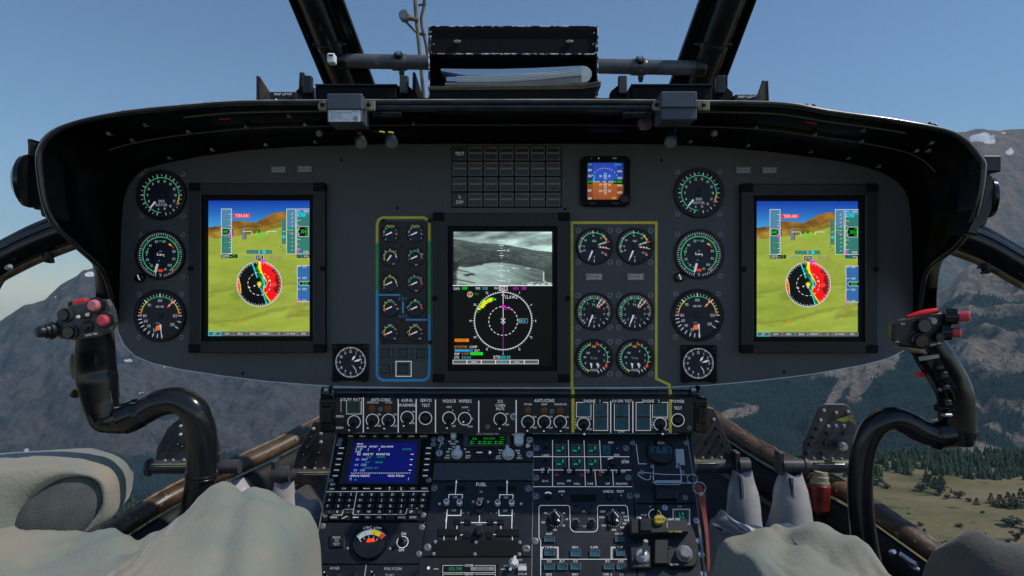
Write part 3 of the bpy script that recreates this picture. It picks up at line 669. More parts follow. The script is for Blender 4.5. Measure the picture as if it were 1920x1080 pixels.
def mfd(x0, y0, x1, y1, sx0, sy0, sx1, sy1, label, group):
    cx, cy = (x0+x1)/2, (y0+y1)/2
    t = thing('display_unit', label, 'display', PANEL, cx, cy, group=group)
    def bz(b):
        b.frame([(x0, y0), (x1, y0), (x1, y1), (x0, y1)], [(sx0-9, sy0-9), (sx1+9, sy0-9), (sx1+9, sy1+9), (sx0-9, sy1+9)], 0, 16, 11, 'bezel', 1.2, 'bezel_edge')
        b.frame([(sx0-9, sy0-9), (sx1+9, sy0-9), (sx1+9, sy1+9), (sx0-9, sy1+9)], [(sx0-1.5, sy0-1.5), (sx1+1.5, sy0-1.5), (sx1+1.5, sy1+1.5), (sx0-1.5, sy1+1.5)], 3, 11, 5, 'matte', 0.8)
    part(t, 'bezel', bz, PANEL, cx, cy)
    for lx, ly in ((x0, y0), (x1-20, y0), (x0, y1-15), (x1-20, y1-15)):
        o = part(t, 'mounting_lug', lambda b: b.prism(rrect(lx-1, ly-1, lx+21, ly+15, 3), 2, 17.2, 'matte', 0.8), PANEL, cx, cy)
        screw(o, PANEL, cx, cy, lx+10, ly+7, 3.2, 'matte', h=17)
    for lx in (x0+3, x1-3):
        part(t, 'side_catch', lambda b: b.lathe(lx, cy+1, [(5, 15), (5, 18), (3.5, 19)], 'matte', 16), PANEL, cx, cy)
    return t, cx, cy
def pfd_symbols(b):
    H = 5.8
    T = lambda X, Y: (380+X/3.722, 360+Y/3.722)      # zoomed measurements back to photo pixels
    def R(X0, Y0, X1, Y1, m, h=H): b.rect(*T(X0, Y0), *T(X1, Y1), h, m)
    def P(pts, w, m, h=H+.3, cl=False): b.path([T(*p) for p in pts], w/3.722, h, m, cl)
    def Tx(t, X, Y, cap, m, al='c', h=H+.5, sx=0.75): b.text(t, *T(X, Y), cap/3.722, h, m, al, sx)
    # speed tape
    R(140, 121, 211, 300, 'E_steel'); R(140, 300, 211, 433, 'E_tealbox'); P([(140, 121), (211, 121), (211, 433), (140, 433)], 3, 'E_white', cl=True)
    for i, v in enumerate(('170', '160', '150', '140', '130', '120', '110', '100')): Tx(v, 172, 157+i*39, 17, 'E_grey'); P([(192, 157+i*39), (211, 157+i*39)], 3, 'E_white'); P([(200, 177+i*39), (211, 177+i*39)], 2.5, 'E_white')
    b.poly([T(146, 256), T(190, 256), T(205, 278), T(190, 302), T(146, 302)][::-1], H+.7, 'E_black'); P([(146, 256), (190, 256), (205, 278), (190, 302), (146, 302)], 2.5, 'E_white', H+1, True); Tx('140', 170, 279, 24, 'E_green', h=H+1.2)
    b.poly([T(208, 275), T(208, 320), T(190, 318), T(200, 295)], H+.4, 'E_mag'); R(50, 322, 66, 327, 'E_mag')
    R(140, 436, 252, 462, 'E_black'); Tx('GSPD', 145, 449, 18, 'E_white', 'l'); Tx('72', 228, 449, 18, 'E_green')
    R(222, 154, 340, 181, 'E_red'); Tx('TERRAIN', 281, 168, 20, 'E_white')
    R(283, 254, 306, 334, 'E_grey'); R(306, 258, 315, 332, 'E_dgrey'); R(213, 262, 224, 306, 'E_dgrey')
    P([(290, 277), (352, 277), (352, 297)], 3.5, 'E_white'); P([(520, 277), (456, 277), (456, 297)], 3.5, 'E_white')
    c = T(404, 298); b.arc(*c, 5.6, 6.8, 0, 360, H+.5, 'E_green', 15); P([(352, 297), (381, 297)], 4, 'E_green'); P([(427, 297), (456, 297)], 4, 'E_green'); b.poly([T(404, 268), T(412, 277), T(404, 287), T(396, 277)], H+.6, 'E_black')
    # vertical deviation, vertical speed, altitude
    R(560, 190, 588, 365, 'E_tealbox'); R(594, 121, 655, 433, 'E_tealbox'); R(594, 121, 655, 250, 'E_steel', H+.1); P([(594, 121), (655, 121), (655, 433), (594, 433)], 3, 'E_white', cl=True)
    for yy in (205, 241, 350): R(571, yy-4, 578, yy+4, 'E_grey', H+.3)
    P([(566, 277), (582, 277)], 3, 'E_white'); b.poly([T(574, 300), T(587, 314), T(574, 328), T(561, 314)], H+.5, 'E_cyan')
    for i in range(10):
        q = 165+i*27; P([(625, q), (640, q-9+2*(i-5))], 2.5, 'E_white')
    R(596, 263, 625, 269, 'E_green', H+.4); R(612, 284, 636, 291, 'E_mag', H+.4)
    R(664, 121, 755, 433, 'E_tealbox'); R(664, 121, 755, 160, 'E_steel', H+.1); P([(755, 121), (664, 121), (664, 433), (755, 433)], 3, 'E_white'); Tx('3500', 730, 136, 15, 'E_white')
    R(670, 148, 724, 174, 'E_cyan', H+.3); Tx('ALT', 697, 161, 20, 'E_black')
    for i in range(9): P([(664, 135+i*33), (680 if i % 2 else 690, 135+i*33)], 2.5, 'E_white')
    b.poly([T(668, 278), T(680, 265), T(680, 243), T(746, 243), T(746, 313), T(680, 313), T(680, 291)][::-1], H+.7, 'E_black'); P([(668, 278), (680, 265), (680, 243), (746, 243), (746, 313), (680, 313), (680, 291)], 2.5, 'E_white', H+1, True)
    Tx('30', 706, 278, 24, 'E_green', h=H+1.2); Tx('00', 732, 278, 17, 'E_green', h=H+1.2); Tx('20', 732, 257, 13, 'E_green', h=H+1.2); Tx('80', 732, 299, 13, 'E_green', h=H+1.2)
    R(664, 406, 680, 432, 'E_mag', H+.4); Tx('2500', 727, 418, 15, 'E_white'); R(664, 436, 755, 461, 'E_black'); Tx('STD', 671, 448, 17, 'E_cyan', 'l'); Tx('InHg', 714, 448, 16, 'E_white', 'l')
    Tx('60', 558, 380, 16, 'E_dgreen'); Tx('DH', 572, 402, 14, 'E_grey')
    # lateral deviation
    R(314, 406, 491, 432, 'E_tealbox')
    for X in (333, 368, 476): R(X-5, 416, X+5, 422, 'E_grey', H+.3)
    P([(403, 410), (403, 428)], 4, 'E_white'); b.poly([T(438, 405), T(455, 419), T(438, 433), T(421, 419)], H+.5, 'E_cyan')
    Tx('ILS1 000', 315, 453, 17, 'E_teal'); Tx('HDG 030', 516, 455, 17, 'E_purple'); R(376, 442, 432, 470, 'E_black'); P([(376, 470), (376, 442), (432, 442), (432, 470)], 2.5, 'E_white'); Tx('020', 404, 457, 20, 'E_white'); b.poly([T(394, 470), T(414, 470), T(404, 484)][::-1], H+.4, 'E_black')
    # terrain rose
    cx, cy = T(404, 641); r = 156/3.722
    b.disc(cx, cy, r, H, 'E_black', 64)
    def blob(pts, m, h): b.poly([T(*p) for p in pts][::-1], h, m)
    edge = lambda a0, a1, k=1.0: [(404+156*k*math.sin(math.radians(a)), 641-156*k*math.cos(math.radians(a))) for a in np.linspace(a0, a1, 22)]
    blob([(386, 488), (388, 520), (372, 530), (392, 560), (400, 590), (415, 610), (408, 660), (425, 710), (448, 745), (470, 775), (484, 770), (440, 690), (430, 640), (440, 600), (415, 540), (410, 488)], 'E_dgreen', H+.1)
    blob([(400, 487), (394, 530), (414, 566), (434, 600), (458, 640), (446, 656), (432, 650), (430, 690), (456, 740), (484, 772), (490, 764), (470, 640), (440, 560), (416, 487)], 'E_yellow', H+.2)
    blob([(416, 486)]+edge(5, 145)+[(488, 768), (470, 745), (450, 715), (434, 690), (440, 665), (462, 640), (446, 600), (430, 575), (418, 540)], 'E_red', H+.3)
    blob(edge(38, 118, .99)+[(512, 700), (500, 672), (530, 650), (512, 620), (520, 570), (490, 555)], 'E_dred', H+.4)
    blob(edge(246, 284)+[(258, 600), (266, 640), (272, 690)], 'E_red', H+.3); P([(260, 602), (272, 650), (276, 705)], 5, 'E_yellow', H+.35)
    P([(352, 492), (372, 545), (390, 598)], 9, 'E_cyan', H+.5); P([(425, 592), (448, 666)], 13, 'E_cyan', H+.5); P([(414, 672), (440, 735), (455, 780)], 8, 'E_cyan', H+.5)
    for q in range(7): a = q*51; b.tick(cx, cy, 0.5, 4.5, a, 2.2, H+.55, 'E_yellow')
    b.arc(cx, cy, r-.7, r+.3, 0, 360, H+.6, 'E_white', 5)
    for a in range(0, 360, 5): b.tick(cx, cy, r-(3.2 if a % 10 else 4.6), r-.3, a+2, .8, H+.6, 'E_white')
    for k in range(16): b.arc(cx, cy, 20.8, 21.7, k*22.5, k*22.5+13, H+.6, 'E_white')
    for t_, a in (('N', -19), ('3', 41), ('6', 68), ('E', 101), ('12', 130), ('15', 160), ('S', 188), ('21', 220), ('W', 250), ('30', 282), ('33', 312)): p = b.pol(cx, cy, r+4.6, a); b.text(t_, *p, 2.8, H+.5, 'E_grey', rot=a if abs(a) < 60 else 0)
    b.arc(cx, cy, r-.3, r+.8, -20, -3, H+.7, 'E_orange'); R(412, 476, 454, 490, 'E_mag', H+.7); Tx('2.5', 507, 646, 18, 'E_teal'); P([(404, 640), (404, 670)], 4, 'E_white', H+.8); P([(396, 662), (412, 662)], 3, 'E_white', H+.8)
    for X, Y in ((371, 655), (336, 667), (472, 618)): b.disc(*T(X, Y), 1.4, H+.7, 'E_white', 10)
    # radio altitude tape
    R(668, 514, 755, 763, 'E_bluebox'); P([(755, 514), (668, 514), (668, 763), (755, 763)], 3, 'E_white')
    for v, yy in (('1500', 521), ('1400', 600), ('1300', 678), ('1200', 757)): Tx(v, 718, yy, 14, 'E_white'); P([(668, yy), (690, yy)], 3, 'E_white')
    b.poly([T(678, 638), T(690, 624), T(755, 624), T(755, 652), T(690, 652)][::-1], H+.7, 'E_black'); P([(755, 624), (690, 624), (678, 638), (690, 652), (755, 652)], 2.5, 'E_white', H+.9); Tx('1350', 722, 638, 21, 'E_green', h=H+1)
    R(668, 744, 682, 763, 'E_mag', H+.5); Tx('RHT  250', 704, 780, 17, 'E_purple')
    P([(602, 811), (640, 811)], 4, 'E_orange'); P([(674, 811), (712, 811)], 4, 'E_orange'); P([(640, 880), (680, 880)], 3, 'E_orange'); Tx('ETE', 605, 880, 17, 'E_grey'); Tx('TRK', 271, 897, 14, 'E_orange'); P([(257, 888), (286, 888), (286, 906), (257, 906)], 2, 'E_orange', cl=True)
    # menu keys
    for i, t_ in enumerate(('SET', 'NAV', 'BRG1', 'BRG2', 'FORMAT', '- 0', 'CP WXR', 'DMS')):
        x = 50+i*88.2; R(x, 972, x+88, 1001, 'E_grey'); R(x+3, 975, x+85, 998, 'E_dgrey', H+.3); Tx(t_, x+44, 987, 13, 'E_white')
        if i == 0: P([(x+1.5, 973), (x+86, 973), (x+86, 1000), (x+1.5, 1000)], 4, 'E_cyan', H+.5, True)
L1, cx, cy = mfd(362, 346, 613, 660, 393, 377, 582, 629, 'tall hills and red terrain rose screen between round gauges and the left clock', 'tall terrain displays')
obj('screen', image_mesh(PANEL, cx, cy, 393, 377, 582, 629, 5, pfd_image()), L1)
part(L1, 'flight_symbols', pfd_symbols, PANEL, cx, cy)
dup(L1, PANEL.hit(1511.2, 504), 'tall hills and red terrain rose screen beside the right column of gauges')

C1, cx, cy = mfd(814, 401, 1066, 715, 850, 435, 1035, 684, 'tall centre screen with a camera picture over a black compass rose', 'tall displays with two pictures')
del C1['group']
obj('screen', image_mesh(PANEL, cx, cy, 851, 435, 1034.5, 535, 5, cam_image()), C1)
def nav_symbols(b):
    H = 5.6; T = lambda X, Y: (840+X/3.857, 420+Y/3.857)
    def R(X0, Y0, X1, Y1, m, h=H): b.rect(*T(X0, Y0), *T(X1, Y1), h, m)
    def P(pts, w, m, h=H+.3, cl=False): b.path([T(*p) for p in pts], w/3.857, h, m, cl)
    def Tx(t, X, Y, cap, m, al='l', h=H+.5, sx=0.75): b.text(t, *T(X, Y), cap/3.857, h, m, al, sx)
    b.rect(850, 535, 1035, 684, H-.4, 'E_black'); R(36, 442, 752, 448, 'E_white')
    for y, l, t_ in ((122, 62, '20'), (157, 30, ''), (176, 8, ''), (193, 64, '10'), (212, 8, ''), (230, 32, ''), (247, 8, ''), (283, 8, ''), (302, 32, ''), (320, 8, ''), (338, 64, '10'), (357, 8, ''), (375, 32, ''), (393, 8, ''), (411, 64, '20')):
        P([(387-l/2, y), (387+l/2, y)], 4, 'E_white')
        if t_: Tx(t_, 430, y, 18, 'E_white')
    Tx('G', 697, 415, 14, 'E_white')
    Tx('GSPD', 42, 468, 16, 'E_white'); Tx('888', 104, 464, 20, 'E_green'); Tx('FMS', 203, 466, 17, 'E_white'); Tx('020', 252, 465, 20, 'E_cyan'); R(333, 454, 366, 474, 'E_dgrey'); Tx('TRU', 336, 464, 10, 'E_white'); R(371, 450, 428, 480, 'E_black'); P([(371, 450), (428, 450), (428, 480), (371, 480)], 4, 'E_white', cl=True); Tx('360', 376, 465, 22, 'E_white'); Tx('HDG', 472, 466, 16, 'E_mag'); Tx('330', 532, 464, 20, 'E_mag')
    cx, cy = T(399, 700); r = 206/3.857
    b.arc(cx, cy, r-.5, r+.5, 0, 360, H, 'E_white', 5)
    for a in range(0, 360, 5): b.tick(cx, cy, r, r+(3.6 if a % 30 == 0 else 2.4), a, .9, H, 'E_white')
    for t_, a in (('3', 30), ('6', 60), ('E', 90), ('12', 120), ('15', 150), ('S', 180), ('21', 210), ('24', 240), ('W', 270), ('30', 300), ('33', 330)): p = b.pol(cx, cy, r+7.5, a); b.text(t_, *p, 3.8, H, 'E_white')
    for k in range(22): b.arc(cx, cy, 26.3, 27.4, k*16.36, k*16.36+9, H, 'E_white')
    P([(399, 495), (399, 700)], 4, 'E_white'); P([(399, 700), (399, 905)], 4, 'E_purple'); P([(377, 486), (421, 486)], 14, 'E_mag'); b.poly([T(387, 478), T(411, 478), T(399, 496)][::-1], H+.6, 'E_green')
    b.poly([T(399, 502), T(411, 514), T(399, 524), T(387, 514)], H+.5, 'E_white'); b.poly([T(399, 507), T(406, 514), T(399, 520), T(392, 514)], H+.7, 'E_black'); Tx('CLAWZ', 412, 528, 21, 'E_white')
    b.poly([T(399, 574), T(405, 590), T(420, 594), T(399, 604), T(378, 594), T(393, 590)], H+.5, 'E_mag'); Tx('DTK', 412, 609, 19, 'E_mag')
    P([(383, 682), (415, 712)], 4, 'E_white'); P([(415, 682), (383, 712)], 4, 'E_white'); P([(399, 678), (399, 726)], 4, 'E_white'); P([(390, 718), (408, 718)], 3, 'E_white')
    R(505, 682, 577, 716, 'E_grey'); R(509, 686, 573, 712, 'E_black', H+.3); Tx('88.8', 513, 699, 22, 'E_cyan')
    for i in range(26):
        t_ = i/25; X, Y = 215+115*t_+RNG.normal(0, 6), 625-85*t_-14*math.sin(t_*3.1)+RNG.normal(0, 7); s_ = 9+7*math.sin(t_*3.1)
        R(X-s_, Y-s_*.6, X+s_, Y+s_*.6, ('E_dgreen', 'E_green', 'E_yellow')[i % 3], H+.2+.05*(i % 3))
    b.arc(*T(160, 509), 4.4, 5.2, 0, 360, H, 'E_white', 15); b.disc(*T(160, 504), 2.2, H, 'E_orange', 10); P([(146, 518), (174, 518)], 8, 'E_orange'); Tx('-888', 186, 506, 16, 'E_dgreen')
    R(50, 828, 152, 850, 'E_orange'); Tx('CP WXR3', 54, 839, 15, 'E_black'); Tx('DTFOTFM', 50, 887, 17, 'E_orange'); Tx('COMP', 158, 887, 17, 'E_white'); R(50, 903, 182, 923, 'E_bluebox'); Tx('FMSWPT000', 54, 913, 15, 'E_cyan'); Tx('3RST', 192, 913, 15, 'E_white')
    Tx('RNP', 50, 937, 17, 'E_white'); Tx('X.XX*', 100, 936, 17, 'E_orange'); R(165, 925, 252, 946, 'E_green'); Tx('OCEANIC', 170, 936, 14, 'E_black'); Tx('ETE', 50, 962, 17, 'E_white'); Tx('XX:XX', 100, 962, 17, 'E_cyan'); Tx('XTK', 328, 961, 22, 'E_white'); Tx('188.88', 384, 961, 22, 'E_cyan')
    for i, t_ in enumerate(('', 'VIDEO', '', 'OVERLAY', 'FPLN', '')):
        x = 36+i*103; R(x, 980, x+103, 1010, 'E_white'); R(x+3, 983, x+100, 1007, 'E_dgrey', H+.3); Tx(t_, x+51, 996, 13, 'E_cyan' if i == 3 else 'E_white', 'c')
part(C1, 'flight_symbols', nav_symbols, PANEL, cx, cy)

# standby attitude display
SX, SY = 1134, 341
sa = thing('standby_display', 'small black square standby attitude display, blue over brown', 'standby display', PANEL, SX, SY)
def sbz(b):
    o = [(1095, 294), (1172, 294), (1180, 302), (1180, 380), (1172, 388), (1095, 388), (1087, 380), (1087, 302)]
    i = [(1101, 306), (1168, 306), (1168.5, 306.5), (1168.5, 374.5), (1168, 375), (1101, 375), (1100.5, 374.5), (1100.5, 306.5)]
    b.frame(o, i, 0, 9, 4, 'matte', 1.5, 'black')
    b.text('-', 1108, 298.5, 4, 9.2, 'mark'); b.text('+', 1121.5, 298.5, 5, 9.2, 'mark'); b.text('STD', 1151, 298.5, 3, 9.2, 'mark_dim')
    b.rect(1104, 380, 1116, 384, 9.2, 'black'); b.rect(1145, 380, 1160, 384, 9.2, 'black')
part(sa, 'bezel', sbz, PANEL, SX, SY)
x_, y_ = np.meshgrid((np.arange(34)+.5)/34, (np.arange(35)+.5)/35); tp = ((x_ < .16) | (x_ > .83))[..., None]
im = np.where((y_ < 0.505)[..., None], np.stack([38+0*y_, 62+50*y_, 165+30*y_], -1), np.stack([165-20*(y_-.5)*2, 98-25*(y_-.5)*2, 38+0*y_], -1)); im = np.where(tp, im*0.78, im)
obj('screen', image_mesh(PANEL, SX, SY, 1101, 306, 1168, 375, 4.5, im), sa)
def ssy(b):
    H = 4.9; T = lambda X, Y: (830+X/4.683, 260+Y/4.683)
    def P(pts, w, m, h=H): b.path([T(*p) for p in pts], w/4.683, h, m)
    def Tx(t, X, Y, cap, m='E_white', h=H): b.text(t, *T(X, Y), cap/4.683, h, m, sx=0.8)
    for t_, X, Y in (('180', 1290, 280), ('160', 1290, 330), ('120', 1288, 458), ('100', 1290, 527), ('400', 1550, 290), ('200', 1550, 350), ('800', 1550, 415), ('600', 1550, 475)): Tx(t_, X, Y, 20)
    for y, t_ in ((332, '10'), (408, '10'), (462, '20')): P([(1405, y), (1440, y)], 4, 'E_white'); Tx(t_, 1383, y, 20); Tx(t_, 1462, y, 20)
    for y in (308, 322, 345, 357, 380, 396, 420, 434, 448, 476, 490): P([(1413, y), (1437, y)], 3, 'E_white')
    for a in (-60, -45, -30, -20, -10, 0, 10, 20, 30, 45, 60): p = b.pol(*T(1420, 385), 26, a); b.disc(*p, .7, H, 'E_white', 8)
    P([(1320, 382), (1530, 380)], 3, 'E_white'); b.rect(*T(1275, 360), *T(1312, 402), H+.2, 'E_black'); Tx('140', 1294, 381, 20, 'E_green', H+.5); b.rect(*T(1493, 362), *T(1584, 403), H+.2, 'E_black'); Tx('80', 1508, 382, 22, 'E_green', H+.5); Tx('000', 1550, 382, 20, 'E_green', H+.5)
    Tx('29.92', 1535, 232, 18, 'E_cyan'); Tx('160', 1292, 230, 16, 'E_cyan'); P([(1312, 370), (1326, 372), (1326, 325)], 6, 'E_cyan'); Tx('STD', 1500, 525, 16, 'E_yellow'); P([(1380, 384), (1400, 378)], 7, 'E_black', H+.5); P([(1430, 380), (1450, 384)], 7, 'E_black', H+.5)
part(sa, 'flight_symbols', ssy, PANEL, SX, SY)
part(sa, 'knob', lambda b: b.lathe(1168, 375, [(9.5, 6), (9.5, 14), (8, 17), (5, 17.5)], 'black', 24), PANEL, SX, SY)
for x, y in ((1091, 298), (1176, 298), (1090, 383), (1177, 383)): screw(sa, PANEL, SX, SY, x, y, 2.0, 'black', h=8.5)
# ------------------------------------------------------------------ controls on the panels below
def toggle(root, pl, rx, ry, x, y, tx, ty, r=5.5, tip='mark', bat='black_gloss', h=0, name='toggle_switch', tr=None):
    o = part(root, name, lambda b: b.lathe(x, y, [(r, h), (r, h+2.5), (r*0.75, h+3.5), (r*0.75, h+5), (r*0.45, h+5.5)], 'black', 18), pl, rx, ry)
    def lv(b):
        p, q = Vector(b.m(x, y, h+4)), Vector(b.m(tx, ty, h+15)); d = (q-p).normalized(); k = b.k; R = tr or r*0.62
        b.o = Vector((0, 0, 0)); b.tube([p, p.lerp(q, .5), p.lerp(q, .85), q], [R*k*.55, R*k*.8, R*k, R*k*.85], bat, 12)
        b.lathe3(q, q+d*0.0012, [(0, R*k*.45), (1, R*k*.38)], tip, 12)
    part(o, 'lever', lv, pl, rx, ry); return o
def button(root, pl, rx, ry, x0, y0, x1, y1, m='teal_key', h=5, rim='dull_steel', txt=None, name='push_button', tm='E_ind'):
    def f(b):
        b.frame([(x0, y0), (x1, y0), (x1, y1), (x0, y1)], [(x0+2, y0+2), (x1-2, y0+2), (x1-2, y1-2), (x0+2, y1-2)], 0, h, h-1.5, 'black', 0.8, rim); b.rect(x0+2, y0+2, x1-2, y1-2, h-1.2, m)
        if txt == 'seg':
            w, q = x1-x0, y1-y0; b.rect(x0+w*.66, y0+q*.2, x0+w*.74, y0+q*.48, h-.9, tm); b.rect(x0+w*.16, y0+q*.56, x0+w*.5, y0+q*.64, h-.9, tm); b.text('0', x0+w*.3, y0+q*.32, q*.16, h-.9, 'E_ready')
        elif txt: b.text(txt, (x0+x1)/2, (y0+y1)/2, min(5, (y1-y0)*.4), h-.9, tm)
    return part(root, name, f, pl, rx, ry)
def knob(root, pl, rx, ry, x, y, r, h, m='black', bar=None, name='knob'):
    def f(b):
        b.lathe(x, y, [(r, 0), (r*1.0, h*.3), (r*.85, h*.45), (r*.8, h), (r*.62, h+1.5)], m, 28)
        if bar is not None:
            c, s_ = math.cos(math.radians(bar-90)), math.sin(math.radians(bar-90)); n = (-s_, c)
            q = lambda u, v: (x+c*u+n[0]*v, y+s_*u+n[1]*v)
            b.prism([q(-r*.8, -r*.34), q(r*.95, -r*.26), q(r*1.05, 0), q(r*.95, r*.26), q(-r*.8, r*.34)], h*.4, h*1.7, m, r*.1)
    return part(root, name, f, pl, rx, ry)
def ringmark(b, x, y, r, a0, a1, h=0.5, w=1.2): b.arc(x, y, r-w/2, r+w/2, a0, a1, h, 'mark')

# ------------------------------------------------------------------ upright switch panel
X0, Y0 = 963, 778; SP = SWP
sp = thing('switch_panel', 'long black upright panel of toggle switches for anti-icing, wipers and engines', 'switch panel', SP, X0, Y0)
H = 0.5
def face(b):
    b.prism(rrect(627, 745, 1302, 812, 4), -60, 0, 'console', 1.5, back=True)
    for x, y0 in ((681.4, 743), (746.7, 746), (780.4, 746), (816.6, 747), (897.7, 749), (967.8, 748), (1145, 750), (1186.5, 750)): b.line(x, y0+2, x, 811, 1.8, H, 'mark')
    b.rect(1071.5, 747, 1077, 811, H, 'yellow'); b.rect(1254, 749, 1259.5, 812, H, 'yellow')
    T = lambda t, x, y, c, al='c', sx=0.78: b.text(t, x, y, c, H, 'mark', al, sx)
    T('S/D BY BATT', 659.5, 749, 5.4); T('ANTI-ICING', 714, 749.5, 5.6); T('AURAL', 763.5, 750.5, 5.6); T('WARNING', 763.5, 759.5, 5.6); T('SERVO', 798.5, 750.5, 5.6); T('TEST', 798.5, 760, 5.6)
    T('WDSCR', 842.5, 752, 5.8); T('WIPERS', 872, 752, 5.8); T('ICS', 938, 752.5, 5.6); T('CABIN', 938, 760, 5); T('MUTE', 938, 766.5, 5); T('WDSCR-LH', 699, 754.5, 3.4); T('PIT-LH', 729, 754.5, 3.4)
    for i, c in enumerate('RESET'): T(c, 639.5, 751+i*5, 3.6)
    T('EMERG', 637, 780.5, 4.2, sx=.7); T('NORM', 637, 802, 4.2, sx=.7)
    T('ANTI-ICING', 1020.5, 751, 5.8); T('PIT-RH', 990, 758, 3.6); T('CENT', 1020.5, 758, 3.6); T('WDSCR RH', 1050.5, 758, 3.6)
    T('ENGINE', 1105.5, 752, 5.4); T('1', 1125, 752, 5.4); T('OV-SPD TEST', 1166, 752, 5.2, sx=.72); T('ENGINE', 1215.5, 752, 5.4); T('2', 1235, 752, 5.4); T('POWER', 1271, 752.5, 5.6); T('TEST', 1271, 765, 5.6); T('START', 1165.5, 810-1, 3.6)
    T('CENT', 842, 763, 3.4); T('LH-RH', 872, 763.5, 3.4); T('P', 849, 770, 3.4); T('P', 879, 770, 3.4); T('A', 856.5, 785, 3.2); T('A', 886, 785, 3.2); T('OFF', 851, 799, 3.4); T('MAN', 881.5, 799.5, 3.4)
    for i, c in enumerate('VENT'): T(c, 1079.5, 786+i*5.4, 3.8); T(c, 1222.5, 786+i*5.4, 3.8)
    for x, y, a0, a1 in ((664, 791, -150, 160), (698.5, 788, -150, 160), (728.5, 788, -150, 160), (763.5, 783, -150, 160), (797.8, 784, 0, 360), (842, 784, -150, 160), (871.5, 785, 0, 360), (938, 786, -150, 160),
                         (990, 791, -150, 160), (1020.5, 791, -150, 160), (1050.5, 791, -150, 160), (1094, 795, -160, 160), (1237.5, 795, -160, 160), (1271, 787.5, 0, 360)): ringmark(b, x, y, 11.8, a0, a1)
    for x, y in ((711, 777), (741, 777), (775.5, 772), (950.5, 776), (1002.5, 781.5), (1032.5, 781.5), (1063, 781.5), (1106, 785), (1249.5, 785)): T('ON', x, y, 3.4)
    for x, y in ((711, 798.5), (741, 798.5), (774.5, 793.5), (951, 796.5), (1003, 802), (1033, 802), (1063.5, 802), (1107, 805), (1250.5, 805.5)): T('OFF', x, y, 3.4)
    b.path([(650, 750), (650, 776), (677.5, 776), (677.5, 752)], 1.4, H, 'mark')
    b.path([(1093, 754.5), (1080.5, 754.5), (1080.5, 781.5), (1108, 781.5), (1108, 758)], 1.2, H, 'mark'); b.path([(1113, 755), (1113, 807), (1139.5, 807), (1139.5, 754.5), (1131, 754.5)], 1.2, H, 'mark')
    b.path([(1152, 757), (1152, 807), (1179.5, 807), (1179.5, 757)], 1.2, H, 'mark'); b.path([(1205, 754.5), (1192.5, 754.5), (1192.5, 807), (1219.5, 807), (1219.5, 758)], 1.2, H, 'mark'); b.path([(1223.5, 758), (1223.5, 782), (1252, 782), (1252, 754.5), (1240, 754.5)], 1.2, H, 'mark')
part(sp, 'front_plate', face, SP, X0, Y0)
for x, y, tx, ty in ((664, 791, 658.5, 803), (698.5, 788, 693, 799), (728.5, 788, 723.5, 800), (763.5, 783, 759.5, 795), (842, 784, 839.5, 799), (938, 786, 937, 800), (990, 791, 988.5, 804), (1020.5, 791, 1019, 804.5), (1050.5, 791, 1050, 804.5)):
    toggle(sp, SP, X0, Y0, x, y, tx, ty, 6)
toggle(sp, SP, X0, Y0, 871.5, 785, 870, 788, 6)
for x, y, tx, ty in ((1094, 795, 1094, 810), (1237.5, 795, 1239, 810)): toggle(sp, SP, X0, Y0, x, y, tx, ty, 6.5, 'mark', 'black_gloss', tr=5.4)
for x, y in ((797.8, 784), (1271, 787.5)):
    part(sp, 'push_button', lambda b: b.lathe(x, y, [(9, 0), (9, 1.2), (8, 1.6), (6.5, 0.8), (6.5, 4), (5, 5)], 'black_gloss', 24), SP, X0, Y0)
button(sp, SP, X0, Y0, 651, 751, 677, 775, 'dark_green', 5)
for q in ((1082, 756, 1107, 780.5), (1115, 756, 1138, 780), (1115, 782.5, 1138, 805.5), (1154, 757, 1178, 780), (1154, 782.5, 1178, 805.5), (1194, 757, 1218, 780), (1194, 782.5, 1218, 805.5), (1225.5, 757, 1250.5, 780.5)): button(sp, SP, X0, Y0, *q)
for x, y in ((698, 766.5), (728, 766.5), (990, 770), (1020.5, 770), (1050.5, 770)):
    part(sp, 'indicator_lamp', lambda b: b.lathe(x, y, [(6.5, 0), (6.5, 3, 'dull_steel'), (5, 3.2), (5, 2.2), (3.6, 2.2), (3, 3.5), (1, 4.2)], 'amber', 20), SP, X0, Y0)
for x, y, r in ((963, 781, 5.5), (713.5, 767, 3.5), (914.5, 800, 3.5), (1035, 771, 3.5), (1293, 802, 3.5)): screw(sp, SP, X0, Y0, x, y, r, 'steel' if r > 5 else 'dull_steel')
for x0, x1, s_ in ((599, 628, 1), (1300.5, 1326, -1)):
    def lt(b):
        b.prism(rrect(x0, 745, x1, 811, 6), -55, 4, 'black_gloss', 3); b.prism(rrect(x0+5, 760, x1-4, 793, 3), 3, 9, 'black_gloss', 2.5); b.prism(rrect(x0+3, 747, x1-3, 756, 2), 3, 7, 'black', 1.5)
    part(sp, 'end_latch', lt, SP, X0, Y0)

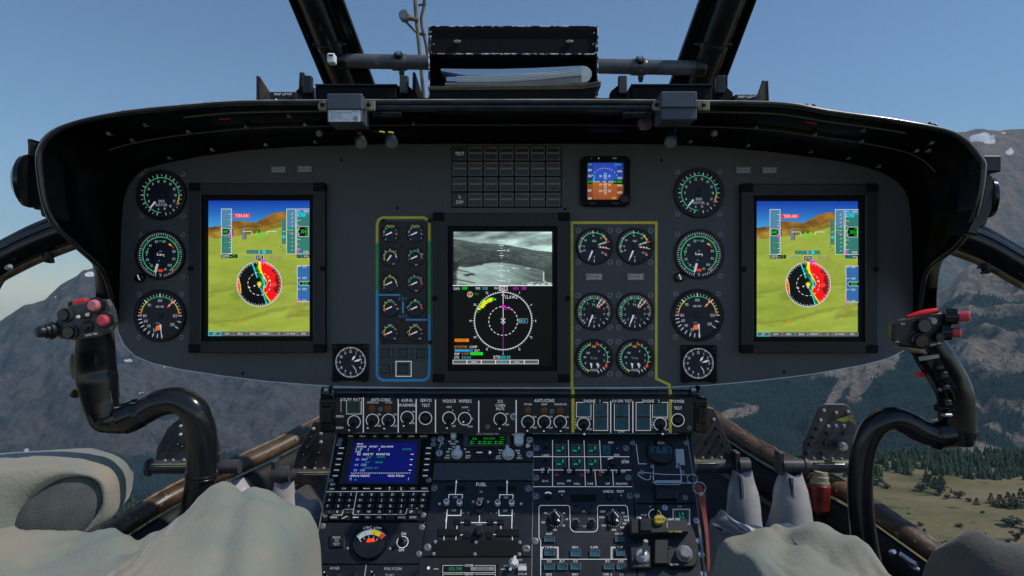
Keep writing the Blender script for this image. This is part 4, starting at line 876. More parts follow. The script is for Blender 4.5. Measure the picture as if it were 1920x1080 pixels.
# ------------------------------------------------------------------ roller tube and clamps behind the switch panel
rt = thing('cross_tube', 'dark tube with two yellow bands between the instrument panel and switch panel', 'tube', loc=W(960, 737, 0.0))
def zt(px, py, y=-0.008): return W(px, py, y)
b = MB(free=rt.location); r = 0.0078
b.tube([zt(612, 736), zt(960, 737), zt(1290, 738)], r, 'hood_rim', 20)
for x0, x1 in ((1070.5, 1076.5), (1252, 1258)): b.tube([zt(x0, 737), zt(x1, 737)], r+0.0006, 'yellow', 20, False)
obj('tube', b, rt)
for px in (612, 1300):
    b = MB(free=rt.location); b.lathe3(zt(px-10, 737), zt(px+12, 737), [(0, .006), (.1, .011), (.6, .011), (.75, .014), (.95, .014), (1, .009)], 'black_gloss', 18)
    b.lathe3(zt(px-4, 731, -.02), zt(px+4, 731, -.02), [(0, .004), (1, .004)], 'steel', 10); b.tube([zt(px+12, 731, -.02), zt(px+13, 736, -.02), zt(px+10, 742, -.022)], .0016, 'tan', 8)
    obj('clamp', b, rt)

# ------------------------------------------------------------------ sloping console
CP = CONS
cb = thing('console', 'dark sloping centre console box carrying the radio, keypad and fuel panels', 'console', CP, 960, 960)
def cbox(b):
    b.prism([(631, 812), (1298, 812), (1331, 1135), (572, 1135)], -300, -3, 'console_side', 1.5, back=True)
part(cb, 'body', cbox, CP, 960, 960)
rails = [([(630, 816), (598, 992), (569, 1135)], 1.6, 'steel_edge'), ([(1001, 830), (999.5, 960), (996.5, 1135)], 2.4, 'steel_edge'), ([(821, 826), (808, 902), (792, 1010), (782, 1135)], 1.6, 'steel_edge'), ([(1180, 820), (1187, 915), (1192, 960)], 1.4, 'mark_faint'), ([(1288, 818), (1302, 905), (1327, 1135)], 1.4, 'steel_edge')]
for q in rails: part(cb, 'rail', lambda b: b.path(q[0], q[1], 1.0, q[2]), CP, 960, 960)
def sc(root, rx, ry, pts, r=4.2, m='dull_steel', h=0, cross=False):
    for x, y in pts: screw(root, CP, rx, ry, x, y, r, m, cross, h)

# keypad unit
KX, KY = 715, 895
kd = thing('keypad_unit', 'flight plan keypad with a blue text screen and lettered keys', 'keypad', CP, KX, KY)
K = lambda X, Y: (580+X/6, 800+Y/6)
def kbz(b):
    b.prism([(633, 813), (821, 813), (802.5, 979), (603, 979)], -3, 2.5, 'matte', 1.2)
    b.frame([K(455, 155), K(1265, 155), K(1225, 668), K(345, 668)], [K(515, 186), K(1225, 186), K(1177, 652), K(420, 645)], 2.5, 9, 5, 'bezel', 1.2, 'bezel_edge')
    P = lambda pts: b.path([K(*p) for p in pts], 1.0, 4.2, 'mark')
    P([(198, 742), (1348, 736)]); P([(540, 742), (496, 985), (505, 998), (1075, 996), (1092, 985), (1100, 940), (1112, 930), (1320, 928)]); P([(505, 940), (400, 940), (388, 948), (378, 990), (368, 1003), (262, 1005)])
part(kd, 'case', kbz, CP, KX, KY)
def kscr(b):
    S = 5.2; b.poly([K(515, 186), K(1225, 186), K(1177, 652), K(420, 645)][::-1], S, 'E_navy')
    def T(t, X, Y, c, m, al='l', sx=0.95, sl=-0.0): b.text(t, *K(X, Y), c/6, S+.4, m, al, sx, 0.18)
    T('FPLN', 545, 209, 17, 'E_white', sx=1.1); T('COURSE   OFFSET   SEQ MODE', 538, 239, 17, 'E_white', sx=1.08); T('[   ]°     [         ]', 532, 268, 20, 'E_white', sx=1.1); T('264', 555, 268, 20, 'E_grn2'); T('AUTO:', 1050, 268, 20, 'E_grn2', sx=1.1); T('STBS', 528, 298, 15, 'E_white', sx=1.1)
    T('02  N42°17  W095°05', 545, 325, 23, 'E_white', sx=1.06); T('024°     175NM', 650, 356, 18, 'E_grn2', sx=1.1); T('03  MSP', 530, 384, 23, 'E_lblue', sx=1.06); T('159°     190NM', 640, 416, 18, 'E_grn2', sx=1.1); T('04  CID', 518, 444, 23, 'E_lblue', sx=1.06); T('HOLD AT', 625, 477, 19, 'E_grn2', sx=1.2); T('05  CID', 507, 504, 23, 'E_lblue', sx=1.06)
    for i in range(28): X = 476+i*24; b.line(*K(X, 536), *K(X+15, 536), .7, S+.4, 'E_white')
    T('<FPLN MGMT', 462, 567, 22, 'E_white', sx=1.1); T('MOD FPLN>', 890, 567, 22, 'E_white', sx=1.0); T('*[', 460, 600, 20, 'E_white'); b.line(*K(510, 612), *K(540, 612), 1, S+.4, 'E_grn2'); T(']', 1115, 598, 20, 'E_white')
    for X, Y in ((1162, 325), (1153, 384), (1145, 443), (1137, 504)): b.line(*K(X-16, Y), *K(X+8, Y), .8, S+.4, 'E_white'); b.disc(*K(X+8, Y), .9, S+.4, 'E_white', 8)
part(kd, 'screen', kscr, CP, KX, KY)
def key(X, Y, w, h, t, c=19, m='mark', arrow=None, hh=5.5):
    x, y = K(X, Y)
    def f(b):
        b.prism([(x-w/2, y-h/2), (x+w/2, y-h/2), (x+w/2, y+h/2), (x-w/2, y+h/2)], 2, hh, 'bezel', 0.6)
        if t == '-line': b.rect(x-w*.32, y-.7, x+w*.32, y+.7, hh+.3, m)
        elif t == '/line': b.line(x-5, y+2.5, x+5, y-2.5, .9, hh+.3, m)
        elif t in ('<-', '->'):
            b.rect(x-6, y-.5, x+6, y+.5, hh+.3, m); s_ = -1 if t == '<-' else 1; b.poly([(x+s_*6, y), (x+s_*3.5, y-1.6), (x+s_*3.5, y+1.6)], hh+.3, m)
        elif t in ('up', 'dn'):
            b.rect(x-.5, y-3, x+.5, y+3, hh+.3, m); s_ = -1 if t == 'up' else 1; b.poly([(x, y+s_*3.4), (x-1.6, y+s_*.8), (x+1.6, y+s_*.8)], hh+.3, m)
        elif t: b.text(t, x, y, c/6, hh+.3, m, sx=1.0, sl=0.1)
    part(kd, 'key', f, CP, KX, KY)
for X, t in ((470, 'MSN'), (605, 'FPLN'), (742, 'FD'), (878, 'IDX'), (1017, 'DIR'), (1153, 'SNSR'), (1290, 'DATA')): key(X, 123, 17, 8, t, 17, 'mark_dim')
for i, Y in enumerate((255, 315, 378, 440, 503, 566)): key(370-i*14, Y, 14, 8.4, '-line'); key(1347-i*8, Y, 14, 8.4, '-line')
key(272, 663, 13, 8.5, 'BRT', 17); key(263, 715, 15, 8, 'DIM', 18)
for X, t in ((395, 'CNI'), (518, 'PAD'), (650, '<-'), (778, '->'), (908, 'up'), (1038, 'dn'), (1167, 'CLR'), (1297, 'WPN')): key(X, 709, 17, 8, t, 18)
for Y, xs, ts in ((775, (242, 358, 475, 600, 708, 823, 942, 1060, 1178, 1292), '123ABCDEFG'), (838, (230, 345, 460, 580, 697, 818, 930, 1050, 1167, 1280), '456HIJKLMN'), (905, (213, 332, 450, 567, 685, 805, 920, 1040, 1157, 1272), '789OPQRSTU'), (969, (230, 322, 440, 558, 677, 795, 912, 1032), '-0.VWXYZ')):
    for X, t in zip(xs, ts): key(X, Y, 16, 9, t, 27)
key(1150, 969, 16, 9, 'SP', 25); key(1240, 969, 10, 9, '-', 20, 'mark_faint')
for X, t in ((283, 'MARK'), (405, '/line'), (530, '-line'), (662, 'TDL'), (790, 'ASE'), (915, ''), (1042, 'DATA'), (1170, 'STAT')): key(X, 1033, 17, 9, t, 18)
sc(kd, KX, KY, [K(350, 158), K(335, 205), K(1400, 150), K(1395, 205), K(245, 615), K(1345, 607), K(180, 1000), K(1285, 1000)], 4, 'dull_steel', 2.5)

# ice detector panel
def panel(name, label, quad, rx, ry, fn, m='console', h=1.5):
    t = thing(name, label, 'control panel', CP, rx, ry)
    def f(b): b.prism(quad, -3, h, m, 1.0, 'console_side'); fn(b)
    part(t, 'face_plate', f, CP, rx, ry); return t
LX, LY = 695, 1018
def licef(b):
    b.path([(647, 1004.5), (646, 1028.5), (618, 1028.5)], .9, 2, 'mark_faint')
    b.text('ON', 757, 1001.5, 5, 2, 'mark', sx=.8); b.text('OFF', 753, 1032, 5, 2, 'mark', sx=.8); ringmark(b, 755, 1017, 10.5, 0, 360, 2, 1.3)
li = panel('ice_detector_panel', 'black panel with the LWC meter, a press to test key and an ON OFF switch', [(601.5, 980), (801, 980), (790, 1058), (586, 1058)], LX, LY, licef)
def met(b):
    b.lathe(695, 1016, [(34, 1.5), (34, 6), (32, 8.5), (30.5, 8.5), (30, 6)], 'black_gloss', 40, False); b.disc(695, 1016, 30.5, 6, 'black', 40)
    cx, cy = 694, 1033
    for a0, a1, m in ((-48, -2, 'mark'), (-2, 31, 'yellow_arc'), (31, 46, 'red_mark')): b.arc(cx, cy, 27.5, 36, a0, a1, 6.4, m)
    b.arc(cx, cy, 36.6, 37.4, -48, 46, 6.4, 'mark')
    for t, a in (('T', -36), ('L', -13), ('M', 15), ('S', 38)): b.text(t, *b.pol(cx, cy, 31.5, a), 4.2, 6.8, 'ink', rot=a)
    for a in (-45, -25, -3, 18, 36): b.tick(cx, cy, 21, 27, a, 1.0, 6.5, 'mark')
    b.poly([(690, 1012.5), (703, 1011.5), (704.5, 1018), (688, 1019.5)][::-1], 6.5, 'E_redled'); b.text('LWC g/m3', 699.5, 991.5, 4.8, 6.6, 'mark', sx=.95)
part(li, 'meter', met, CP, LX, LY)
def ptt(b):
    b.prism(rrect(619, 1004.5, 645.5, 1027.5, 1), 1.5, 4.5, 'black', .6)
    for i, t in enumerate(('PRESS', 'TO', 'TEST')): b.text(t, 632, 1009.5+i*6.2, 4.4, 4.9, 'mark_dim', sx=.8, sl=.15)
part(li, 'push_button', ptt, CP, LX, LY); toggle(li, CP, LX, LY, 755, 1017, 753, 1014, 7, 'black')
sc(li, LX, LY, [(605.5, 987), (791.5, 989), (595.5, 1038), (786, 1039)], 4.6, 'dull_steel', 1.5); sc(li, LX, LY, [(652, 1029), (731.5, 1029.5)], 2, 'steel', 1.5)
QX, QY = 690, 1080
def avf(b):
    b.text('AVAD', 628, 1066, 5, 2, 'mark_dim', sx=.8); b.text('POLYCON', 737, 1067, 5, 2, 'mark_dim', sx=.85); b.line(687, 1060, 680, 1110, 1.2, 2, 'mark_dim'); b.text('TX DKY', 731, 1078.5, 3.4, 2, 'mark_dim', sx=.8); b.text('TEST', 637, 1079, 3.2, 2, 'mark_faint')
av = panel('audio_panel', 'narrow black AVAD audio panel under the LWC meter panel', [(585.5, 1059.5), (790, 1059.5), (778, 1130), (571, 1130)], QX, QY, avf)
for x, y in ((700, 1077), (612, 1078)): toggle(av, CP, QX, QY, x, y+4, x, y, 4, 'mark')
knob(av, CP, QX, QY, 662, 1082, 8, 7); knob(av, CP, QX, QY, 783, 1080, 9, 5)

# radio control with green readout, and the grey blank under it
RX, RY = 911, 840; R_ = lambda X, Y: (790+X/6, 800+Y/6)
def radf(b):
    T = lambda t, X, Y, c, sx=.8: b.text(t, *R_(X, Y), c/6, 3.4, 'mark', sx=sx)
    for t, X, Y in (('ON', 320, 176), ('OFF', 398, 176), ('(PULL)', 358, 200), ('TEST', 325, 262), ('TR', 492, 262), ('OFF', 300, 292), ('A/NF', 522, 295), ('CHNG', 527, 335), ('PRST', 523, 358), ('CNT', 300, 332), ('(PULL)', 295, 358), ('TR/G', 375, 236), ('MAN', 892, 275), ('AJ', 885, 303), ('AJ/M', 868, 340), ('(PULL)', 870, 364), ('MUNI', 1082, 278), ('PRE', 1095, 306), ('TCT', 1105, 338), ('(PULL)', 1105, 362), ('V/U', 232, 196), ('N', 215, 220), ('F', 208, 246), ('INT', 1200, 205), ('BFT', 1200, 238), ('CHECK', 1050, 98), ('LD', 1150, 98)): T(t, X, Y, 17)
    b.line(*R_(1170, 220), *R_(1228, 220), .7, 3.4, 'mark')
rd = panel('radio_panel', 'black radio panel with a green readout and two light grey knobs', [(822.5, 813), (998.5, 813), (1000, 866), (815, 866)], RX, RY, radf, 'radio', 3)
def rdd(b):
    q = [(869, 815.5), (957, 815.5), (956.5, 840), (869, 840)]; b.frame(q, [(879, 820), (949, 820), (949, 836.5), (879, 836.5)], 3, 9, 5, 'slate', 1); b.rect(879, 820, 949, 836.5, 5.2, 'E_black')
    b.text('CHAN  FREQ/NET/TIME', 914, 817.6, 2.6, 9.4, 'mark_dim', sx=.95)
    b.text('88', 890, 825, 5, 5.6, 'E_ready', sx=1); b.text('888:888', 917, 824.5, 4, 5.6, 'E_ready', sx=1)
    for X in (885, 900, 910, 919, 931, 940): b.disc(X-2, 830.5, .9, 5.6, 'E_green', 8); b.disc(X-2, 834, .9, 5.6, 'E_green', 8); b.rect(X-1, 830, X+4, 831, 5.6, 'E_ready'); b.rect(X-1, 833.5, X+5, 834.5, 5.6, 'E_ready')
    b.rect(937, 822, 946, 823, 5.6, 'E_ready'); b.rect(938, 826, 946, 827, 5.6, 'E_ready')
part(rd, 'readout', rdd, CP, RX, RY)
knob(rd, CP, RX, RY, 857, 852, 11, 9, 'knob_grey', 20); knob(rd, CP, RX, RY, 953, 852.5, 12, 9, 'knob_grey', -12)
part(rd, 'slide_switch', lambda b: b.prism(rrect(845.5, 809, 856, 827, 5), 3, 14, 'knob_grey', 1.5), CP, RX, RY); part(rd, 'slide_switch', lambda b: b.prism(rrect(964, 812, 981.5, 838.5, 7), 3, 14, 'knob_grey', 1.5), CP, RX, RY)
def bt(x, f):
    def g(b): b.prism([(x-8, 845.5), (x+8, 845.5), (x+8, 858.5), (x-8, 858.5)], 3, 7, 'black', .8, 'bezel_edge'); f(b)
    part(rd, 'push_button', g, CP, RX, RY)
bt(899, lambda b: b.rect(894, 850.7, 904.5, 852.3, 7.4, 'mark')); bt(919.5, lambda b: b.poly([(917, 848), (917, 855), (922.5, 851.5)][::-1], 7.4, 'mark'))
sc(rd, RX, RY, [R_(220, 145), R_(203, 305), R_(1218, 155), R_(1218, 318)], 5.2, 'steel', 3)
bp = panel('blank_plate', 'plain grey blank plate between the radio and the FUEL panel', [(814.5, 867.5), (1000, 867.5), (999.5, 901.5), (809, 901.5)], 905, 884, lambda b: None, 'slate', 1.2)

# fuel panel
FX, FY = 900, 970; A_ = R_; B_ = lambda X, Y: (790+X/8.727, 960+Y/8.727)
def fuelf(b):
    h = 2; P = lambda f, pts, w=1.35: b.path([f(*p) for p in pts], w, h, 'mark')
    b.text('FUEL', 902.5, 909, 6.2, h, 'mark', sx=.95); b.text('kg', 902, 922, 3.6, h, 'mark_dim')
    P(A_, [(395, 625), (383, 768)]); P(A_, [(308, 815), (312, 768), (463, 768), (460, 815)]); P(A_, [(296, 935), (276, 1080)]); P(A_, [(448, 935), (445, 1003), (290, 1003)])
    P(A_, [(965, 628), (963, 770)]); P(A_, [(880, 815), (882, 770), (1032, 770), (1030, 815)]); P(A_, [(873, 935), (873, 1004), (1022, 1004)]); P(A_, [(1023, 935), (1020, 1080)])
    for X, Y in ((395, 615), (965, 618)): x, y = A_(X, Y); b.poly([(x, y-2.5), (x-2, y+3), (x+2, y+3)], h, 'mark')
    for t, X, Y in (('ON', 384, 797), ('ON', 953, 800), ('OFF', 368, 948), ('OFF', 944, 952), ('XFER', 666, 816), ('OFF', 664, 845)): b.text(t, *A_(X, Y), 3.8, h, 'mark_dim', sx=.85)
    for X, s_ in ((575, 1), (590, 1), (745, -1), (760, -1)): x, y = A_(X, 850); b.path([(x+s_*1.3, y-2.4), (x-s_*.8, y), (x+s_*1.3, y+2.4)], .6, h, 'mark_dim')
    for X in (205, 1122): x, y = A_(X, 872); b.arc(x, y, 1.4, 2.2, 0, 360, h, 'mark_dim', 30); b.line(x-2.8, y, x+2.8, y, .5, h, 'mark_dim')
    for t, X, Y in (('1', 268, 975), ('2', 468, 975), ('5', 530, 975), ('6', 785, 975), ('3', 845, 975), ('4', 1043, 980)): b.text(t, *A_(X, Y), 2.8, h, 'mark_dim')
    P(B_, [(425, 0), (402, 278)]); P(B_, [(585, 230), (585, 285)]); P(B_, [(953, 60), (950, 178)]); P(B_, [(818, 180), (1075, 180)]); P(B_, [(645, 178), (700, 178)]); P(B_, [(1188, 180), (1243, 180)]); P(B_, [(1300, 232), (1302, 288)]); P(B_, [(1485, 0), (1480, 278)])
    P(B_, [(373, 400), (371, 465)]); P(B_, [(570, 402), (566, 465)]); P(B_, [(610, 398), (685, 372)]); P(B_, [(1178, 375), (1222, 375)]); P(B_, [(1490, 410), (1490, 468)]); b.text('LONGI', *B_(945, 213), 2.8, h, 'mark_dim')
fp = panel('fuel_panel', 'black FUEL panel with white flow lines and four round switches', [(808, 903), (999, 903), (997, 1044), (788, 1044)], FX, FY, fuelf, 'console', 1.5)
def win(f, X0_, Y0_, X1_, Y1_, m='matte', hh=4): 
    def g(b): x0, y0 = f(X0_, Y0_); x1, y1 = f(X1_, Y1_); b.prism([(x0, y0), (x1, y0), (x1, y1), (x0, y1)], 1, hh, m, .6, 'console')
    part(fp, 'caption_light', g, CP, FX, FY)
for q in ((278, 675, 365, 722), (415, 678, 497, 722), (850, 680, 940, 722), (988, 680, 1075, 722)): win(A_, *q)
for q in ((545, 125, 640, 215), (708, 125, 812, 215), (1078, 128, 1188, 215), (1250, 128, 1355, 215), (690, 335, 795, 440), (1068, 335, 1168, 440), (280, 290, 640, 400), (1225, 290, 1605, 405)): win(B_, *q)
win(B_, 190, 468, 1650, 738, 'matte', 3)
def fsw(X, Y):
    x, y = A_(X, Y)
    part(fp, 'rotary_switch', lambda b: b.lathe(x, y, [(7, 1.5), (7, 3, 'black'), (5.6, 3, 'black'), (5.6, 12), (4.6, 13.5), (3, 13.5), (2.6, 12.5, 'dull_steel')], 'knob_grey', 22), CP, FX, FY)
for X, Y in ((288, 868), (433, 873), (860, 877), (1016, 877)): fsw(X, Y)
def xf(b):
    x, y = A_(653, 893); b.lathe(x, y+6, [(9, 1.5), (9, 4), (7, 5)], 'black', 22); b.lathe(x, y, [(4.6, 5), (4.6, 15), (4.2, 15.2, 'mark'), (2.4, 15.2, 'black'), (1.5, 14.8)], 'black', 20)
part(fp, 'toggle_switch', xf, CP, FX, FY)
knob(fp, CP, FX, FY, *B_(935, 350), 10, 8, 'black', 0)
sc(fp, FX, FY, [A_(145, 695), A_(1203, 700), B_(105, 582), B_(1730, 598)], 5.2, 'dull_steel', 1.5); sc(fp, FX, FY, [B_(228, 500), B_(890, 505), B_(1610, 508), B_(205, 695), B_(877, 700), B_(1603, 700)], 2.6, 'steel', 3, True)

# COM1 radio
MX, MY = 893, 1075
def comf(b):
    h = 3.4; f = B_
    b.text('OFF', *f(1385, 893), 3.8, h, 'mark_dim', sx=.85); b.text('XMT', *f(1612, 795), 3.6, h, 'mark_dim', sx=.8); b.text('IDENT', *f(1662, 876), 3.6, h, 'mark', sx=.8); b.text('DME-H', *f(1652, 1022), 4, h, 'mark', sx=.85)
    b.line(*f(205, 942), *f(285, 942), 1.4, h, 'mark_dim'); b.line(*f(1300, 945), *f(1380, 945), 1.4, h, 'mark_dim')
    for X, Y in ((120, 925), (1458, 942)): b.disc(*f(X, Y), 2.8, h, 'mark', 12)
cm = panel('com_radio', 'black COM1 radio showing green 122.715 beside boxed 121.500', [(787, 1046), (996.5, 1046), (994, 1135), (776, 1135)], MX, MY, comf, 'radio', 3)
def comd(b):
    f = B_; b.prism([f(335, 860), f(1270, 860), f(1270, 1250), f(320, 1250)], 3, 4, 'matte', .6)
    for y0, y1, t in ((887, 1005, 'COM1'), (1030, 1150, 'NAV1')): b.path([f(690, y0), f(357, y0), f(350, y1), f(1212, y1), f(1212, y0), f(875, y0)], 1.1, 4.4, 'mark_dim'); b.text(t, *f(780, y0), 4.2, 4.4, 'mark', sx=1.0)
    b.text('122.715', *f(560, 943), 5.2, 4.6, 'E_ind', sx=1.05); b.rect(*f(810, 908), *f(1196, 970), 4.4, 'E_grey'); b.text('121.500', *f(1003, 940), 5.2, 4.8, 'E_black', sx=1.05)
    b.text('108.20', *f(560, 1092), 5.2, 4.6, 'E_ind', sx=1.05)
part(cm, 'readout', comd, CP, MX, MY); knob(cm, CP, MX, MY, *B_(1510, 850), 9.5, 12, 'knob_grey', 20)
part(cm, 'push_button', lambda b: b.prism([B_(1580, 908), B_(1718, 908), B_(1718, 985), B_(1580, 985)], 3, 9, 'knob_grey', .8), CP, MX, MY)

# autopilot panels
UX, UY = 1090, 865; U_ = lambda X, Y: (980+X/6.752, 800+Y/6.752)
def apf(b):
    h = 2; L = lambda pts, w=1.05: b.path([U_(*p) for p in pts], w, h, 'mark')
    L([(378, 175), (378, 760)]); L([(577, 175), (588, 548)]); L([(775, 178), (793, 757)]); L([(972, 178), (992, 548)]); L([(135, 385), (1350, 386)]); L([(135, 553), (1370, 556)]); L([(912, 556), (928, 755)]); L([(1136, 556), (1148, 755)]); L([(135, 765), (1385, 765)], 1)
    T = lambda t, X, Y, c=22, sx=.85: b.text(t, *U_(X, Y), c/6.752, h, 'mark', sx=sx)
    for t, X, Y in (('LANE 1', 295, 366), ('LANE 2', 290, 535), ('TEST', 1115, 208), ('RUN', 1190, 362), ('A     E', 285, 578), ('G.A.S.', 288, 692), ('PITCH', 482, 727), ('ROLL', 690, 728), ('OFF', 585, 692), ('ACT', 590, 578), ('TURB', 852, 727), ('HOLD', 850, 577), ('COLL', 1000, 577), ('OFF', 1076, 727), ('RELEASED', 1252, 727), ('CYC TRIM', 1237, 577)): T(t, X, Y, 24 if t not in ('ACT', 'HOLD', 'COLL', 'CYC TRIM') else 19)
    b.arc(*U_(1128, 460), 8.2, 9.8, -50, 20, h, 'mark'); b.rect(*U_(1243, 390), *U_(1345, 482), h, 'slate'); b.text('sfim', *U_(1297, 446), 6.5, h+.3, 'mark', sx=.8)
ap = panel('autopilot_panel', 'black autopilot panel with six green-marked lane buttons and white grid lines', [(1001, 815), (1181, 815), (1187, 912), (999.5, 912)], UX, UY, apf)
for X0_, Y0_, X1_, Y1_ in ((410, 232, 548, 372), (612, 232, 752, 372), (820, 232, 952, 372), (410, 400, 548, 542), (622, 400, 760, 542), (822, 400, 955, 542)): button(ap, CP, UX, UY, *U_(X0_, Y0_), *U_(X1_, Y1_), 'dark_green', 5, txt='seg')
part(ap, 'digit_display', lambda b: (b.prism([U_(1008, 236), U_(1112, 236), U_(1112, 368), U_(1008, 368)], 1, 3, 'teal_key', .6), b.text('8', *U_(1062, 310), 9, 3.3, 'dark_green')), CP, UX, UY)
for X, Y, tx, ty in ((298, 300, 298, 270), (295, 465, 295, 440), (1185, 300, 1185, 318), (293, 630, 293, 560), (535, 630, 530, 555), (636, 630, 642, 555), (858, 630, 858, 550), (1077, 632, 1077, 560), (1210, 632, 1210, 560)): toggle(ap, CP, UX, UY, *U_(X, Y), *U_(tx, ty), 5.2, 'dull_steel')
for X, Y in ((432, 608), (740, 610), (978, 605)): x, y = U_(X, Y); part(ap, 'indicator_lamp', lambda b: b.lathe(x, y+2, [(4.5, 1.5), (4.5, 4, 'black'), (3.6, 6), (2, 7)], 'amber', 16), CP, UX, UY)
knob(ap, CP, UX, UY, *U_(1130, 475), 7, 8)
sc(ap, UX, UY, [U_(175, 275), U_(170, 650), U_(1305, 278), U_(1335, 648)], 4.8, 'dull_steel', 1.5)
VX, VY = 1088, 1000; V_ = lambda X, Y: (980+X/7.2, 930+Y/7.2)
def afc(b):
    h = 2; L = lambda pts, w=.95: b.path([V_(*p) for p in pts], w, h, 'mark'); T = lambda t, X, Y, c=27, m='mark': b.text(t, *V_(X, Y), c/7.2, h, m, sx=.85)
    b.text('ANN', *U_(490, 825), 4, h, 'mark', sx=.9); b.text('CHECK  TEST', *U_(1148, 825), 4.2, h, 'mark', sx=.95); b.arc(*U_(322, 893), 7.5, 10, -40, 45, h, 'mark')
    L([(243, 1080), (243, 610), (220, 570), (220, 155), (240, 132), (610, 132), (635, 150), (642, 430), (665, 470), (700, 490), (960, 490), (1000, 470), (1012, 430), (1008, 155), (1030, 132), (1385, 132), (1412, 155), (1428, 350)])
    L([(245, 858), (1405, 858)]); L([(285, 695), (250, 695), (250, 850)]); L([(432, 695), (480, 695), (480, 856)]); L([(285, 706), (262, 706), (262, 850)], .8); L([(432, 706), (466, 706), (466, 856)], .8); L([(1250, 695), (1192, 695), (1192, 856)]); L([(1250, 706), (1206, 706), (1206, 856)], .8)
    for t, X, Y in (('Ft', 438, 195), ('300', 310, 237), ('40', 556, 237), ('60', 595, 318), ('80', 555, 403), ('100', 438, 463), ('200', 277, 360), ('Ft', 1218, 193), ('2500', 1078, 215), ('100', 1352, 235), ('200', 1382, 282), ('2000', 1066, 293), ('300', 1388, 332), ('400', 1370, 378), ('1500', 1096, 403), ('500', 1340, 428), ('1000', 1232, 462)): T(t, X, Y, 25)
    for t, X, Y in (('H.HT', 360, 517), ('CR.HT', 1300, 515), ('T.DWN', 362, 697), ('HOV.', 712, 697), ('G.SPD', 965, 697), ('T.UP', 1310, 695), ('A/S', 357, 885), ('ALT', 530, 885), ('V/S', 710, 885), ('B/C', 1147, 885), ('LOC', 1325, 885), ('HDG', 352, 1063), ('NAV', 708, 1063), ('VOR A', 1145, 1063), ('G/S', 1328, 1063)): T(t, X, Y, 29)
    T('CPL', 825, 215, 24, 'mark_dim'); T('COLL', 718, 318, 24, 'mark_dim'); T('CYCL', 925, 315, 24, 'mark_dim'); T('F/D', 832, 415, 24, 'mark_dim')
    for cx, cy in ((438, 315), (1225, 315)):
        for i in range(16): b.tick(*V_(cx, cy), 13.2, 15.5, -50+i*17.5, .7, h, 'mark')
ac = panel('flight_director_panel', 'black flight director panel with two numbered height knobs and teal mode keys', [(999.5, 914), (1187, 914), (1196, 1135), (996.5, 1135)], VX, VY, afc)
part(ac, 'readout', lambda b: b.prism([U_(612, 866), U_(928, 866), U_(928, 952), U_(612, 952)], 1, 3, 'matte', .6), CP, VX, VY)
for X, Y in ((438, 315), (1225, 315)):
    x, y = V_(X, Y)
    def kf(b):
        b.lathe(x, y, [(12.5, 1.5), (12.5, 6), (11, 8), (9, 8)], 'black', 28); b.prism([(x-3, y-10), (x+3, y-10), (x+3, y+10), (x-3, y+10)], 7, 14, 'black_gloss', 1.2); q = b.pol(x, y, 10, 130); b.poly([b.pol(x, y, 12, 130), b.pol(x, y, 6, 105), b.pol(x, y, 6, 155)], 8.6, 'mark'); b.line(*b.pol(x, y, 9, 0), *b.pol(x, y, 8, 100), 1, 14.4, 'mark')
    part(ac, 'knob', kf, CP, VX, VY)
for X, Y in ((718, 180), (930, 180), (722, 378), (935, 378)): x, y = V_(X, Y); part(ac, 'push_button', lambda b: b.lathe(x, y, [(7.5, 1.5), (7.5, 4), (6.8, 5, 'dull_steel'), (5.8, 5), (5.6, 7), (4, 7.6)], 'black_gloss', 24), CP, VX, VY)
for X0_, Y0_, X1_, Y1_ in ((288, 560, 432, 632), (1240, 560, 1372, 632), (290, 735, 432, 820), (640, 738, 785, 832), (900, 738, 1040, 832), (1252, 735, 1375, 822), (285, 922, 432, 1010), (460, 922, 605, 1010), (640, 922, 785, 1010), (1085, 925, 1225, 1005), (1262, 925, 1380, 1005)): button(ac, CP, VX, VY, *V_(X0_, Y0_), *V_(X1_, Y1_), 'teal_key', 5)
knob(ac, CP, VX, VY, *U_(322, 895), 6, 8); knob(ac, CP, VX, VY, *U_(1100, 895), 7.5, 7)
for X, Y in ((490, 890), (1232, 900)): toggle(ac, CP, VX, VY, *U_(X, Y), *U_(X, Y+14), 3, 'mark')
sc(ac, VX, VY, [U_(170, 885), U_(1355, 880), V_(170, 610), (986, 1029)], 4.8, 'dull_steel', 1.5)

# right-hand column: standby compass dial, guarded float handle, shear switch
ZX, ZY = 1235, 880; Z_ = lambda X, Y: (1160+X/3.857, 800+Y/3.857)
def hf(b):
    h = 2; b.path([Z_(125, 130), Z_(143, 272), Z_(200, 272)], .9, h, 'mark_dim'); b.prism([Z_(408, 165), Z_(468, 165), Z_(478, 280), Z_(415, 280)], 1, 2.4, 'lamp_glass_grey', .3)
hp = panel('float_panel', 'black panel with a round teal dial and a wire guarded lever with a pull pin', [(1181.5, 817), (1288.5, 817), (1302, 944), (1189, 944)], ZX, ZY, hf)
def rdial(b):
    x, y = Z_(300, 185); b.lathe(x, y, [(27, 1.5), (27, 7), (25.5, 9), (24, 9), (23, 5)], 'black', 40, False); b.disc(x, y, 23.5, 5, 'black_gloss', 40)
    b.rect(*Z_(232, 152), *Z_(384, 202), 5.4, 'teal_key'); b.prism([Z_(232, 152), Z_(384, 152), Z_(384, 202), Z_(232, 202)], 5, 5.6, 'teal_key', .2)
    for X in (258, 302, 358): b.rect(*Z_(X-11, 152 if X == 302 else 162), *Z_(X+11, 188 if X == 302 else 200), 5.9, 'black')
    b.prism(rrect(*Z_(275, 118), *Z_(328, 135), 1.5), 5, 6, 'tan', .4)
part(hp, 'dial', rdial, CP, ZX, ZY)
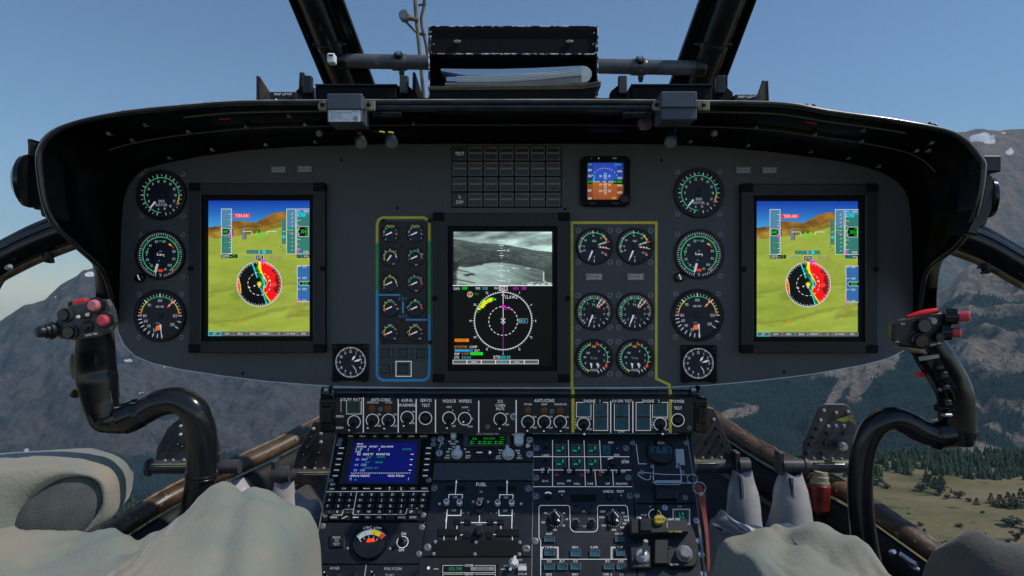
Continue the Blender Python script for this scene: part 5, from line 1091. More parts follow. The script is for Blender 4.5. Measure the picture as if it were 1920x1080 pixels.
def wire(b):
    q = lambda X, Y, h: b.m(*Z_(X, Y), h); b2 = [q(235, 300, 3), q(237, 300, 22), q(232, 390, 26), q(245, 440, 20), q(300, 450, 20), q(420, 450, 20), q(432, 430, 22), q(430, 390, 24), q(418, 300, 22), q(417, 300, 3)]
    b.o = Vector((0, 0, 0)); b.tube(catmull([Vector(p) for p in b2], 5), .0009, 'chrome', 8)
    for p in (b2[0], b2[-1]): b.lathe3(Vector(p), Vector(p)+Vector((0, -.006, 0)), [(0, .003), (1, .0024)], 'steel', 10)
part(hp, 'wire_guard', wire, CP, ZX, ZY)
part(hp, 'lever', lambda b: (b.prism([Z_(245, 415), Z_(440, 415), Z_(438, 442), Z_(248, 442)], 12, 20, 'worn_metal', 1.2), b.prism([Z_(255, 440), Z_(425, 440), Z_(415, 540), Z_(265, 540)], 2, 12, 'console', 1.5)), CP, ZX, ZY)
sc(hp, ZX, ZY, [Z_(100, 120), Z_(488, 120), Z_(168, 333), Z_(458, 335), Z_(82, 502), Z_(132, 502), Z_(334, 512), Z_(480, 515)], 4.0, 'dull_steel', 1.5)
pin = thing('pull_pin', 'bright wire pull pin with a loop lying across the wire guarded lever', 'pin', CP, *Z_(320, 405))
def pn(b):
    q = lambda X, Y, h: Vector(b.m(*Z_(X, Y), h)); o = b.o.copy()
    P = catmull([q(500, 388, 24), q(300, 388, 27), q(200, 378, 27), q(140, 374, 27), q(124, 388, 27), q(150, 412, 27), q(185, 428, 27), q(208, 420, 27), q(210, 395, 27)], 6)
    P2 = [q(225, 445, 27), q(350, 448, 27), q(530, 448, 24)]
    b.o = Vector((0, 0, 0)); b.tube(P, .0011, 'chrome', 8); b.tube(P2, .0011, 'chrome', 8); b.o = o
obj('wire', (lambda b: (pn(b), b)[1])(MB(CP, *Z_(320, 405))), pin)
def ringp(b):
    o = b.o.copy(); q = lambda a, cx, cy, r: Vector(b.m(*Z_(cx+r*math.cos(a), cy+r*math.sin(a)), 24+2*math.sin(a)))
    C_ = [[q(2*PI*i/20, 510, 415, 36) for i in range(21)], [q(2*PI*i/20, 560, 480, 44) for i in range(21)]]
    b.o = Vector((0, 0, 0))
    for P in C_: b.tube(P, .0009, 'chrome', 8, False)
obj('ring', (lambda b: (ringp(b), b)[1])(MB(CP, *Z_(320, 405))), pin)
st = thing('warning_strap', 'brown red leather strap hanging from the pull pin ring down the console edge', 'strap', CP, *Z_(580, 540))
def stf(b):
    pts = [(550, 455, 22), (575, 520, 22), (585, 570, 20), (600, 640, 16), (620, 760, 12), (632, 880, 10), (640, 980, 9), (640, 1060, 8)]; ws = [18, 30, 26, 16, 13, 11, 9, 6]
    Pl = catmull([Vector(b.m(*Z_(x, y), h)) for x, y, h in pts], 5); Wd = np.interp(np.linspace(0, 7, len(Pl)), range(8), ws)
    vs = []
    for p, w in zip(Pl, Wd):
        k = w/3.857*b.k
        for dx, dy in ((-k, 0), (k, 0), (k, -.0022), (-k, -.0022)): vs.append((p.x+dx, p.y+dy, p.z+dx*.15))
    n = len(Pl); b.add(vs, [[i*4+j, i*4+(j+1) % 4, i*4+4+(j+1) % 4, i*4+4+j] for i in range(n-1) for j in range(4)]+[[0, 1, 2, 3], [n*4-1, n*4-2, n*4-3, n*4-4]], 'strap')
part(st, 'leather', stf, CP, *Z_(580, 540))
part(st, 'rivet', lambda b: b.lathe(*Z_(572, 525), [(4, 22), (4, 26), (2.5, 27)], 'steel', 14), CP, *Z_(580, 540))
YX, YY = 1250, 1010
def shf(b):
    h = 2; b.text('U', *Z_(228, 580), 3, h, 'mark_dim'); b.text('L/S', *Z_(440, 580), 3.2, h, 'mark_dim'); b.text('STOP', *Z_(182, 642), 3.6, h, 'mark_dim'); ringmark(b, *Z_(262, 645), 12, 0, 360, h, 1); b.path([Z_(392, 600), Z_(512, 600), Z_(512, 708), Z_(392, 708)], 1.1, h, 'mark_dim', True)
sh = panel('hoist_panel', 'black hoist panel with STOP switch, yellow SHEAR guard and float toggle', [(1190, 945.5), (1302, 945.5), (1329, 1135), (1197, 1135)], YX, YY, shf)
toggle(sh, CP, YX, YY, *Z_(262, 640), *Z_(262, 590), 6.5, 'black'); button(sh, CP, YX, YY, *Z_(400, 608), *Z_(504, 700), 'dark_green', 4)
part(sh, 'lit_caption', lambda b: (b.text('L R', *Z_(452, 635), 4.6, 3.4, 'E_ind'), b.text('H V', *Z_(452, 662), 4.6, 3.4, 'E_ind')), CP, YX, YY)
def guard(b):
    b.prism([Z_(68, 700), Z_(470, 700), Z_(482, 800), Z_(75, 812)], 1, 26, 'console_side', 2, 'bezel_edge'); b.prism([Z_(135, 705), Z_(215, 705), Z_(218, 795), Z_(135, 795)], 26, 30, 'black', 1)
    b.text('LIGHT ON', *Z_(372, 708), 4, 26.4, 'mark', sx=.8); b.text('HOIST', *Z_(330, 750), 3, 26.4, 'mark_dim', rot=90); b.text('CUT GUARD', *Z_(388, 795), 3, 26.4, 'yellow', sx=.9)
part(sh, 'switch_box', guard, CP, YX, YY)
def shear(b):
    b.prism([Z_(232, 700), Z_(262, 682), Z_(300, 690), Z_(318, 712), Z_(300, 745), Z_(262, 752), Z_(235, 735)], 24, 33, 'shear_yellow', 2); b.text('SHEAR', *Z_(275, 718), 4.4, 33.4, 'ink', sx=.85)
part(sh, 'guard_flap', shear, CP, YX, YY)
def ft(b):
    b.prism([Z_(75, 850), Z_(230, 850), Z_(240, 1035), Z_(85, 1035)], 1, 9, 'console_side', 2, 'bezel_edge'); b.prism(rrect(*Z_(245, 835), *Z_(345, 1015), 2), 1, 17, 'bezel', 2); b.prism(rrect(*Z_(330, 880), *Z_(565, 1030), 14), 1, 10, 'bezel', 3); b.text('ARM OFF', *Z_(172, 1015), 3.6, 9.4, 'tan', sx=.85); b.text('DOWN', *Z_(395, 1010), 3.4, 10.4, 'mark'); b.text('UP', *Z_(370, 880), 3.4, 4, 'E_ind')
part(sh, 'switch_base', ft, CP, YX, YY)
def bt2(b):
    x, y = Z_(165, 950); b.lathe(x, y, [(13, 9), (13, 11), (10, 14), (7, 14), (7, 17), (4, 18)], 'steel', 24); p, q = Vector(b.m(x, y, 16)), Vector(b.m(x+1, y-18, 40)); o = b.o; b.o = Vector((0, 0, 0)); b.tube([p, p.lerp(q, .6), q], [.0024, .0034, .0038], 'steel', 12); b.o = o
part(sh, 'toggle_switch', bt2, CP, YX, YY)
part(sh, 'knob', lambda b: b.lathe(*Z_(462, 935), [(15, 9), (15, 14), (12, 16), (12, 22), (9, 24), (6, 24)], 'dull_steel', 26), CP, YX, YY)
sc(sh, YX, YY, [Z_(560, 682), Z_(578, 828), Z_(596, 927), Z_(610, 1070), Z_(333, 588), Z_(146, 672)], 4.6, 'steel', 1.5)
# ------------------------------------------------------------------ glareshield hood round the panel
KEY = [((216, 604), (217, 604), -.012), ((207, 550), (218, 530), -.05), ((189, 504), (220, 475), -.10), ((145, 462), (221, 435), -.15), ((94, 407), (223, 400), -.19), ((75, 327), (227, 368), -.2), ((78, 277), (240, 338), -.2),
       ((119, 239), (268, 315), -.2), ((222, 214), (340, 297), -.2), ((361, 199), (430, 283), -.2), ((455, 193), (520, 275), -.2), ((620, 192), (640, 270), -.2), ((800, 192), (800, 267), -.2), ((960, 192), (960, 267), -.2), ((1120, 192), (1120, 267), -.2), ((1300, 193), (1280, 270), -.2),
       ((1465, 196), (1400, 278), -.2), ((1560, 211), (1500, 289), -.2), ((1690, 229), (1600, 305), -.2), ((1789, 252), (1656, 321), -.2), ((1836, 296), (1692, 343), -.2), ((1842, 327), (1709, 372), -.2), ((1828, 399), (1714, 410), -.19), ((1798, 457), (1716, 450), -.15),
       ((1749, 496), (1717, 490), -.10), ((1733, 524), (1718, 530), -.05), ((1723, 590), (1718, 604), -.012)]
OUT = catmull([W(*o, y) for o, i, y in KEY], 8); CI = W(966, 520, -.003); INN = [p.lerp(CI, .006) for p in catmull([W(*i, -.003) for o, i, y in KEY], 8)]
gs = thing('glareshield', 'deep glossy black hood arching over and round the instrument panel', 'glareshield', loc=W(960, 230, -.1))
def hood_shell(b):
    n = len(OUT); prof = [(0, 0), (.1, .008), (.3, .012), (.5, .010), (.53, .001), (.8, .003), (1, 0)]; rows = []
    for o, i in zip(OUT, INN):
        mid = Vector((0, 0, .04)); out = ((o+i)/2-mid); out.y = 0; out.normalize()
        row = [o.lerp(i, t)+out*k for t, k in prof]
        row += [i+Vector((0, .0012, 0))-out*.001, i+Vector((0, .0012, 0))+out*.022, i+Vector((0, .03, 0))+out*.026, i+Vector((0, -.02, 0))+out*.03, o.lerp(i, .5)+out*.035, o+out*.008]
        rows.append([p-b.o for p in row])
    m = len(rows[0]); vs = [p for r in rows for p in r]
    b.add(vs, [[a*m+j, a*m+(j+1) % m, (a+1)*m+(j+1) % m, (a+1)*m+j] for a in range(n-1) for j in range(m)], 'hood', True)
    b.add(rows[0], [list(range(m))], 'hood'); b.add(rows[-1], [list(range(m))[::-1]], 'hood')
b = MB(free=gs.location); hood_shell(b); obj('shell', b, gs)
b = MB(free=gs.location); b.tube(OUT, [.0042]*len(OUT), 'hood_rim', 10); obj('rim_bead', b, gs)
b = MB(free=gs.location); b.tube([p+((p-Vector((0, p.y, .05)))*Vector((.6, 0, 1))).normalized()*.0037+Vector((0, -.0022, 0)) for p in OUT[16:-14]], .0009, 'rim_highlight', 8); obj('highlight_strip', b, gs)  # thin pale tube paints in the highlight on the hood rim
b = MB(free=gs.location); b.tube([W(598, 201, -.195), W(960, 201, -.195), W(1262, 201, -.195)], .0058, 'tube_gloss', 16); obj('rim_tube', b, gs)
b = MB(free=gs.location); b.tube(catmull([Vector(q_) for q_ in ((-.75, .25, .31), (-.5, .34, .37), (0, .37, .395), (.5, .34, .37), (.75, .25, .31))], 8), .022, 'pillar', 12); obj('windscreen_sill', b, gs)
for x in (-.75, -.3, .3, .75): b = MB(free=gs.location); b.tube([Vector((x, .0, .28)), Vector((x*.98, .26, .30 if abs(x) > .5 else .36)), Vector((x*.98, .33 if abs(x) < .5 else .25, .31 if abs(x) > .5 else .375))], .012, 'pillar', 10); obj('sill_strut', b, gs)
lg = [o.lerp(i, .52)+Vector((0, -.002, .0)) for o, i in zip(OUT, INN)][56:-48]
b = MB(free=gs.location); b.tube(lg, .0013, 'violet', 8); obj('trim_strip', b, gs)
lg = [o.lerp(i, .2)+Vector((0, -.006, .0)) for o, i in zip(OUT, INN)]
b = MB(free=gs.location); b.tube(lg[70:98], .0016, 'cable_green', 8); b.tube(lg[-98:-62], .0016, 'cable_green', 8); obj('cable', b, gs)
random.seed(3)
for t, k in [(q, k) for k in (.5, .93) for q in (62, 70, 78, 86, 94, 120, 128, 136, 142, 150)]+[(60, .3), (150, .3), (154, .3), (66, .28), (84, .3), (140, .3)]:
    if t >= len(OUT): continue
    p = OUT[t].lerp(INN[t], k)+Vector((random.uniform(-.02, .02), -.006, 0)); b = MB(free=gs.location); b.lathe3(p, p+Vector((0, -.006, 0)), [(0, .0026), (.7, .0026), (1, .0016)], random.choice(['steel', 'dull_steel', 'dull_steel']), 10); b.box3(tuple(p-gs.location+Vector((-.004, .0, -.0022))), tuple(p-gs.location+Vector((.004, .004, -.0008))), 'dull_steel'); obj('clip', b, gs)
for px in (600, 1338):
    p = W(px, 250, -.09); b = MB(free=gs.location); b.lathe3(p, p+Vector((0, -.008, -.002)), [(0, .006), (.6, .006), (1, .0045)], 'dull_steel', 18); obj('plug', b, gs)
for px, py in ((232, 211), (385, 195.5), (400, 194.5), (1512, 199), (1525, 200), (1744, 233), (1753, 236)):
    p = W(px, py, -.195); b = MB(free=gs.location); b.lathe3(p-Vector((0, 0, .004)), p+Vector((0, 0, .0035)), [(0, .0035), (.7, .0035), (1, .002)], 'black_gloss', 10); obj('bolt', b, gs)
for px0, px1, py in ((410, 432, 223), (1510, 1532, 229)):
    b = MB(free=gs.location); b.tube([W(px0, py, -.16), W((px0+px1)/2, py+1, -.16), W(px1, py-1 if px0 < 900 else py+4, -.16)], .0013, 'lacing', 8); obj('red_lacing', b, gs)

# side fittings on the hood
for s_, lab in ((-1, 'black round-backed fitting on the outer flank of the hood against plain sky'), (1, 'black round-backed fitting on the outer flank of the hood against the brown mountain')):
    fx = (lambda x: x) if s_ < 0 else (lambda x: 1920-x-2)
    dy = 0 if s_ < 0 else 30
    L0 = W(fx(62), 330+dy, -.17); t = thing('vent_fitting', lab, 'fitting', loc=L0, group='fittings on the hood flanks')
    prof = [(78, 268), (52, 268), (53, 292), (47, 300), (41, 318), (40, 335), (43, 355), (52, 378), (62, 392), (76, 393), (78, 406), (92, 408)] if s_ < 0 else [(76, 272), (66, 274), (66, 292), (56, 300), (54, 318), (54, 340), (57, 362), (64, 380), (70, 394), (84, 398), (86, 412), (104, 408)]
    b = MB(free=L0); pts = [W(fx(x), y+dy, -.19) for x, y in prof]+[W(fx(82), 360+dy, -.19), W(fx(79), 300+dy, -.19)]
    b.slab(pts, (0, -1, 0), .05, 'black', .003); obj('body', b, t)
    b = MB(free=L0); k_ = 1 if s_ < 0 else .8; p = W(fx(56 if s_ < 0 else 66), 340+dy, -.193+(.03 if s_ > 0 else 0)); b.lathe3(p, p+Vector((s_*.017*k_, -.004, 0)), [(0, .042*k_), (.4, .040*k_), (.8, .03*k_), (1, .012)], 'black_gloss', 26); obj('dome', b, t)
    b = MB(free=L0); xa_ = (55, 77) if s_ < 0 else (1839, 1853); b.box3(tuple(W(xa_[0], 292+dy, -.2)-L0), tuple(W(xa_[1], 268+dy, -.17)-L0), 'black', .002); obj('latch', b, t)

# ------------------------------------------------------------------ things standing on the hood
bx0, bx1, by0, by1 = W(803, 190, -.2), W(1121, 190, -.2), -.2, -.02
zT, z1, zB = W(0, 47, -.2).z, W(0, 101, -.2).z, W(0, 190, -.2).z
db = thing('document_box', 'black two-tier metal box with chipped white edges holding papers on the hood', 'box', loc=W(962, 190, -.11))
O = db.location; q = lambda x, y, z: tuple(Vector((x, y, z))-O)
xl, xr = bx0.x, bx1.x; e_ = .0022
def shell_box(b):
    b.box3(q(xl, by0+.006, zB), q(xl+e_, by1, zT), 'black', .0006); b.box3(q(xr-e_, by0+.006, zB), q(xr, by1, zT), 'black', .0006)
    b.box3(q(xl+e_, by0+.006, zB), q(xr-e_, by1, zB+e_), 'black', .0006); b.box3(q(xl+e_, by0+.006, zT-e_), q(xr-e_, by1, zT), 'black', .0006); b.box3(q(xl+e_, by1-.004, zB+e_), q(xr-e_, by1-.002, zT-e_), 'black')
    b.box3(q(xl+e_, by0+.006, z1), q(xr-e_, by1-.005, z1+e_), 'black')
b = MB(free=O); shell_box(b); obj('casing', b, db)
b = MB(free=O); b.box3(q(xl+.003, by0+.0045, z1+.001), q(xr-.004, by0+.0055, zT-.003), 'matte'); obj('front_flap', b, db)
b = MB(free=O); b.box3(q(xl+.003, by0+.003, zB+.003), q(xr-.003, by0+.005, zB+.026), 'matte'); obj('front_lip', b, db)
b = MB(free=O)
def wt(P, r=.0011): b.tube([Vector(p) for p in P], r, 'paint_worn', 8)
y = by0+.003
wt([(xl, y, zT-.001), (xr, y, zT-.001)], .0010); wt([(xl+.0005, y, zB), (xl+.0005, y, zT)], .0011); wt([(xr, y, zB+.01), (xr, y, zT)], .0010)
wt([(xl+.003, y, z1+.03), (xl+.0025, y, z1+.005), (xl+.006, y, z1+.001), (xr-.006, y, z1+.0005), (xr-.002, y, z1+.004), (xr-.002, y, z1+.02)], .0012)
wt([(xl+.002, y, zB+.008), (xl+.003, y, zB+.003), (xl+.008, y, zB+.001), (xr-.008, y, zB+.001), (xr-.003, y, zB+.004), (xr-.002, y, zB+.02)], .0009); obj('worn_edge', b, db)
for px in (857, 1068):
    p = W(px, 78, -.196); b = MB(free=O); b.lathe3(p, p+Vector((0, -.002, 0)), [(0, .0062), (.5, .006), (1, .004)], 'tan', 20); o = obj('grommet', b, db); o.scale = (1, 1, .42); o.location.z += (p-O).z*.58
for px, py in ((813, 83), (808, 60), (1112, 83), (1114, 62), (1117, 99)):
    p = W(px, py, -.196); b = MB(free=O); b.lathe3(p, p+Vector((0, -.0015, 0)), [(0, .0016), (1, .001)], 'steel', 8); obj('rivet', b, db)
# papers in the box
Bx = lambda X, Y, y=-.19: W(800+X/5.818, 40+Y/5.818, y)
pb = thing('paper_booklet', 'thick white folded booklet lying in the lower tier of the black box', 'booklet', loc=Bx(960, 620, -.12)); O2 = pb.location
def sheetband(b, top, bot, m, y0=-.19, y1=-.04):
    n = len(top); T0 = [Bx(*p, y0)-O2 for p in top]; B0 = [Bx(*p, y0)-O2 for p in bot]; d = Vector((0, y1-y0, 0))
    vs = T0+B0+[p+d for p in T0]+[p+d for p in B0]
    f = [[i, n+i, n+i+1, i+1] for i in range(n-1)]+[[i, i+1, 2*n+i+1, 2*n+i] for i in range(n-1)]+[[n+i+1, n+i, 3*n+i, 3*n+i+1] for i in range(n-1)]+[[0, 2*n, 3*n, n], [n-1, 2*n-1, 4*n-1, 3*n-1]]
    b.add(vs, f, m)
xs = [325, 600, 900, 1200, 1500, 1690]
b = MB(free=O2); sheetband(b, list(zip(xs, (598, 592, 580, 562, 532, 505))), list(zip(xs, (662, 662, 655, 636, 605, 590))), 'paper', -.192)
for dy in (0, 20, 38, 54):     # page lines
    b.tube([Bx(x, y0+(y1-y0)*(.2+dy/80), -.1925) for x, y0, y1 in zip(xs, (598, 592, 580, 562, 532, 505), (662, 662, 655, 636, 605, 590))], .00025, 'paper_grey', 4)
c = [Bx(1690+118*math.sin(a)*(.95), 575-92*math.cos(a), -.192) for a in np.linspace(0, PI*.88, 14)]; b.slab([Bx(1690, 484, -.192)]+c[1:]+[Bx(1690, 668, -.192)], (0, -1, 0), .15, 'paper')
for k in range(4): b.tube([Bx(1715+(20+k*20)*math.sin(a), 575-(24+k*16)*math.cos(a), -.1935) for a in np.linspace(0.2, PI*.8, 9)], .0004, 'paper_blue', 5)
obj('pages', b, pb)
xs = [155, 440, 800, 1200, 1690]; b = MB(free=O2); sheetband(b, list(zip(xs, (515, 520, 520, 508, 484))), list(zip(xs, (540, 590, 584, 560, 505))), 'paper_blue', -.188); sheetband(b, [(215, 606), (325, 604)], [(215, 650), (325, 655)], 'paper_blue', -.188); obj('cover', b, pb)
xs = [200, 500, 900, 1300, 1750]; b = MB(free=O2); sheetband(b, list(zip(xs, (668, 664, 657, 630, 600))), list(zip(xs, (712, 706, 698, 692, 668))), 'paper_grey', -.19); obj('loose_sheets', b, pb)
fo = thing('folder', 'brown folder under the white booklet, its edge curling past the box', 'folder', loc=Bx(960, 720, -.19)); O2 = fo.location
xs = [20, 500, 960, 1350, 1700, 1900]; b = MB(free=O2); sheetband(b, list(zip(xs, (716, 712, 702, 696, 684, 655))), list(zip(xs, (745, 748, 742, 742, 735, 706))), 'folder', -.2, -.05); b.tube([Bx(x, y, -.2005) for x, y in zip(xs, (716, 712, 702, 696, 684, 655))], .0004, 'tan', 5); obj('sheet', b, fo)

# grey lamp boxes clamped to the hood
def gbox(x0, x1, y0, ym, y1, lab, labelled):
    L0 = W((x0+x1)/2, y1, -.22); t = thing('junction_box', lab, 'junction box', loc=L0, group='grey boxes clamped to the hood')
    b = MB(free=L0); b.box3(tuple(W(x0, y1, -.235)-L0), tuple(W(x1, y0, -.235)-L0+Vector((0, .05, 0))), 'grey_box', .0015); obj('casing', b, t)
    b = MB(free=L0); b.box3(tuple(W(x0-1, ym+1.5, -.238)-L0), tuple(W(x1+1, ym-1, -.238)-L0+Vector((0, .003, 0))), 'black', .0004); obj('seam', b, t)
    for sx_ in ((x0-17, x0-1), (x1+1, x1+24)):
        b = MB(free=L0); pts = [W(sx_[0], 196 if sx_[0] < x0 else 189, -.225), W(sx_[0]+3, 190, -.225), W(sx_[1], 188, -.225), W(sx_[1], 206, -.225), W(sx_[0]+2, 205, -.225), W(sx_[0], 200, -.225)]; b.slab(pts, (0, -1, .5), .003, 'tan', .0008); o = obj('mounting_tab', b, t)
        p = W((sx_[0]+sx_[1])/2, 197, -.2255); b = MB(free=L0); b.lathe3(p, p+Vector((0, -.004, .002)), [(0, .0035), (.6, .0035), (1, .0022)], 'black', 10); obj('bolt', b, t)
    if labelled:
        b = MB(SWP, 645, 216); b.plane = Plane((0, -.2355, 0), 0); b.o = b.plane.hit(645, 216); b.k = (D+b.o.y)/F; h = .3
        b.prism(rrect(616, 205.5, 676, 228, 1.5), 0, h, 'label_white')
        for i, (a, c) in enumerate((('MICY P/N', '773086'), ('CHK RLG ST EMERGENCY VISION BOARD', ''), ('PANEAU VIS COLOR', ''), ('VALZ STAL 387 A 0051', ''), ('SERVO ART 208 412 25', ''), ('SERIAL', 'DATE 23 2'))):
            b.text(a, 618.5, 208.4+i*3.3, 1.9, h+.2, 'ink', 'l', .72); b.text(c, 668 if i == 0 else 655, 208.4+i*3.3, 1.9, h+.2, 'ink', 'r', .8)
        b.arc(667, 222.5, 3.8, 5, 0, 360, h+.3, 'ink_red', 15); b.disc(667, 222.5, 2.4, h+.3, 'ink_red', 14)
        o = obj('label_plate', b, t); o.location = b.o-L0
    return t
gbox(613, 679, 175, 204, 229, 'grey box with a white text label clamped over the hood edge', True)
gbox(1240, 1307, 171, 200, 224, 'plain grey box without label clamped over the hood edge', False)
# lamps and plugs hanging under them
def plug(px, py, y, r, lab, tail, dirn=(0.25, -.6, -.7)):
    L0 = W(px, py, y); t = thing('cable_plug', lab, 'plug', loc=L0, group='plugs under the hood'); d = Vector(dirn).normalized(); b = MB(free=L0)
    b.lathe3(L0-d*.016, L0+d*.010, [(0, r*.5), (.15, r*.62), (.5, r*.62), (.55, r), (.9, r), (1, r*.8)], 'black', 18); obj('body', b, t)
    b = MB(free=L0); b.lathe3(L0+d*.0102, L0+d*.0115, [(0, r*.95), (1, r*.9, 'slot'), (1, r*.5)], 'dull_steel', 18); obj('collar', b, t)
    b = MB(free=L0); b.tube(catmull([L0-d*.015]+[W(*p) for p in tail], 6), .0018, 'black_gloss', 8); obj('cable', b, t)
    return t, L0
t, L0 = plug(733, 261, -.19, .0105, 'black cable plug with yellow tags under the labelled grey box, nearer the middle', [(715, 247, -.18), (695, 243, -.17), (684, 230, -.18)])
for px, py in ((716, 248), (733, 249)): p = W(px, py, -.2); b = MB(free=L0); b.lathe3(p-Vector((.004, 0, -.001)), p+Vector((.004, 0, .0)), [(0, .0014), (1, .0014)], 'yellow', 8); obj('tag', b, t)
t, L0 = plug(676, 262, -.19, .010, 'black cable plug with a red tag straight under the labelled grey box', [(670, 248, -.18), (668, 235, -.18)])
p = W(672, 250, -.2); b = MB(free=L0); b.lathe3(p, p+Vector((.005, 0, 0)), [(0, .0022), (1, .0016)], 'lacing', 10); obj('tag', b, t)
plug(1258, 260, -.19, .0105, 'black cable plug under the plain grey box', [(1264, 248, -.18), (1268, 236, -.18), (1272, 224, -.18)], (-.2, -.6, -.7))
for px, lab in ((726, 'short black tube under the hood edge beside the labelled grey box'), (1195, 'short black tube under the hood edge beside the plain grey box')):
    p = W(px, 213, -.19); t = thing('map_lamp', lab, 'lamp', loc=p, group='tube lamps under the hood'); b = MB(free=p); a, c = W(px-28, 213.5, -.19), W(px+28, 213, -.19)
    if px > 900: a, c = c, a
    b.lathe3(a, c, [(0, .004), (.03, .0058), (.22, .0058), (.24, .0068), (.95, .0068), (1, .0055)], 'black_gloss', 18); obj('barrel', b, t)
p = W(1211, 230, -.16); t = thing('lamp_lens', 'round violet lamp lens under the hood beside the plain grey box', 'lamp', loc=p); b = MB(free=p); b.lathe3(p+Vector((0, .03, .006)), p, [(0, .009), (.8, .013), (1, .0115, 'glass_pink')], 'black', 20); obj('housing', b, t)

# trays behind the grey boxes, brackets, map light boxes
def tray(x0, x1, xa, xb, lab):
    L0 = W((x0+x1)/2, 192, -.1); t = thing('stowage_tray', lab, 'tray', loc=L0, group='black trays on the hood')
    b = MB(free=L0); b.box3(tuple(W(x0, 192, -.12)-L0), tuple(W(x1, 160, -.12)-L0+Vector((0, .07, 0))), 'matte', .003); obj('body', b, t)
    b = MB(free=L0); b.box3(tuple(W(x0, 161, -.124)-L0), tuple(W(x1, 157, -.124)-L0+Vector((0, .08, 0))), 'black_gloss', .001); obj('lid', b, t)
    for x in (xa, xb):
        b = MB(free=L0); b.box3(tuple(W(x-8, 175, -.12)-L0), tuple(W(x+8, 141, -.12)-L0+Vector((0, .012, 0))), 'slate' if x in (757, 1168) else 'black', .0015); obj('post', b, t)
        b = MB(free=L0); b.slab([W(x-26 if x == xa else x-8, 192, -.11), W(x-22 if x == xa else x-8, 170, -.11), W(x-10, 160, -.11), W(x+8, 160, -.11), W(x+22 if x == xb else x+8, 172, -.11), W(x+26 if x == xb else x+8, 192, -.11)], (0, -1, 0), .02, 'matte', .002); obj('hinge_block', b, t)
    return t
tray(590, 745, 576, 757, 'flat black tray behind the labelled grey box on top of the hood'); tray(1183, 1337, 1168, 1352, 'flat black tray behind the plain grey box on top of the hood')
def fin(pts, lab):
    L0 = W(*pts[0], -.1); t = thing('bracket', lab, 'bracket', loc=L0, group='upright brackets on the hood'); b = MB(free=L0); b.slab([W(*p, -.1) for p in pts], (.3, -1, 0), .005, 'brown_rib', .001); obj('plate', b, t)
    p0, p1 = (pts[0], pts[1]); b = MB(free=L0); b.tube([W(*p0, -.104), W(*p1, -.104)], .0022, 'black_gloss', 8); obj('edge_flange', b, t)
fin([(483, 192), (483, 143), (487, 143), (508, 175), (508, 192)], 'pointed brown bracket at the outer end of the hood top, against plain sky')
fin([(1440, 196), (1438, 152), (1432, 150), (1421, 182), (1421, 196)], 'pointed brown bracket at the end of the hood top nearer the brown mountain')
fin([(561, 192), (564, 136), (570, 135), (580, 160), (582, 192)], 'pointed bracket behind the tray with the labelled grey box')
fin([(775, 192), (776, 136), (779, 136), (796, 190), (796, 194)], 'thin pointed bracket between the tray and the document box')
fin([(1362, 196), (1362, 142), (1359, 140), (1348, 165), (1346, 196)], 'pointed bracket behind the tray with the plain grey box')
for x0, x1, y0, y1, lab in ((506, 556, 172, 193, 'small black MAP LIGHT box near the labelled grey box'), (1378, 1424, 177, 197, 'small black MAP LIGHT box near the plain grey box')):
    L0 = W((x0+x1)/2, y1, -.14); t = thing('map_light_box', lab, 'light control', loc=L0, group='MAP LIGHT boxes'); b = MB(free=L0); b.box3(tuple(W(x0, y1, -.15)-L0), tuple(W(x1, y0, -.15)-L0+Vector((0, .03, 0))), 'console', .001); obj('casing', b, t)
    b = MB(SWP, 645, 216); b.plane = Plane((0, -.151, 0), 0); b.o = b.plane.hit((x0+x1)/2, y0); b.k = (D+b.o.y)/F; b.text('MAP LIGHT', (x0+x1)/2, y0+4.5, 4.6, .2, 'mark', sx=.9); b.disc(x0+12, y0+15, 2, .3, 'needle', 10); o = obj('lettering', b, t); o.location = b.o-L0
    p = W(x1-14, y1-6, -.152); b = MB(free=L0); b.lathe3(p, p+Vector((0, -.012, 0)), [(0, .007), (.8, .006), (1, .0045)], 'black_gloss', 18); obj('knob', b, t)

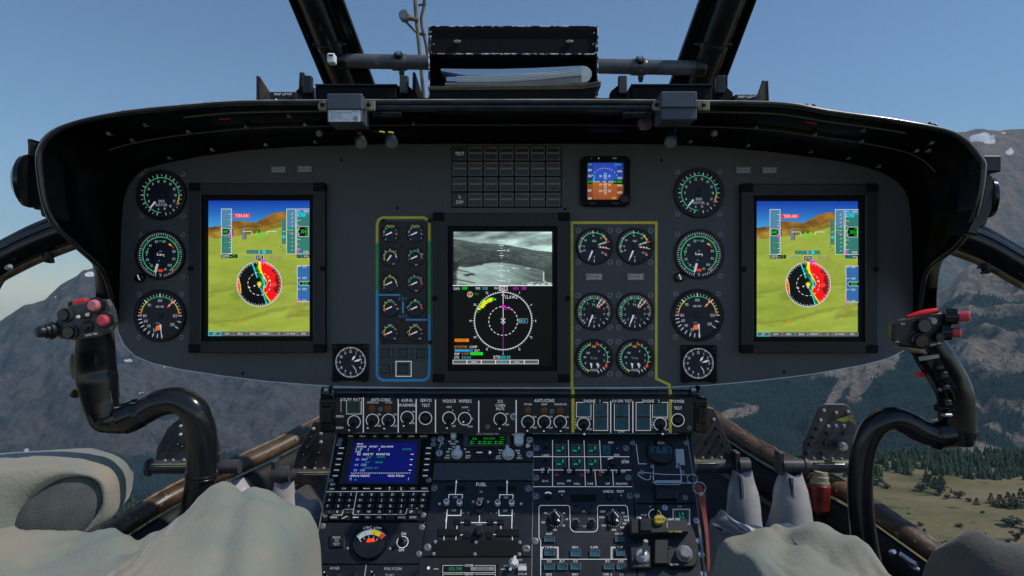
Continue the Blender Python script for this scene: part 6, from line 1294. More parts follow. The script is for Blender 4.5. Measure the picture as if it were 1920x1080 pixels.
# ------------------------------------------------------------------ windscreen frame
def pillar(ax, bx, lab, sgn):
    # ax: (left,right) at the top edge, bx: (left,right) at the foot, photo pixels
    y0, y1 = .10, .34; A0, A1 = W(ax[0], -40, y0), W(ax[1], -40, y0); B0, B1 = W(bx[0]+(18 if sgn < 0 else -18), 245, y1), W(bx[1]+(18 if sgn < 0 else -18), 245, y1)
    L0 = (B0+B1)/2; t = thing('windscreen_pillar', lab, 'pillar', loc=L0, group='windscreen pillars'); wd = (B1-B0).length; dirn = ((A0+A1)/2-L0).normalized(); nrm = (B1-B0).cross(dirn).normalized()
    if nrm.y > 0: nrm = -nrm
    b = MB(free=L0); b.slab([B0, A0, A1, B1], nrm, .02, 'pillar', .004); obj('web', b, t)
    for f0, f1, r, m in ((.0, .0, .007, 'black_gloss'), (1.0, 1.0, .007, 'black_gloss')):
        b = MB(free=L0); b.tube([B0.lerp(B1, f0)+nrm*.004, A0.lerp(A1, f1)+nrm*.004], r, m, 10); obj('edge_bead', b, t)
    f = .45 if sgn < 0 else .5
    b = MB(free=L0); P0, P1 = B0.lerp(B1, f)+nrm*.012, A0.lerp(A1, f)+nrm*.012; b.tube([P0, P1], wd*.24, 'pillar', 20); obj('post_tube', b, t)
    for ff, m in (((.18, 'brown_rib'), (.74, 'matte')) if sgn < 0 else ((.22, 'matte'), (.80, 'brown_rib'), (.66, 'brown_rib'))):
        b = MB(free=L0); b.tube([B0.lerp(B1, ff)+nrm*.008, A0.lerp(A1, ff)+nrm*.008], .0042, m, 8); obj('rib', b, t)
    for k in (.3, .62):
        c = P0.lerp(P1, k); b = MB(free=L0); b.lathe3(c-dirn*.008, c+dirn*.008, [(0, wd*.25), (.1, wd*.275), (.9, wd*.275), (1, wd*.25)], 'pillar', 22); b.lathe3(c+(B1-B0)*.24, c+(B1-B0)*.36, [(0, .006), (1, .005)], 'black_gloss', 10); b.lathe3(c-(B1-B0)*.24, c-(B1-B0)*.36, [(0, .006), (1, .005)], 'black_gloss', 10); obj('clamp', b, t)
    return t, L0, P0, P1, nrm
pl1 = pillar((532, 625), (632, 713), 'dark sloping windscreen pillar with a white clip, leaning away from the box', -1)
b = MB(free=pl1[1]); b.box3(tuple(W(613, 117, .13)-pl1[1]), tuple(W(627, 99, .13)-pl1[1]+Vector((0, .02, 0))), 'label_white', .002); b.box3(tuple(W(616, 105, .129)-pl1[1]), tuple(W(624, 102, .129)-pl1[1]+Vector((0, .001, 0))), 'ink'); obj('clip', b, pl1[0])
pl2 = pillar((1330, 1426), (1246, 1337), 'dark sloping windscreen pillar with a brown cable, leaning toward the mountain side', 1)
ct = thing('cross_bar', 'horizontal dark grey tube joining both windscreen pillars behind the document box', 'bar', loc=W(960, 120, .2)); O = ct.location
b = MB(free=O); A, B = W(640, 114, .2), W(1312, 128, .2); b.tube([A, B], .0158, 'tube_grey', 28); obj('tube', b, ct)
for px, py in ((749, 117), (1197, 126)):
    c = W(px, py, .2); b = MB(free=O); b.lathe3(c-Vector((.0165, 0, 0)), c+Vector((.0165, 0, 0)), [(0, .0166), (.1, .0176), (.9, .0176), (1, .0166)], 'tube_grey', 28); b.lathe3(c+Vector((0, -.012, .009)), c+Vector((0, -.0175, .013)), [(0, .011), (1, .009)], 'black', 18); b.lathe3(c+Vector((0, -.0175, .013)), c+Vector((0, -.020, .0145)), [(0, .005), (1, .004)], 'dull_steel', 12); b.lathe3(c+Vector((.005, 0, -.015)), c+Vector((.005, 0, -.032)), [(0, .006), (.6, .006), (1, .004)], 'black', 12); obj('joint', b, ct)
for c in (A, B): b = MB(free=O); b.lathe3(c-Vector((.012, 0, 0)), c+Vector((.012, 0, 0)), [(0, .0165), (.2, .0195), (.8, .0195), (1, .0165)], 'pillar', 24); obj('weld_collar', b, ct)
# wiper linkage outside
wl = thing('wiper_arm', 'thin brown wiper arm with a roller outside the windscreen by the box', 'wiper', loc=W(795, 190, .42)); O = wl.location
b = MB(free=O); b.tube(catmull([W(*p, .42) for p in ((777, -30), (780, 30), (788, 110), (796, 200))], 5), .0075, 'brown_rib', 10, sq=(1, .6)); obj('arm', b, wl)
b = MB(free=O); b.tube(catmull([W(*p, .43) for p in ((798, -30), (795, 10), (790, 40), (800, 90), (803, 130))], 5), .004, 'brown_rib', 8); b.tube([W(782, 62, .43), W(798, 66, .43)], .004, 'brown_rib', 8); b.tube([W(784, 10, .43), W(799, 8, .43)], .003, 'brown_rib', 8); obj('link_rod', b, wl)
b = MB(free=O); b.tube([W(758, 32, .41), W(784, 38, .41)], .0055, 'brown_rib', 10); b.tube([W(762, 42, .41), W(780, 60, .41)], .003, 'brown_rib', 8); obj('crank', b, wl)
b = MB(free=O); c = W(759, 30, .405); b.lathe3(c+Vector((0, -.01, 0)), c+Vector((0, .01, 0)), [(0, .010), (.1, .014), (.45, .0145), (.5, .010), (.55, .0145), (.9, .014), (1, .010)], 'dull_steel', 20); obj('roller', b, wl)

# side window frames: thick curved tubes at both sides
def wframe(sgn, lab):
    m = (lambda x: x) if sgn < 0 else (lambda x: 1940-x)
    yy = .05; P = [(-60, 620), (-45, 560), (-15, 505), (45, 468), (110, 440), (190, 412), (260, 392)]
    if sgn > 0: P = [(x, y+16+(0 if x > 60 else 8)) for x, y in P]
    L0 = W(m(100), 445, yy); t = thing('window_frame', lab, 'window frame', loc=L0, group='side window frames')
    C_ = catmull([W(m(x), y, yy) for x, y in P], 6); b = MB(free=L0); b.tube(C_, .030, 'black_gloss', 26); obj('tube', b, t)
    for dz, dy, r, mm in ((.031, -.008, .007, 'hood_rim'), (.012, -.0275, .0035, 'hood_rim'), (-.034, -.004, .008, 'brown_rib')):
        b = MB(free=L0); b.tube([p+Vector((-dz*.35*(-sgn)*-1 if False else 0, dy, dz)) for p in C_], r, mm, 10); obj('seal_strip', b, t)
    c = W(m(94), 485 if sgn < 0 else 505, yy-.01); b = MB(free=L0); b.lathe3(c+Vector((0, 0, .012)), c-Vector((sgn*-.004, 0, .008)), [(0, .009), (.6, .008), (1, .006)], 'black', 14); b.tube([c+Vector((-.014, 0, .004)), c+Vector((.006, -.004, .004)), c+Vector((-sgn*.010, -.006, -.008))], .0032, 'black', 10); obj('latch', b, t)
    c = W(m(18), 502 if sgn < 0 else 540, yy-.03); b = MB(free=L0); b.lathe3(c, c+Vector((0, -.008, 0)), [(0, .007), (1, .004)], 'dull_steel', 12); obj('bolt', b, t)
wframe(-1, 'thick black curved side window frame crossing plain sky'); wframe(1, 'thick black curved side window frame crossing the rocky mountainside')

# ------------------------------------------------------------------ lower nose frame, floor
nf = thing('nose_frame', 'brown ribbed lower nose frame running up to the console on the sheepskin bolster side', 'frame', loc=W(400, 900, .2))
def beam(t, L0, P, dm, sc_=1):
    b = MB(free=L0); pts = [W(*p) for p in P]
    b.tube(catmull(pts, 5), .020, 'beam', 12, sq=(1, 1.3)); obj('rail', b, t)
    b = MB(free=L0); b.tube(catmull([p+Vector((0, .01, .020)) for p in pts], 12), [.0052+.0012*math.sin(i*2.1) for i in range(12*(len(pts)-1)+1)], 'brown_rib', 8); obj('seal_strip', b, t)
    b = MB(free=L0); b.tube(catmull([p+Vector((dm*.02, -.01, -.055)) for p in pts], 5), .022, 'floor_dark', 10, sq=(1.6, 1)); obj('lower_rail', b, t)
    b = MB(free=L0); b.tube(catmull([p+Vector((dm*.035, -.02, -.095)) for p in pts], 5), .009, 'brown_rib', 8); obj('stringer', b, t)
    C_ = catmull([p+Vector((dm*.01, -.022, -.002)) for p in pts], 4)
    for p in C_[1:-1:2]: b = MB(free=L0); b.lathe3(p, p+Vector((0, -.008, .002)), [(0, .004), (.6, .004), (1, .0025)], 'brown_rib', 10); obj('rivet', b, t)
beam(nf, nf.location, [(150, 1040, .02), (230, 985, .08), (330, 925, .18), (430, 880, .30), (520, 838, .42), (640, 775, .6)], 1)
nf2 = thing('nose_frame', 'brown ribbed lower nose frame sloping away from the console past the meadow', 'frame', loc=W(1600, 900, .2))
beam(nf2, nf2.location, [(1290, 752, .6), (1400, 828, .42), (1490, 878, .30), (1590, 925, .2), (1680, 985, .10), (1800, 1070, .0), (1860, 1120, -.05)], -1)
# cockpit floor: one dark sheet between the two nose frames
b = MB(); L_ = [(150, 1052, .02), (230, 997, .08), (330, 938, .18), (430, 894, .30), (520, 852, .42), (640, 790, .6)]; R__ = [(1860, 1130, -.05), (1800, 1082, .0), (1590, 938, .2), (1490, 892, .30), (1400, 842, .42), (1290, 766, .6)]
lp = [W(*p)+Vector((.01, 0, -.035)) for p in L_]; rp = [W(*p)+Vector((-.01, 0, -.035)) for p in R__]
vs = []; fs = []
for a, c in zip(lp, rp):
    for u in np.linspace(0, 1, 13):
        p = a.lerp(c, u); s_ = min(1, min(u, 1-u)*7); p.z -= .20*s_*(2-s_); vs.append(p)
near = [Vector((-.95+1.9*u, -.9, -.78)) for u in np.linspace(0, 1, 13)]; vs = near+vs
for i in range(6):
    for j in range(12): fs.append([i*13+j, i*13+j+1, (i+1)*13+j+1, (i+1)*13+j])
b.add(vs, fs, 'floor', True); fl = structure('floor', b)

# ------------------------------------------------------------------ pedals
def pedal(plate, tube, y, lab, riv, extra=None):
    L0 = W(*tube[0], y); t = thing('pedal', lab, 'pedal', loc=L0, group='rudder pedals')
    b = MB(free=L0); b.slab([W(x, yy, y) for x, yy in plate], (0, -1, .12), .008, 'pedal', .002); o = obj('plate', b, t)
    for x, yy, m in riv: p = W(x, yy, y-.001); b = MB(free=L0); b.lathe3(p, p+Vector((0, -.005, .001)), [(0, .0040), (.5, .0040), (1, .0022)], m, 10); obj('rivet', b, t)
    b = MB(free=L0); b.tube([W(*tube[0], y), W(*tube[1], y)], tube[2]/F*(D+y), 'pedal', 22); obj('foot_bar', b, t)
    for a, c in ((tube[0], -1), (tube[1], 1)): b = MB(free=L0); p = W(*a, y); b.lathe3(p+Vector((-.003, 0, .0)), p+Vector((.003, 0, 0)), [(0, tube[2]/F*(D+y)*1.35), (1, tube[2]/F*(D+y)*1.35)], 'pedal', 22); obj('end_cap', b, t)
    if extra:
        (x0, x1, yy) = extra; b = MB(free=L0); r = tube[2]/F*(D+y); p0, p1 = W(x0, yy, y-r*.95), W(x1, yy, y-r*.95); b.tube([p0, p0.lerp(p1, .3), p1.lerp(p0, .15), p1], [.001, .0045, .0055, .0045], 'worn_metal', 10, sq=(1, .35), up=(0, -1, 0)); b.tube([p0+Vector((0, .001, .003)), p1+Vector((0, .001, .004))], .0028, 'zinc_yellow', 8, sq=(1, .4), up=(0, -1, 0)); obj('worn_stripe', b, t)
    return t, L0
S = 'steel'; Dk = 'dull_steel'; Mt = 'black'
t, L0 = pedal([(1506, 872), (1508, 828), (1536, 762), (1545, 757), (1583, 757), (1592, 762), (1607, 796), (1604, 835), (1598, 872)], ((1508, 873), (1612, 873), 12.5), .22, 'outer rudder pedal with bright rivets behind the stick beside the meadow',
      [(1544, 770, S), (1567, 774, S), (1589, 772, S), (1538, 788, S), (1596, 790, S), (1552, 799, S), (1567, 799, S), (1582, 799, S), (1531, 804, Mt), (1551, 812, Mt), (1582, 813, Mt), (1524, 820, Mt), (1547, 831, Mt), (1518, 834, Mt), (1586, 830, Mt), (1513, 850, Mt), (1542, 850, Mt), (1525, 860, Dk), (1543, 860, Dk), (1560, 861, Dk), (1577, 861, Dk)], (1527, 1582, 870))
p = W(1574, 835, .21); b = MB(free=L0); b.lathe3(p, p+Vector((.004, -.02, 0)), [(0, .007), (.3, .007), (.35, .010), (.6, .010), (1, .006)], 'worn_metal', 16); obj('adjuster', b, t)
b = MB(free=L0); b.slab([W(*p, .212) for p in ((1567, 787), (1580, 783), (1595, 778), (1600, 781), (1606, 797), (1602, 796), (1596, 788), (1580, 791))], (0, -1, .12), .001, 'zinc_yellow'); obj('paint_wear', b, t)
pedal([(1300, 868), (1300, 760), (1338, 765), (1345, 780), (1370, 835), (1374, 868)], ((1300, 873), (1378, 873), 14), .24, 'inner rudder pedal half hidden by the switch panel end on the meadow side',
      [(1338, 787, S), (1343, 803, Mt), (1350, 819, Mt), (1326, 830, Mt), (1356, 834, Mt), (1333, 848, Mt), (1363, 850, Mt), (1317, 859, Dk), (1334, 860, Dk), (1352, 859, Dk)], (1350, 1302, 868))
t, L0 = pedal([(291, 862), (293, 842), (313, 803), (338, 783), (387, 757), (398, 775), (412, 836), (410, 862)], ((280, 876), (400, 876), 12.5), .22, 'outer rudder pedal behind the stick on the sheepskin bolster side',
      [(325, 792, S), (339, 799, S), (339, 815, S), (333, 834, Mt), (341, 838, Mt), (306, 842, Mt), (325, 863, Dk), (345, 863, Dk), (310, 864, Dk)], (283, 350, 874))
pedal([(550, 880), (556, 848), (576, 812), (588, 790), (596, 790), (640, 800), (640, 880)], ((540, 893), (640, 893), 15), .24, 'inner rudder pedal half hidden by the keypad on the sheepskin bolster side',
      [(588, 804, S), (602, 813, S), (602, 829, S), (582, 820, Mt), (575, 839, Mt), (568, 853, Mt), (597, 850, Mt), (591, 869, Mt), (571, 878, Dk), (590, 879, Dk), (607, 879, Dk)], (558, 632, 889))
def link(x0, x1, y, r, py, lab):
    L0 = W((x0+x1)/2, py, y); t = thing('pedal_shaft', lab, 'shaft', loc=L0, group='pedal shafts'); b = MB(free=L0); k = (D+y)/F; b.tube([W(x0, py, y), W(x1, py, y)], r*k, 'pedal', 22); obj('tube', b, t)
    b = MB(free=L0); xm = x1 if lab.startswith('left') else x0; b.slab([W(x0-4, py-24, y-.01), W(x0+4, py-24, y-.01), W(x0+4, py+18, y-.01), W(x0-4, py+18, y-.01)], (0, -1, 0), .03, 'zinc_yellow' if x0 in (406, 1504) else 'pedal', .001); obj('flange', b, t)
link(408, 450, .2, 13, 875, 'short pedal shaft above the leather boot beside the stick on the bolster side'); link(512, 545, .22, 15, 890, 'short pedal shaft above the inner boot on the bolster side'); link(1384, 1404, .22, 15, 873, 'short pedal shaft above the inner boot on the meadow side'); link(1466, 1504, .2, 13, 873, 'short pedal shaft above the boot next to the red damper')
# grey leather boots
def boot(sec, y, lab, slit=None):
    # sec: list of (y_px, x_left, x_right, depth m)
    L0 = W((sec[-1][1]+sec[-1][2])/2, sec[-1][0], y); t = thing('pedal_boot', lab, 'boot', loc=L0, group='grey leather pedal boots'); n = 20; rows = []
    for k, (py, xl_, xr_, dp) in enumerate(sec):
        a, c = W(xl_, py, y), W(xr_, py, y); row = []
        for j in range(n):
            th = 2*PI*j/n; w = 1+.05*math.sin(3*th+k*1.3)+.04*math.sin(5*th+k); row.append((a+c)/2+Vector(((c.x-a.x)/2*math.cos(th)*w, dp*math.sin(th)*w, .006*math.sin(2*th+1) if k == 0 else .003*math.sin(3*th+k))))
        rows.append(row)
    b = MB(free=L0); fine = []
    for j in range(n): col_ = catmull([r[j] for r in rows], 4); fine.append(col_)
    m = len(fine[0]); vs = [fine[j][i]-L0 for i in range(m) for j in range(n)]
    b.add(vs, [[i*n+j, i*n+(j+1) % n, (i+1)*n+(j+1) % n, (i+1)*n+j] for i in range(m-1) for j in range(n)], 'leather', True); b.add(vs[:n], [list(range(n))], 'leather_in'); obj('leather', b, t)
    if slit:
        b = MB(free=L0); dd = sec[0][3]+.004; b.tube(catmull([W(x, yy, y-dd-.002*i) for i, (x, yy) in enumerate(slit)], 4), [.0045-.0006*i/4 for i in range(4*(len(slit)-1)+1)], 'leather_in', 8, sq=(1, .5)); b.tube(catmull([W(x+5, yy, y-dd-.003-.002*i) for i, (x, yy) in enumerate(slit)], 4), .0018, 'leather', 6); obj('seam', b, t)
boot([(886, 1374, 1410, .018), (904, 1370, 1413, .022), (925, 1364, 1419, .028), (960, 1362, 1424, .034), (990, 1360, 1430, .04), (1030, 1350, 1445, .05)], .2, 'grey leather boot over the inner pedal shaft on the meadow side', [(1385, 892), (1388, 905), (1390, 935)])
boot([(886, 1466, 1502, .018), (902, 1458, 1506, .024), (925, 1449, 1513, .03), (950, 1447, 1518, .036), (985, 1440, 1524, .042), (1020, 1430, 1530, .05)], .2, 'grey leather boot next to the red damper', [(1482, 896), (1483, 920), (1488, 960), (1492, 985)])
boot([(902, 424, 454, .02), (915, 420, 464, .025), (935, 412, 480, .03), (980, 405, 500, .04)], .18, 'grey leather boot beside the stick tube behind the sheepskin cushion')
boot([(908, 514, 549, .02), (925, 511, 551, .024), (950, 508, 556, .03), (1000, 500, 570, .04)], .18, 'grey leather boot over the inner pedal shaft behind the sheepskin cushion')
# folded leather skirts at the feet of the boots
for pts, lab in (([(1329, 985), (1340, 966), (1358, 960), (1400, 985), (1440, 985), (1490, 985), (1525, 1000), (1530, 1060), (1340, 1075)], 'crumpled grey leather skirt round the feet of both boots on the meadow side'), ([(552, 925), (575, 932), (600, 945), (606, 985), (600, 1070), (560, 1070), (556, 990)], 'crumpled leather skirt between the sheepskin cushion and the keypad')):
    L0 = W(*pts[0], .1); t = thing('leather_skirt', lab, 'leather skirt', loc=L0, group='leather skirts'); n = 26; c = sum((W(*p, .1) for p in pts), Vector())/len(pts); ring = catmull([W(*p, .1) for p in pts]+[W(*pts[0], .1)], 4)
    b = MB(free=L0); vs = []; R = 7
    for i in range(R+1):
        f = i/R
        for j, p in enumerate(ring): q_ = p.lerp(c, f); vs.append(q_+Vector((0, -.04*math.sin(f*PI/2)-.005*math.sin(j*1.7+f*7)*math.sin(f*PI), .004*math.sin(j*1.1+f*9)))-L0)
    n = len(ring); b.add(vs, [[i*n+j, i*n+j+1, (i+1)*n+j+1, (i+1)*n+j] for i in range(R) for j in range(n-1)], 'leather', True); obj('leather', b, t)
dm = thing('damper', 'red cylindrical damper under the outer pedal on the meadow side', 'damper', loc=W(1535, 920, .2)); O = dm.location
b = MB(free=O); k = (D+.2)/F; A, B = W(1537, 906, .2), W(1534, 958, .2); b.lathe3(A, B, [(0, 17*k), (.06, 19.5*k), (.9, 19.5*k), (1, 15*k)], 'oleo_red', 24); obj('reservoir', b, dm)
b = MB(free=O); b.lathe3(W(1539, 884, .2), A, [(0, 12*k), (.35, 13*k), (.4, 15*k), (.8, 15*k), (.82, 17*k), (1, 17*k)], 'tan', 22); obj('cap', b, dm)
b = MB(free=O); b.lathe3(B, W(1530, 990, .2), [(0, 9*k), (.25, 9*k), (.3, 11*k), (.5, 11*k), (.6, 8*k), (1, 8*k)], 'black_gloss', 18); obj('rod', b, dm)
rg = thing('seat_rail_latch', 'small bright metal latch on the floor by the brown nose frame and meadow', 'latch', loc=W(1700, 1050, -.02)); O = rg.location
b = MB(free=O); b.tube([W(1688, 1040, -.03), W(1702, 1050, -.05), W(1718, 1060, -.07)], .006, 'worn_metal', 10, sq=(1, .5)); obj('bar', b, rg)
b = MB(free=O); c = W(1673, 1036, -.03); b.lathe3(c, c+Vector((0, -.006, .004)), [(0, .006), (1, .004)], 'worn_metal', 12); b.tube([W(1702, 1052, -.05), W(1714, 1066, -.06), W(1722, 1068, -.06)], .004, 'dull_steel', 8); obj('hook', b, rg)

# ------------------------------------------------------------------ cyclic sticks
def stick(P, rad, y, lab):
    L0 = W(*P[-1], y[-1] if isinstance(y, list) else y); t = thing('cyclic_stick', lab, 'control stick', loc=L0, group='cyclic sticks'); return t, L0
yS = -.25; kS = (D+yS)/F
def spath(P, n=8): return catmull([W(px, py, yS+dy) for px, py, dy in P], n)
def rads(P, R, n=8): return [float(np.interp(i/n, range(len(R)), R))*kS for i in range(n*(len(P)-1)+1)]
t1, L0 = stick([(350, 1010)], 0, yS, 'dark bent control stick whose grey head faces the seats, beside the knitted seat wing')
P = [(205, 788, 0), (240, 786, 0), (268, 772, 0), (300, 756, 0), (334, 752, 0), (362, 768, 0), (376, 800, .005), (379, 845, .01), (377, 890, .015), (368, 940, .02), (352, 1000, .03), (335, 1060, .04), (315, 1180, .06), (300, 1330, .08)]
b = MB(free=L0); b.tube(spath(P), rads(P, [25, 26, 25, 25, 25.5, 26, 26.5, 26.5, 26.5, 26.5, 26.5, 26, 26, 26]), 'stick', 28); obj('tube', b, t1)
b = MB(free=L0); c0, c1 = W(378, 884, yS+.015), W(377, 896, yS+.016); b.lathe3(c0, c1, [(0, 26*kS), (.15, 29*kS), (.4, 29*kS), (.5, 27.5*kS), (.6, 29*kS), (.85, 29*kS), (1, 26*kS)], 'stick', 28); obj('collar', b, t1)
b = MB(free=L0); c = W(258, 781, yS); b.lathe3(W(222, 790, yS), W(270, 770, yS), [(0, 26*kS), (.2, 29*kS), (.8, 28.5*kS), (1, 25*kS)], 'grip', 26); obj('elbow_sleeve', b, t1)
P = [(177, 610, -.01), (178, 650, -.005), (180, 690, 0), (183, 715, 0), (190, 755, 0), (200, 785, 0), (212, 798, 0)]
b = MB(free=L0); b.tube(spath(P), rads(P, [30, 33, 34, 35, 31, 29, 18]), 'grip', 30, sq=(1, 1)); obj('grip', b, t1)
b = MB(free=L0); b.tube(catmull([W(x, y, yS-.0) for x, y in ((158, 645), (150, 672), (140, 668), (138, 690), (143, 708))], 4), .0055, 'brown_rib', 10); b.lathe3(W(142, 738, yS), W(134, 741, yS), [(0, .007), (.6, .006), (1, .004)], 'black', 12); obj('trigger', b, t1)
def headplate(t, L0, outline, yf, th, m): b = MB(free=L0); b.slab([W(x, y, yf) for x, y in outline], (0, -1, .05), th, m, .004, None, .72); return obj('grip_head', b, t)
yH = yS-.045
hd = headplate(t1, L0, [(112, 635), (99, 627), (97, 608), (112, 585), (133, 571), (168, 562), (203, 560), (210, 572), (216, 604), (208, 621), (184, 631), (138, 638)], yH, .03, 'grip_head')
def hp_(hd, L0, px, py, prof, m, d=(0, -1, .05), ln=.014, name='button', y=None):
    b = MB(free=L0); c = W(px, py, (yH if y is None else y)); b.lathe3(c, c+Vector(d).normalized()*ln, prof, m, 20); return obj(name, b, hd)
hp_(hd, L0, 101, 619, [(0, .012), (.25, .013), (.3, .010), (.5, .0105), (.55, .008), (.8, .0085), (1, .006)], 'black', (-.55, -.8, -.1), .022, 'hat_switch')
hp_(hd, L0, 124, 591, [(0, .0105), (.5, .0105), (.55, .009), (1, .0075, 'black_gloss')], 'grip_head', ln=.008, name='hat_switch'); hp_(hd, L0, 134, 623, [(0, .0105), (.5, .0105), (.55, .009), (1, .0075, 'black_gloss')], 'grip_head', ln=.008, name='hat_switch'); hp_(hd, L0, 164, 612, [(0, .009), (.3, .009), (.35, .0065), (1, .005)], 'black', ln=.008, name='hat_switch')
for px, py, m in ((181, 573, 'pink_button'), (198, 601, 'red_button')): hp_(hd, L0, px, py, [(0, .0125), (.4, .012), (.45, .0085), (.45, .0085), (1, .008, m), (1.2, .006, m)], 'black', ln=.009)
for px, py in ((149, 594), (166, 590)): hp_(hd, L0, px, py, [(0, .003), (1, .002)], 'mark_dim', ln=.005, name='guide_light')
b = MB(free=L0); b.tube([W(142, 572, yH+.01), W(163, 567, yH+.01)], .007, 'red_guard', 14); b.tube([W(133, 573, yH+.01), W(141, 571, yH+.01)], .006, 'black', 12); obj('switch_guard', b, hd)
b = MB(free=L0); b.box3(tuple(W(146, 598, yH-.002)-L0), tuple(W(170, 588, yH-.002)-L0+Vector((0, .004, 0))), 'black', .001); b.box3(tuple(W(184, 622, yH-.003)-L0), tuple(W(208, 585, yH-.003)-L0+Vector((0, .006, 0))), 'grip_head', .002); obj('switch_plate', b, hd)
b = MB(SWP, 172, 628); b.plane = Plane((0, yH-.002, 0), 0); b.o = b.plane.hit(172, 628); b.k = kS*.95; b.text('SYNC REL', 172, 627, 4, .5, 'mark', rot=-10, sx=.85); o = obj('lettering', b, hd); o.location = b.o-L0

t2, L0 = stick([(1626, 1100)], 0, yS, 'dark bent control stick with two red buttons poking from its black head, beside the meadow')
P = [(1800, 812, 0), (1765, 818, 0), (1728, 808, 0), (1702, 793, 0), (1676, 785, 0), (1650, 792, 0), (1630, 815, .005), (1618, 850, .01), (1613, 900, .015), (1614, 950, .02), (1619, 1000, .025), (1627, 1050, .03), (1640, 1110, .035), (1655, 1220, .05), (1670, 1340, .07)]
b = MB(free=L0); b.tube(spath(P), rads(P, [24, 23, 22, 22, 22, 22, 22, 22, 22, 22.5, 23, 24, 24, 24, 24]), 'stick', 28); obj('tube', b, t2)
b = MB(free=L0); b.lathe3(W(1745, 818, yS), W(1828, 806, yS), [(0, 23*kS), (.1, 27*kS), (.8, 26*kS), (.93, 20*kS), (1, 10*kS)], 'grip', 26); obj('elbow_sleeve', b, t2)
P = [(1732, 635, -.01), (1752, 668, -.006), (1775, 705, 0), (1789, 735, 0), (1793, 770, 0), (1794, 805, 0), (1794, 832, 0)]
b = MB(free=L0); b.tube(spath(P), rads(P, [30, 33, 32, 31, 30.5, 30.5, 28]), 'grip', 30); obj('grip', b, t2)
hd = headplate(t2, L0, [(1673, 637), (1675, 606), (1684, 600), (1712, 592), (1738, 584), (1775, 586), (1782, 605), (1779, 628), (1768, 648), (1722, 655), (1690, 650)], yH, .032, 'bezel')
b = MB(free=L0); b.slab([W(x, y, yH+.002) for x, y in ((1682, 650), (1720, 658), (1740, 664), (1735, 654))], (0, -1, .05), .03, 'tan', .001); obj('base_edge', b, hd)
hp_(hd, L0, 1727, 611, [(0, .011), (.4, .011), (1, .009)], 'black_gloss', ln=.009, name='hat_switch'); hp_(hd, L0, 1722, 639, [(0, .011), (.4, .0115), (.5, .009), (1, .008)], 'black_gloss', (-.1, -1, 0), .010, name='hat_switch'); hp_(hd, L0, 1745, 602, [(0, .005), (1, .0045)], 'dull_steel', ln=.008); hp_(hd, L0, 1755, 632, [(0, .007), (1, .006)], 'black', ln=.010)
for px, py, a, L in ((1775, 594, (.8, -.6, .05), .028), (1768, 623, (.8, -.6, .05), .022)): hp_(hd, L0, px, py, [(0, .012), (.5, .011), (.55, .0072), (.6, .0072, 'red_button'), (.95, .0072, 'red_button'), (1, .0055, 'red_button')], 'black_gloss', a, L)
b = MB(free=L0); P = [W(x, y, yH+.004) for x, y in ((1700, 594), (1720, 589), (1735, 586), (1757, 582))]; b.tube(P, [.002, .0042, .0048, .004], 'red_guard', 12); obj('switch_guard', b, hd)
for tx_, px, py, c_, h_, r_ in (('REC', 1693, 607, 3.4, .4, 0), ('VFR', 1682, 641, 3.4, .4, 0), ('SYNC REL', 1753, 645, 3.6, 2, -14)):
    b = MB(SWP, px, py); b.plane = Plane((0, yH-.001, 0), 0); b.o = b.plane.hit(px, py); b.k = kS*.95; b.text(tx_, px, py, c_, h_, 'mark_dim', rot=r_); o = obj('lettering', b, hd); o.location = b.o-L0
b = MB(free=L0); b.slab([W(x, y, yS-.034) for x, y in ((1722, 669), (1760, 664), (1762, 671), (1725, 677))], (-.3, -1, .2), .004, 'dull_steel', .0006); obj('placard', b, t2)
for px, py, r in ((1770, 705, .009), (1776, 728, .006), (1764, 690, .006), (1778, 757, .008)): b = MB(free=L0); c = W(px, py, yS-.026); b.lathe3(c, c+Vector((-.1, -.012, .003)), [(0, r), (.05, r), (.1, r*.8)], 'black_gloss', 18); obj('button', b, t2)
for px, py in ((1775, 731), (1780, 779)): b = MB(free=L0); b.box3(tuple(W(px-13, py+3, yS-.030)-L0), tuple(W(px+8, py-3, yS-.030)-L0+Vector((0, .006, 0))), 'dull_steel', .0015); obj('bracket_clip', b, t2)
b = MB(free=L0); b.slab([W(x, y, yS-.004) for x, y in ((1722, 708), (1726, 696), (1734, 700), (1737, 708))], (0, -1, 0), .012, 'red_button', .001); obj('trigger', b, t2); b = MB(free=L0); b.lathe3(W(1765, 764, yS-.01), W(1755, 764, yS-.012), [(0, .007), (1, .005)], 'black', 12); obj('button', b, t2)

# ------------------------------------------------------------------ sheepskin seats
FOLDS = [(-.605, .5, .014), (-.50, .35, .012), (-.455, -.5, .020), (-.40, .7, .010), (-.335, -.3, .012), (.33, .4, .010), (.40, -.35, .014), (.455, .5, .009), (.50, -.2, .008)]
def fur(b, tri, n, ln, m):
    """short curved tufts standing on the triangles (a, b, c, normal)"""
    ar = np.array([t[4] for t in tri]); ar = ar/ar.sum(); pick = RNG.choice(len(tri), n, p=ar); vs = []; fs = []
    for i in pick:
        a, c, d, nn, _ = tri[i]; u, v = RNG.random(2)
        if u+v > 1: u, v = 1-u, 1-v
        p = a+(c-a)*u+(d-a)*v
        if noise.noise(p*28) < .05: continue
        l = ln*RNG.uniform(.6, 1.3); t = Vector(RNG.normal(0, 1, 3)); t = (t-nn*t.dot(nn)).normalized(); s_ = nn.cross(t)*ln*.16; tip = p+nn*l*.5+t*l*.9; k = len(vs)
        vs += [p-s_, p+s_, p+nn*l*.4+t*l*.3+s_*.7, tip]; fs += [[k, k+1, k+2], [k, k+2, k+3]]
    b.add(vs, fs, m)
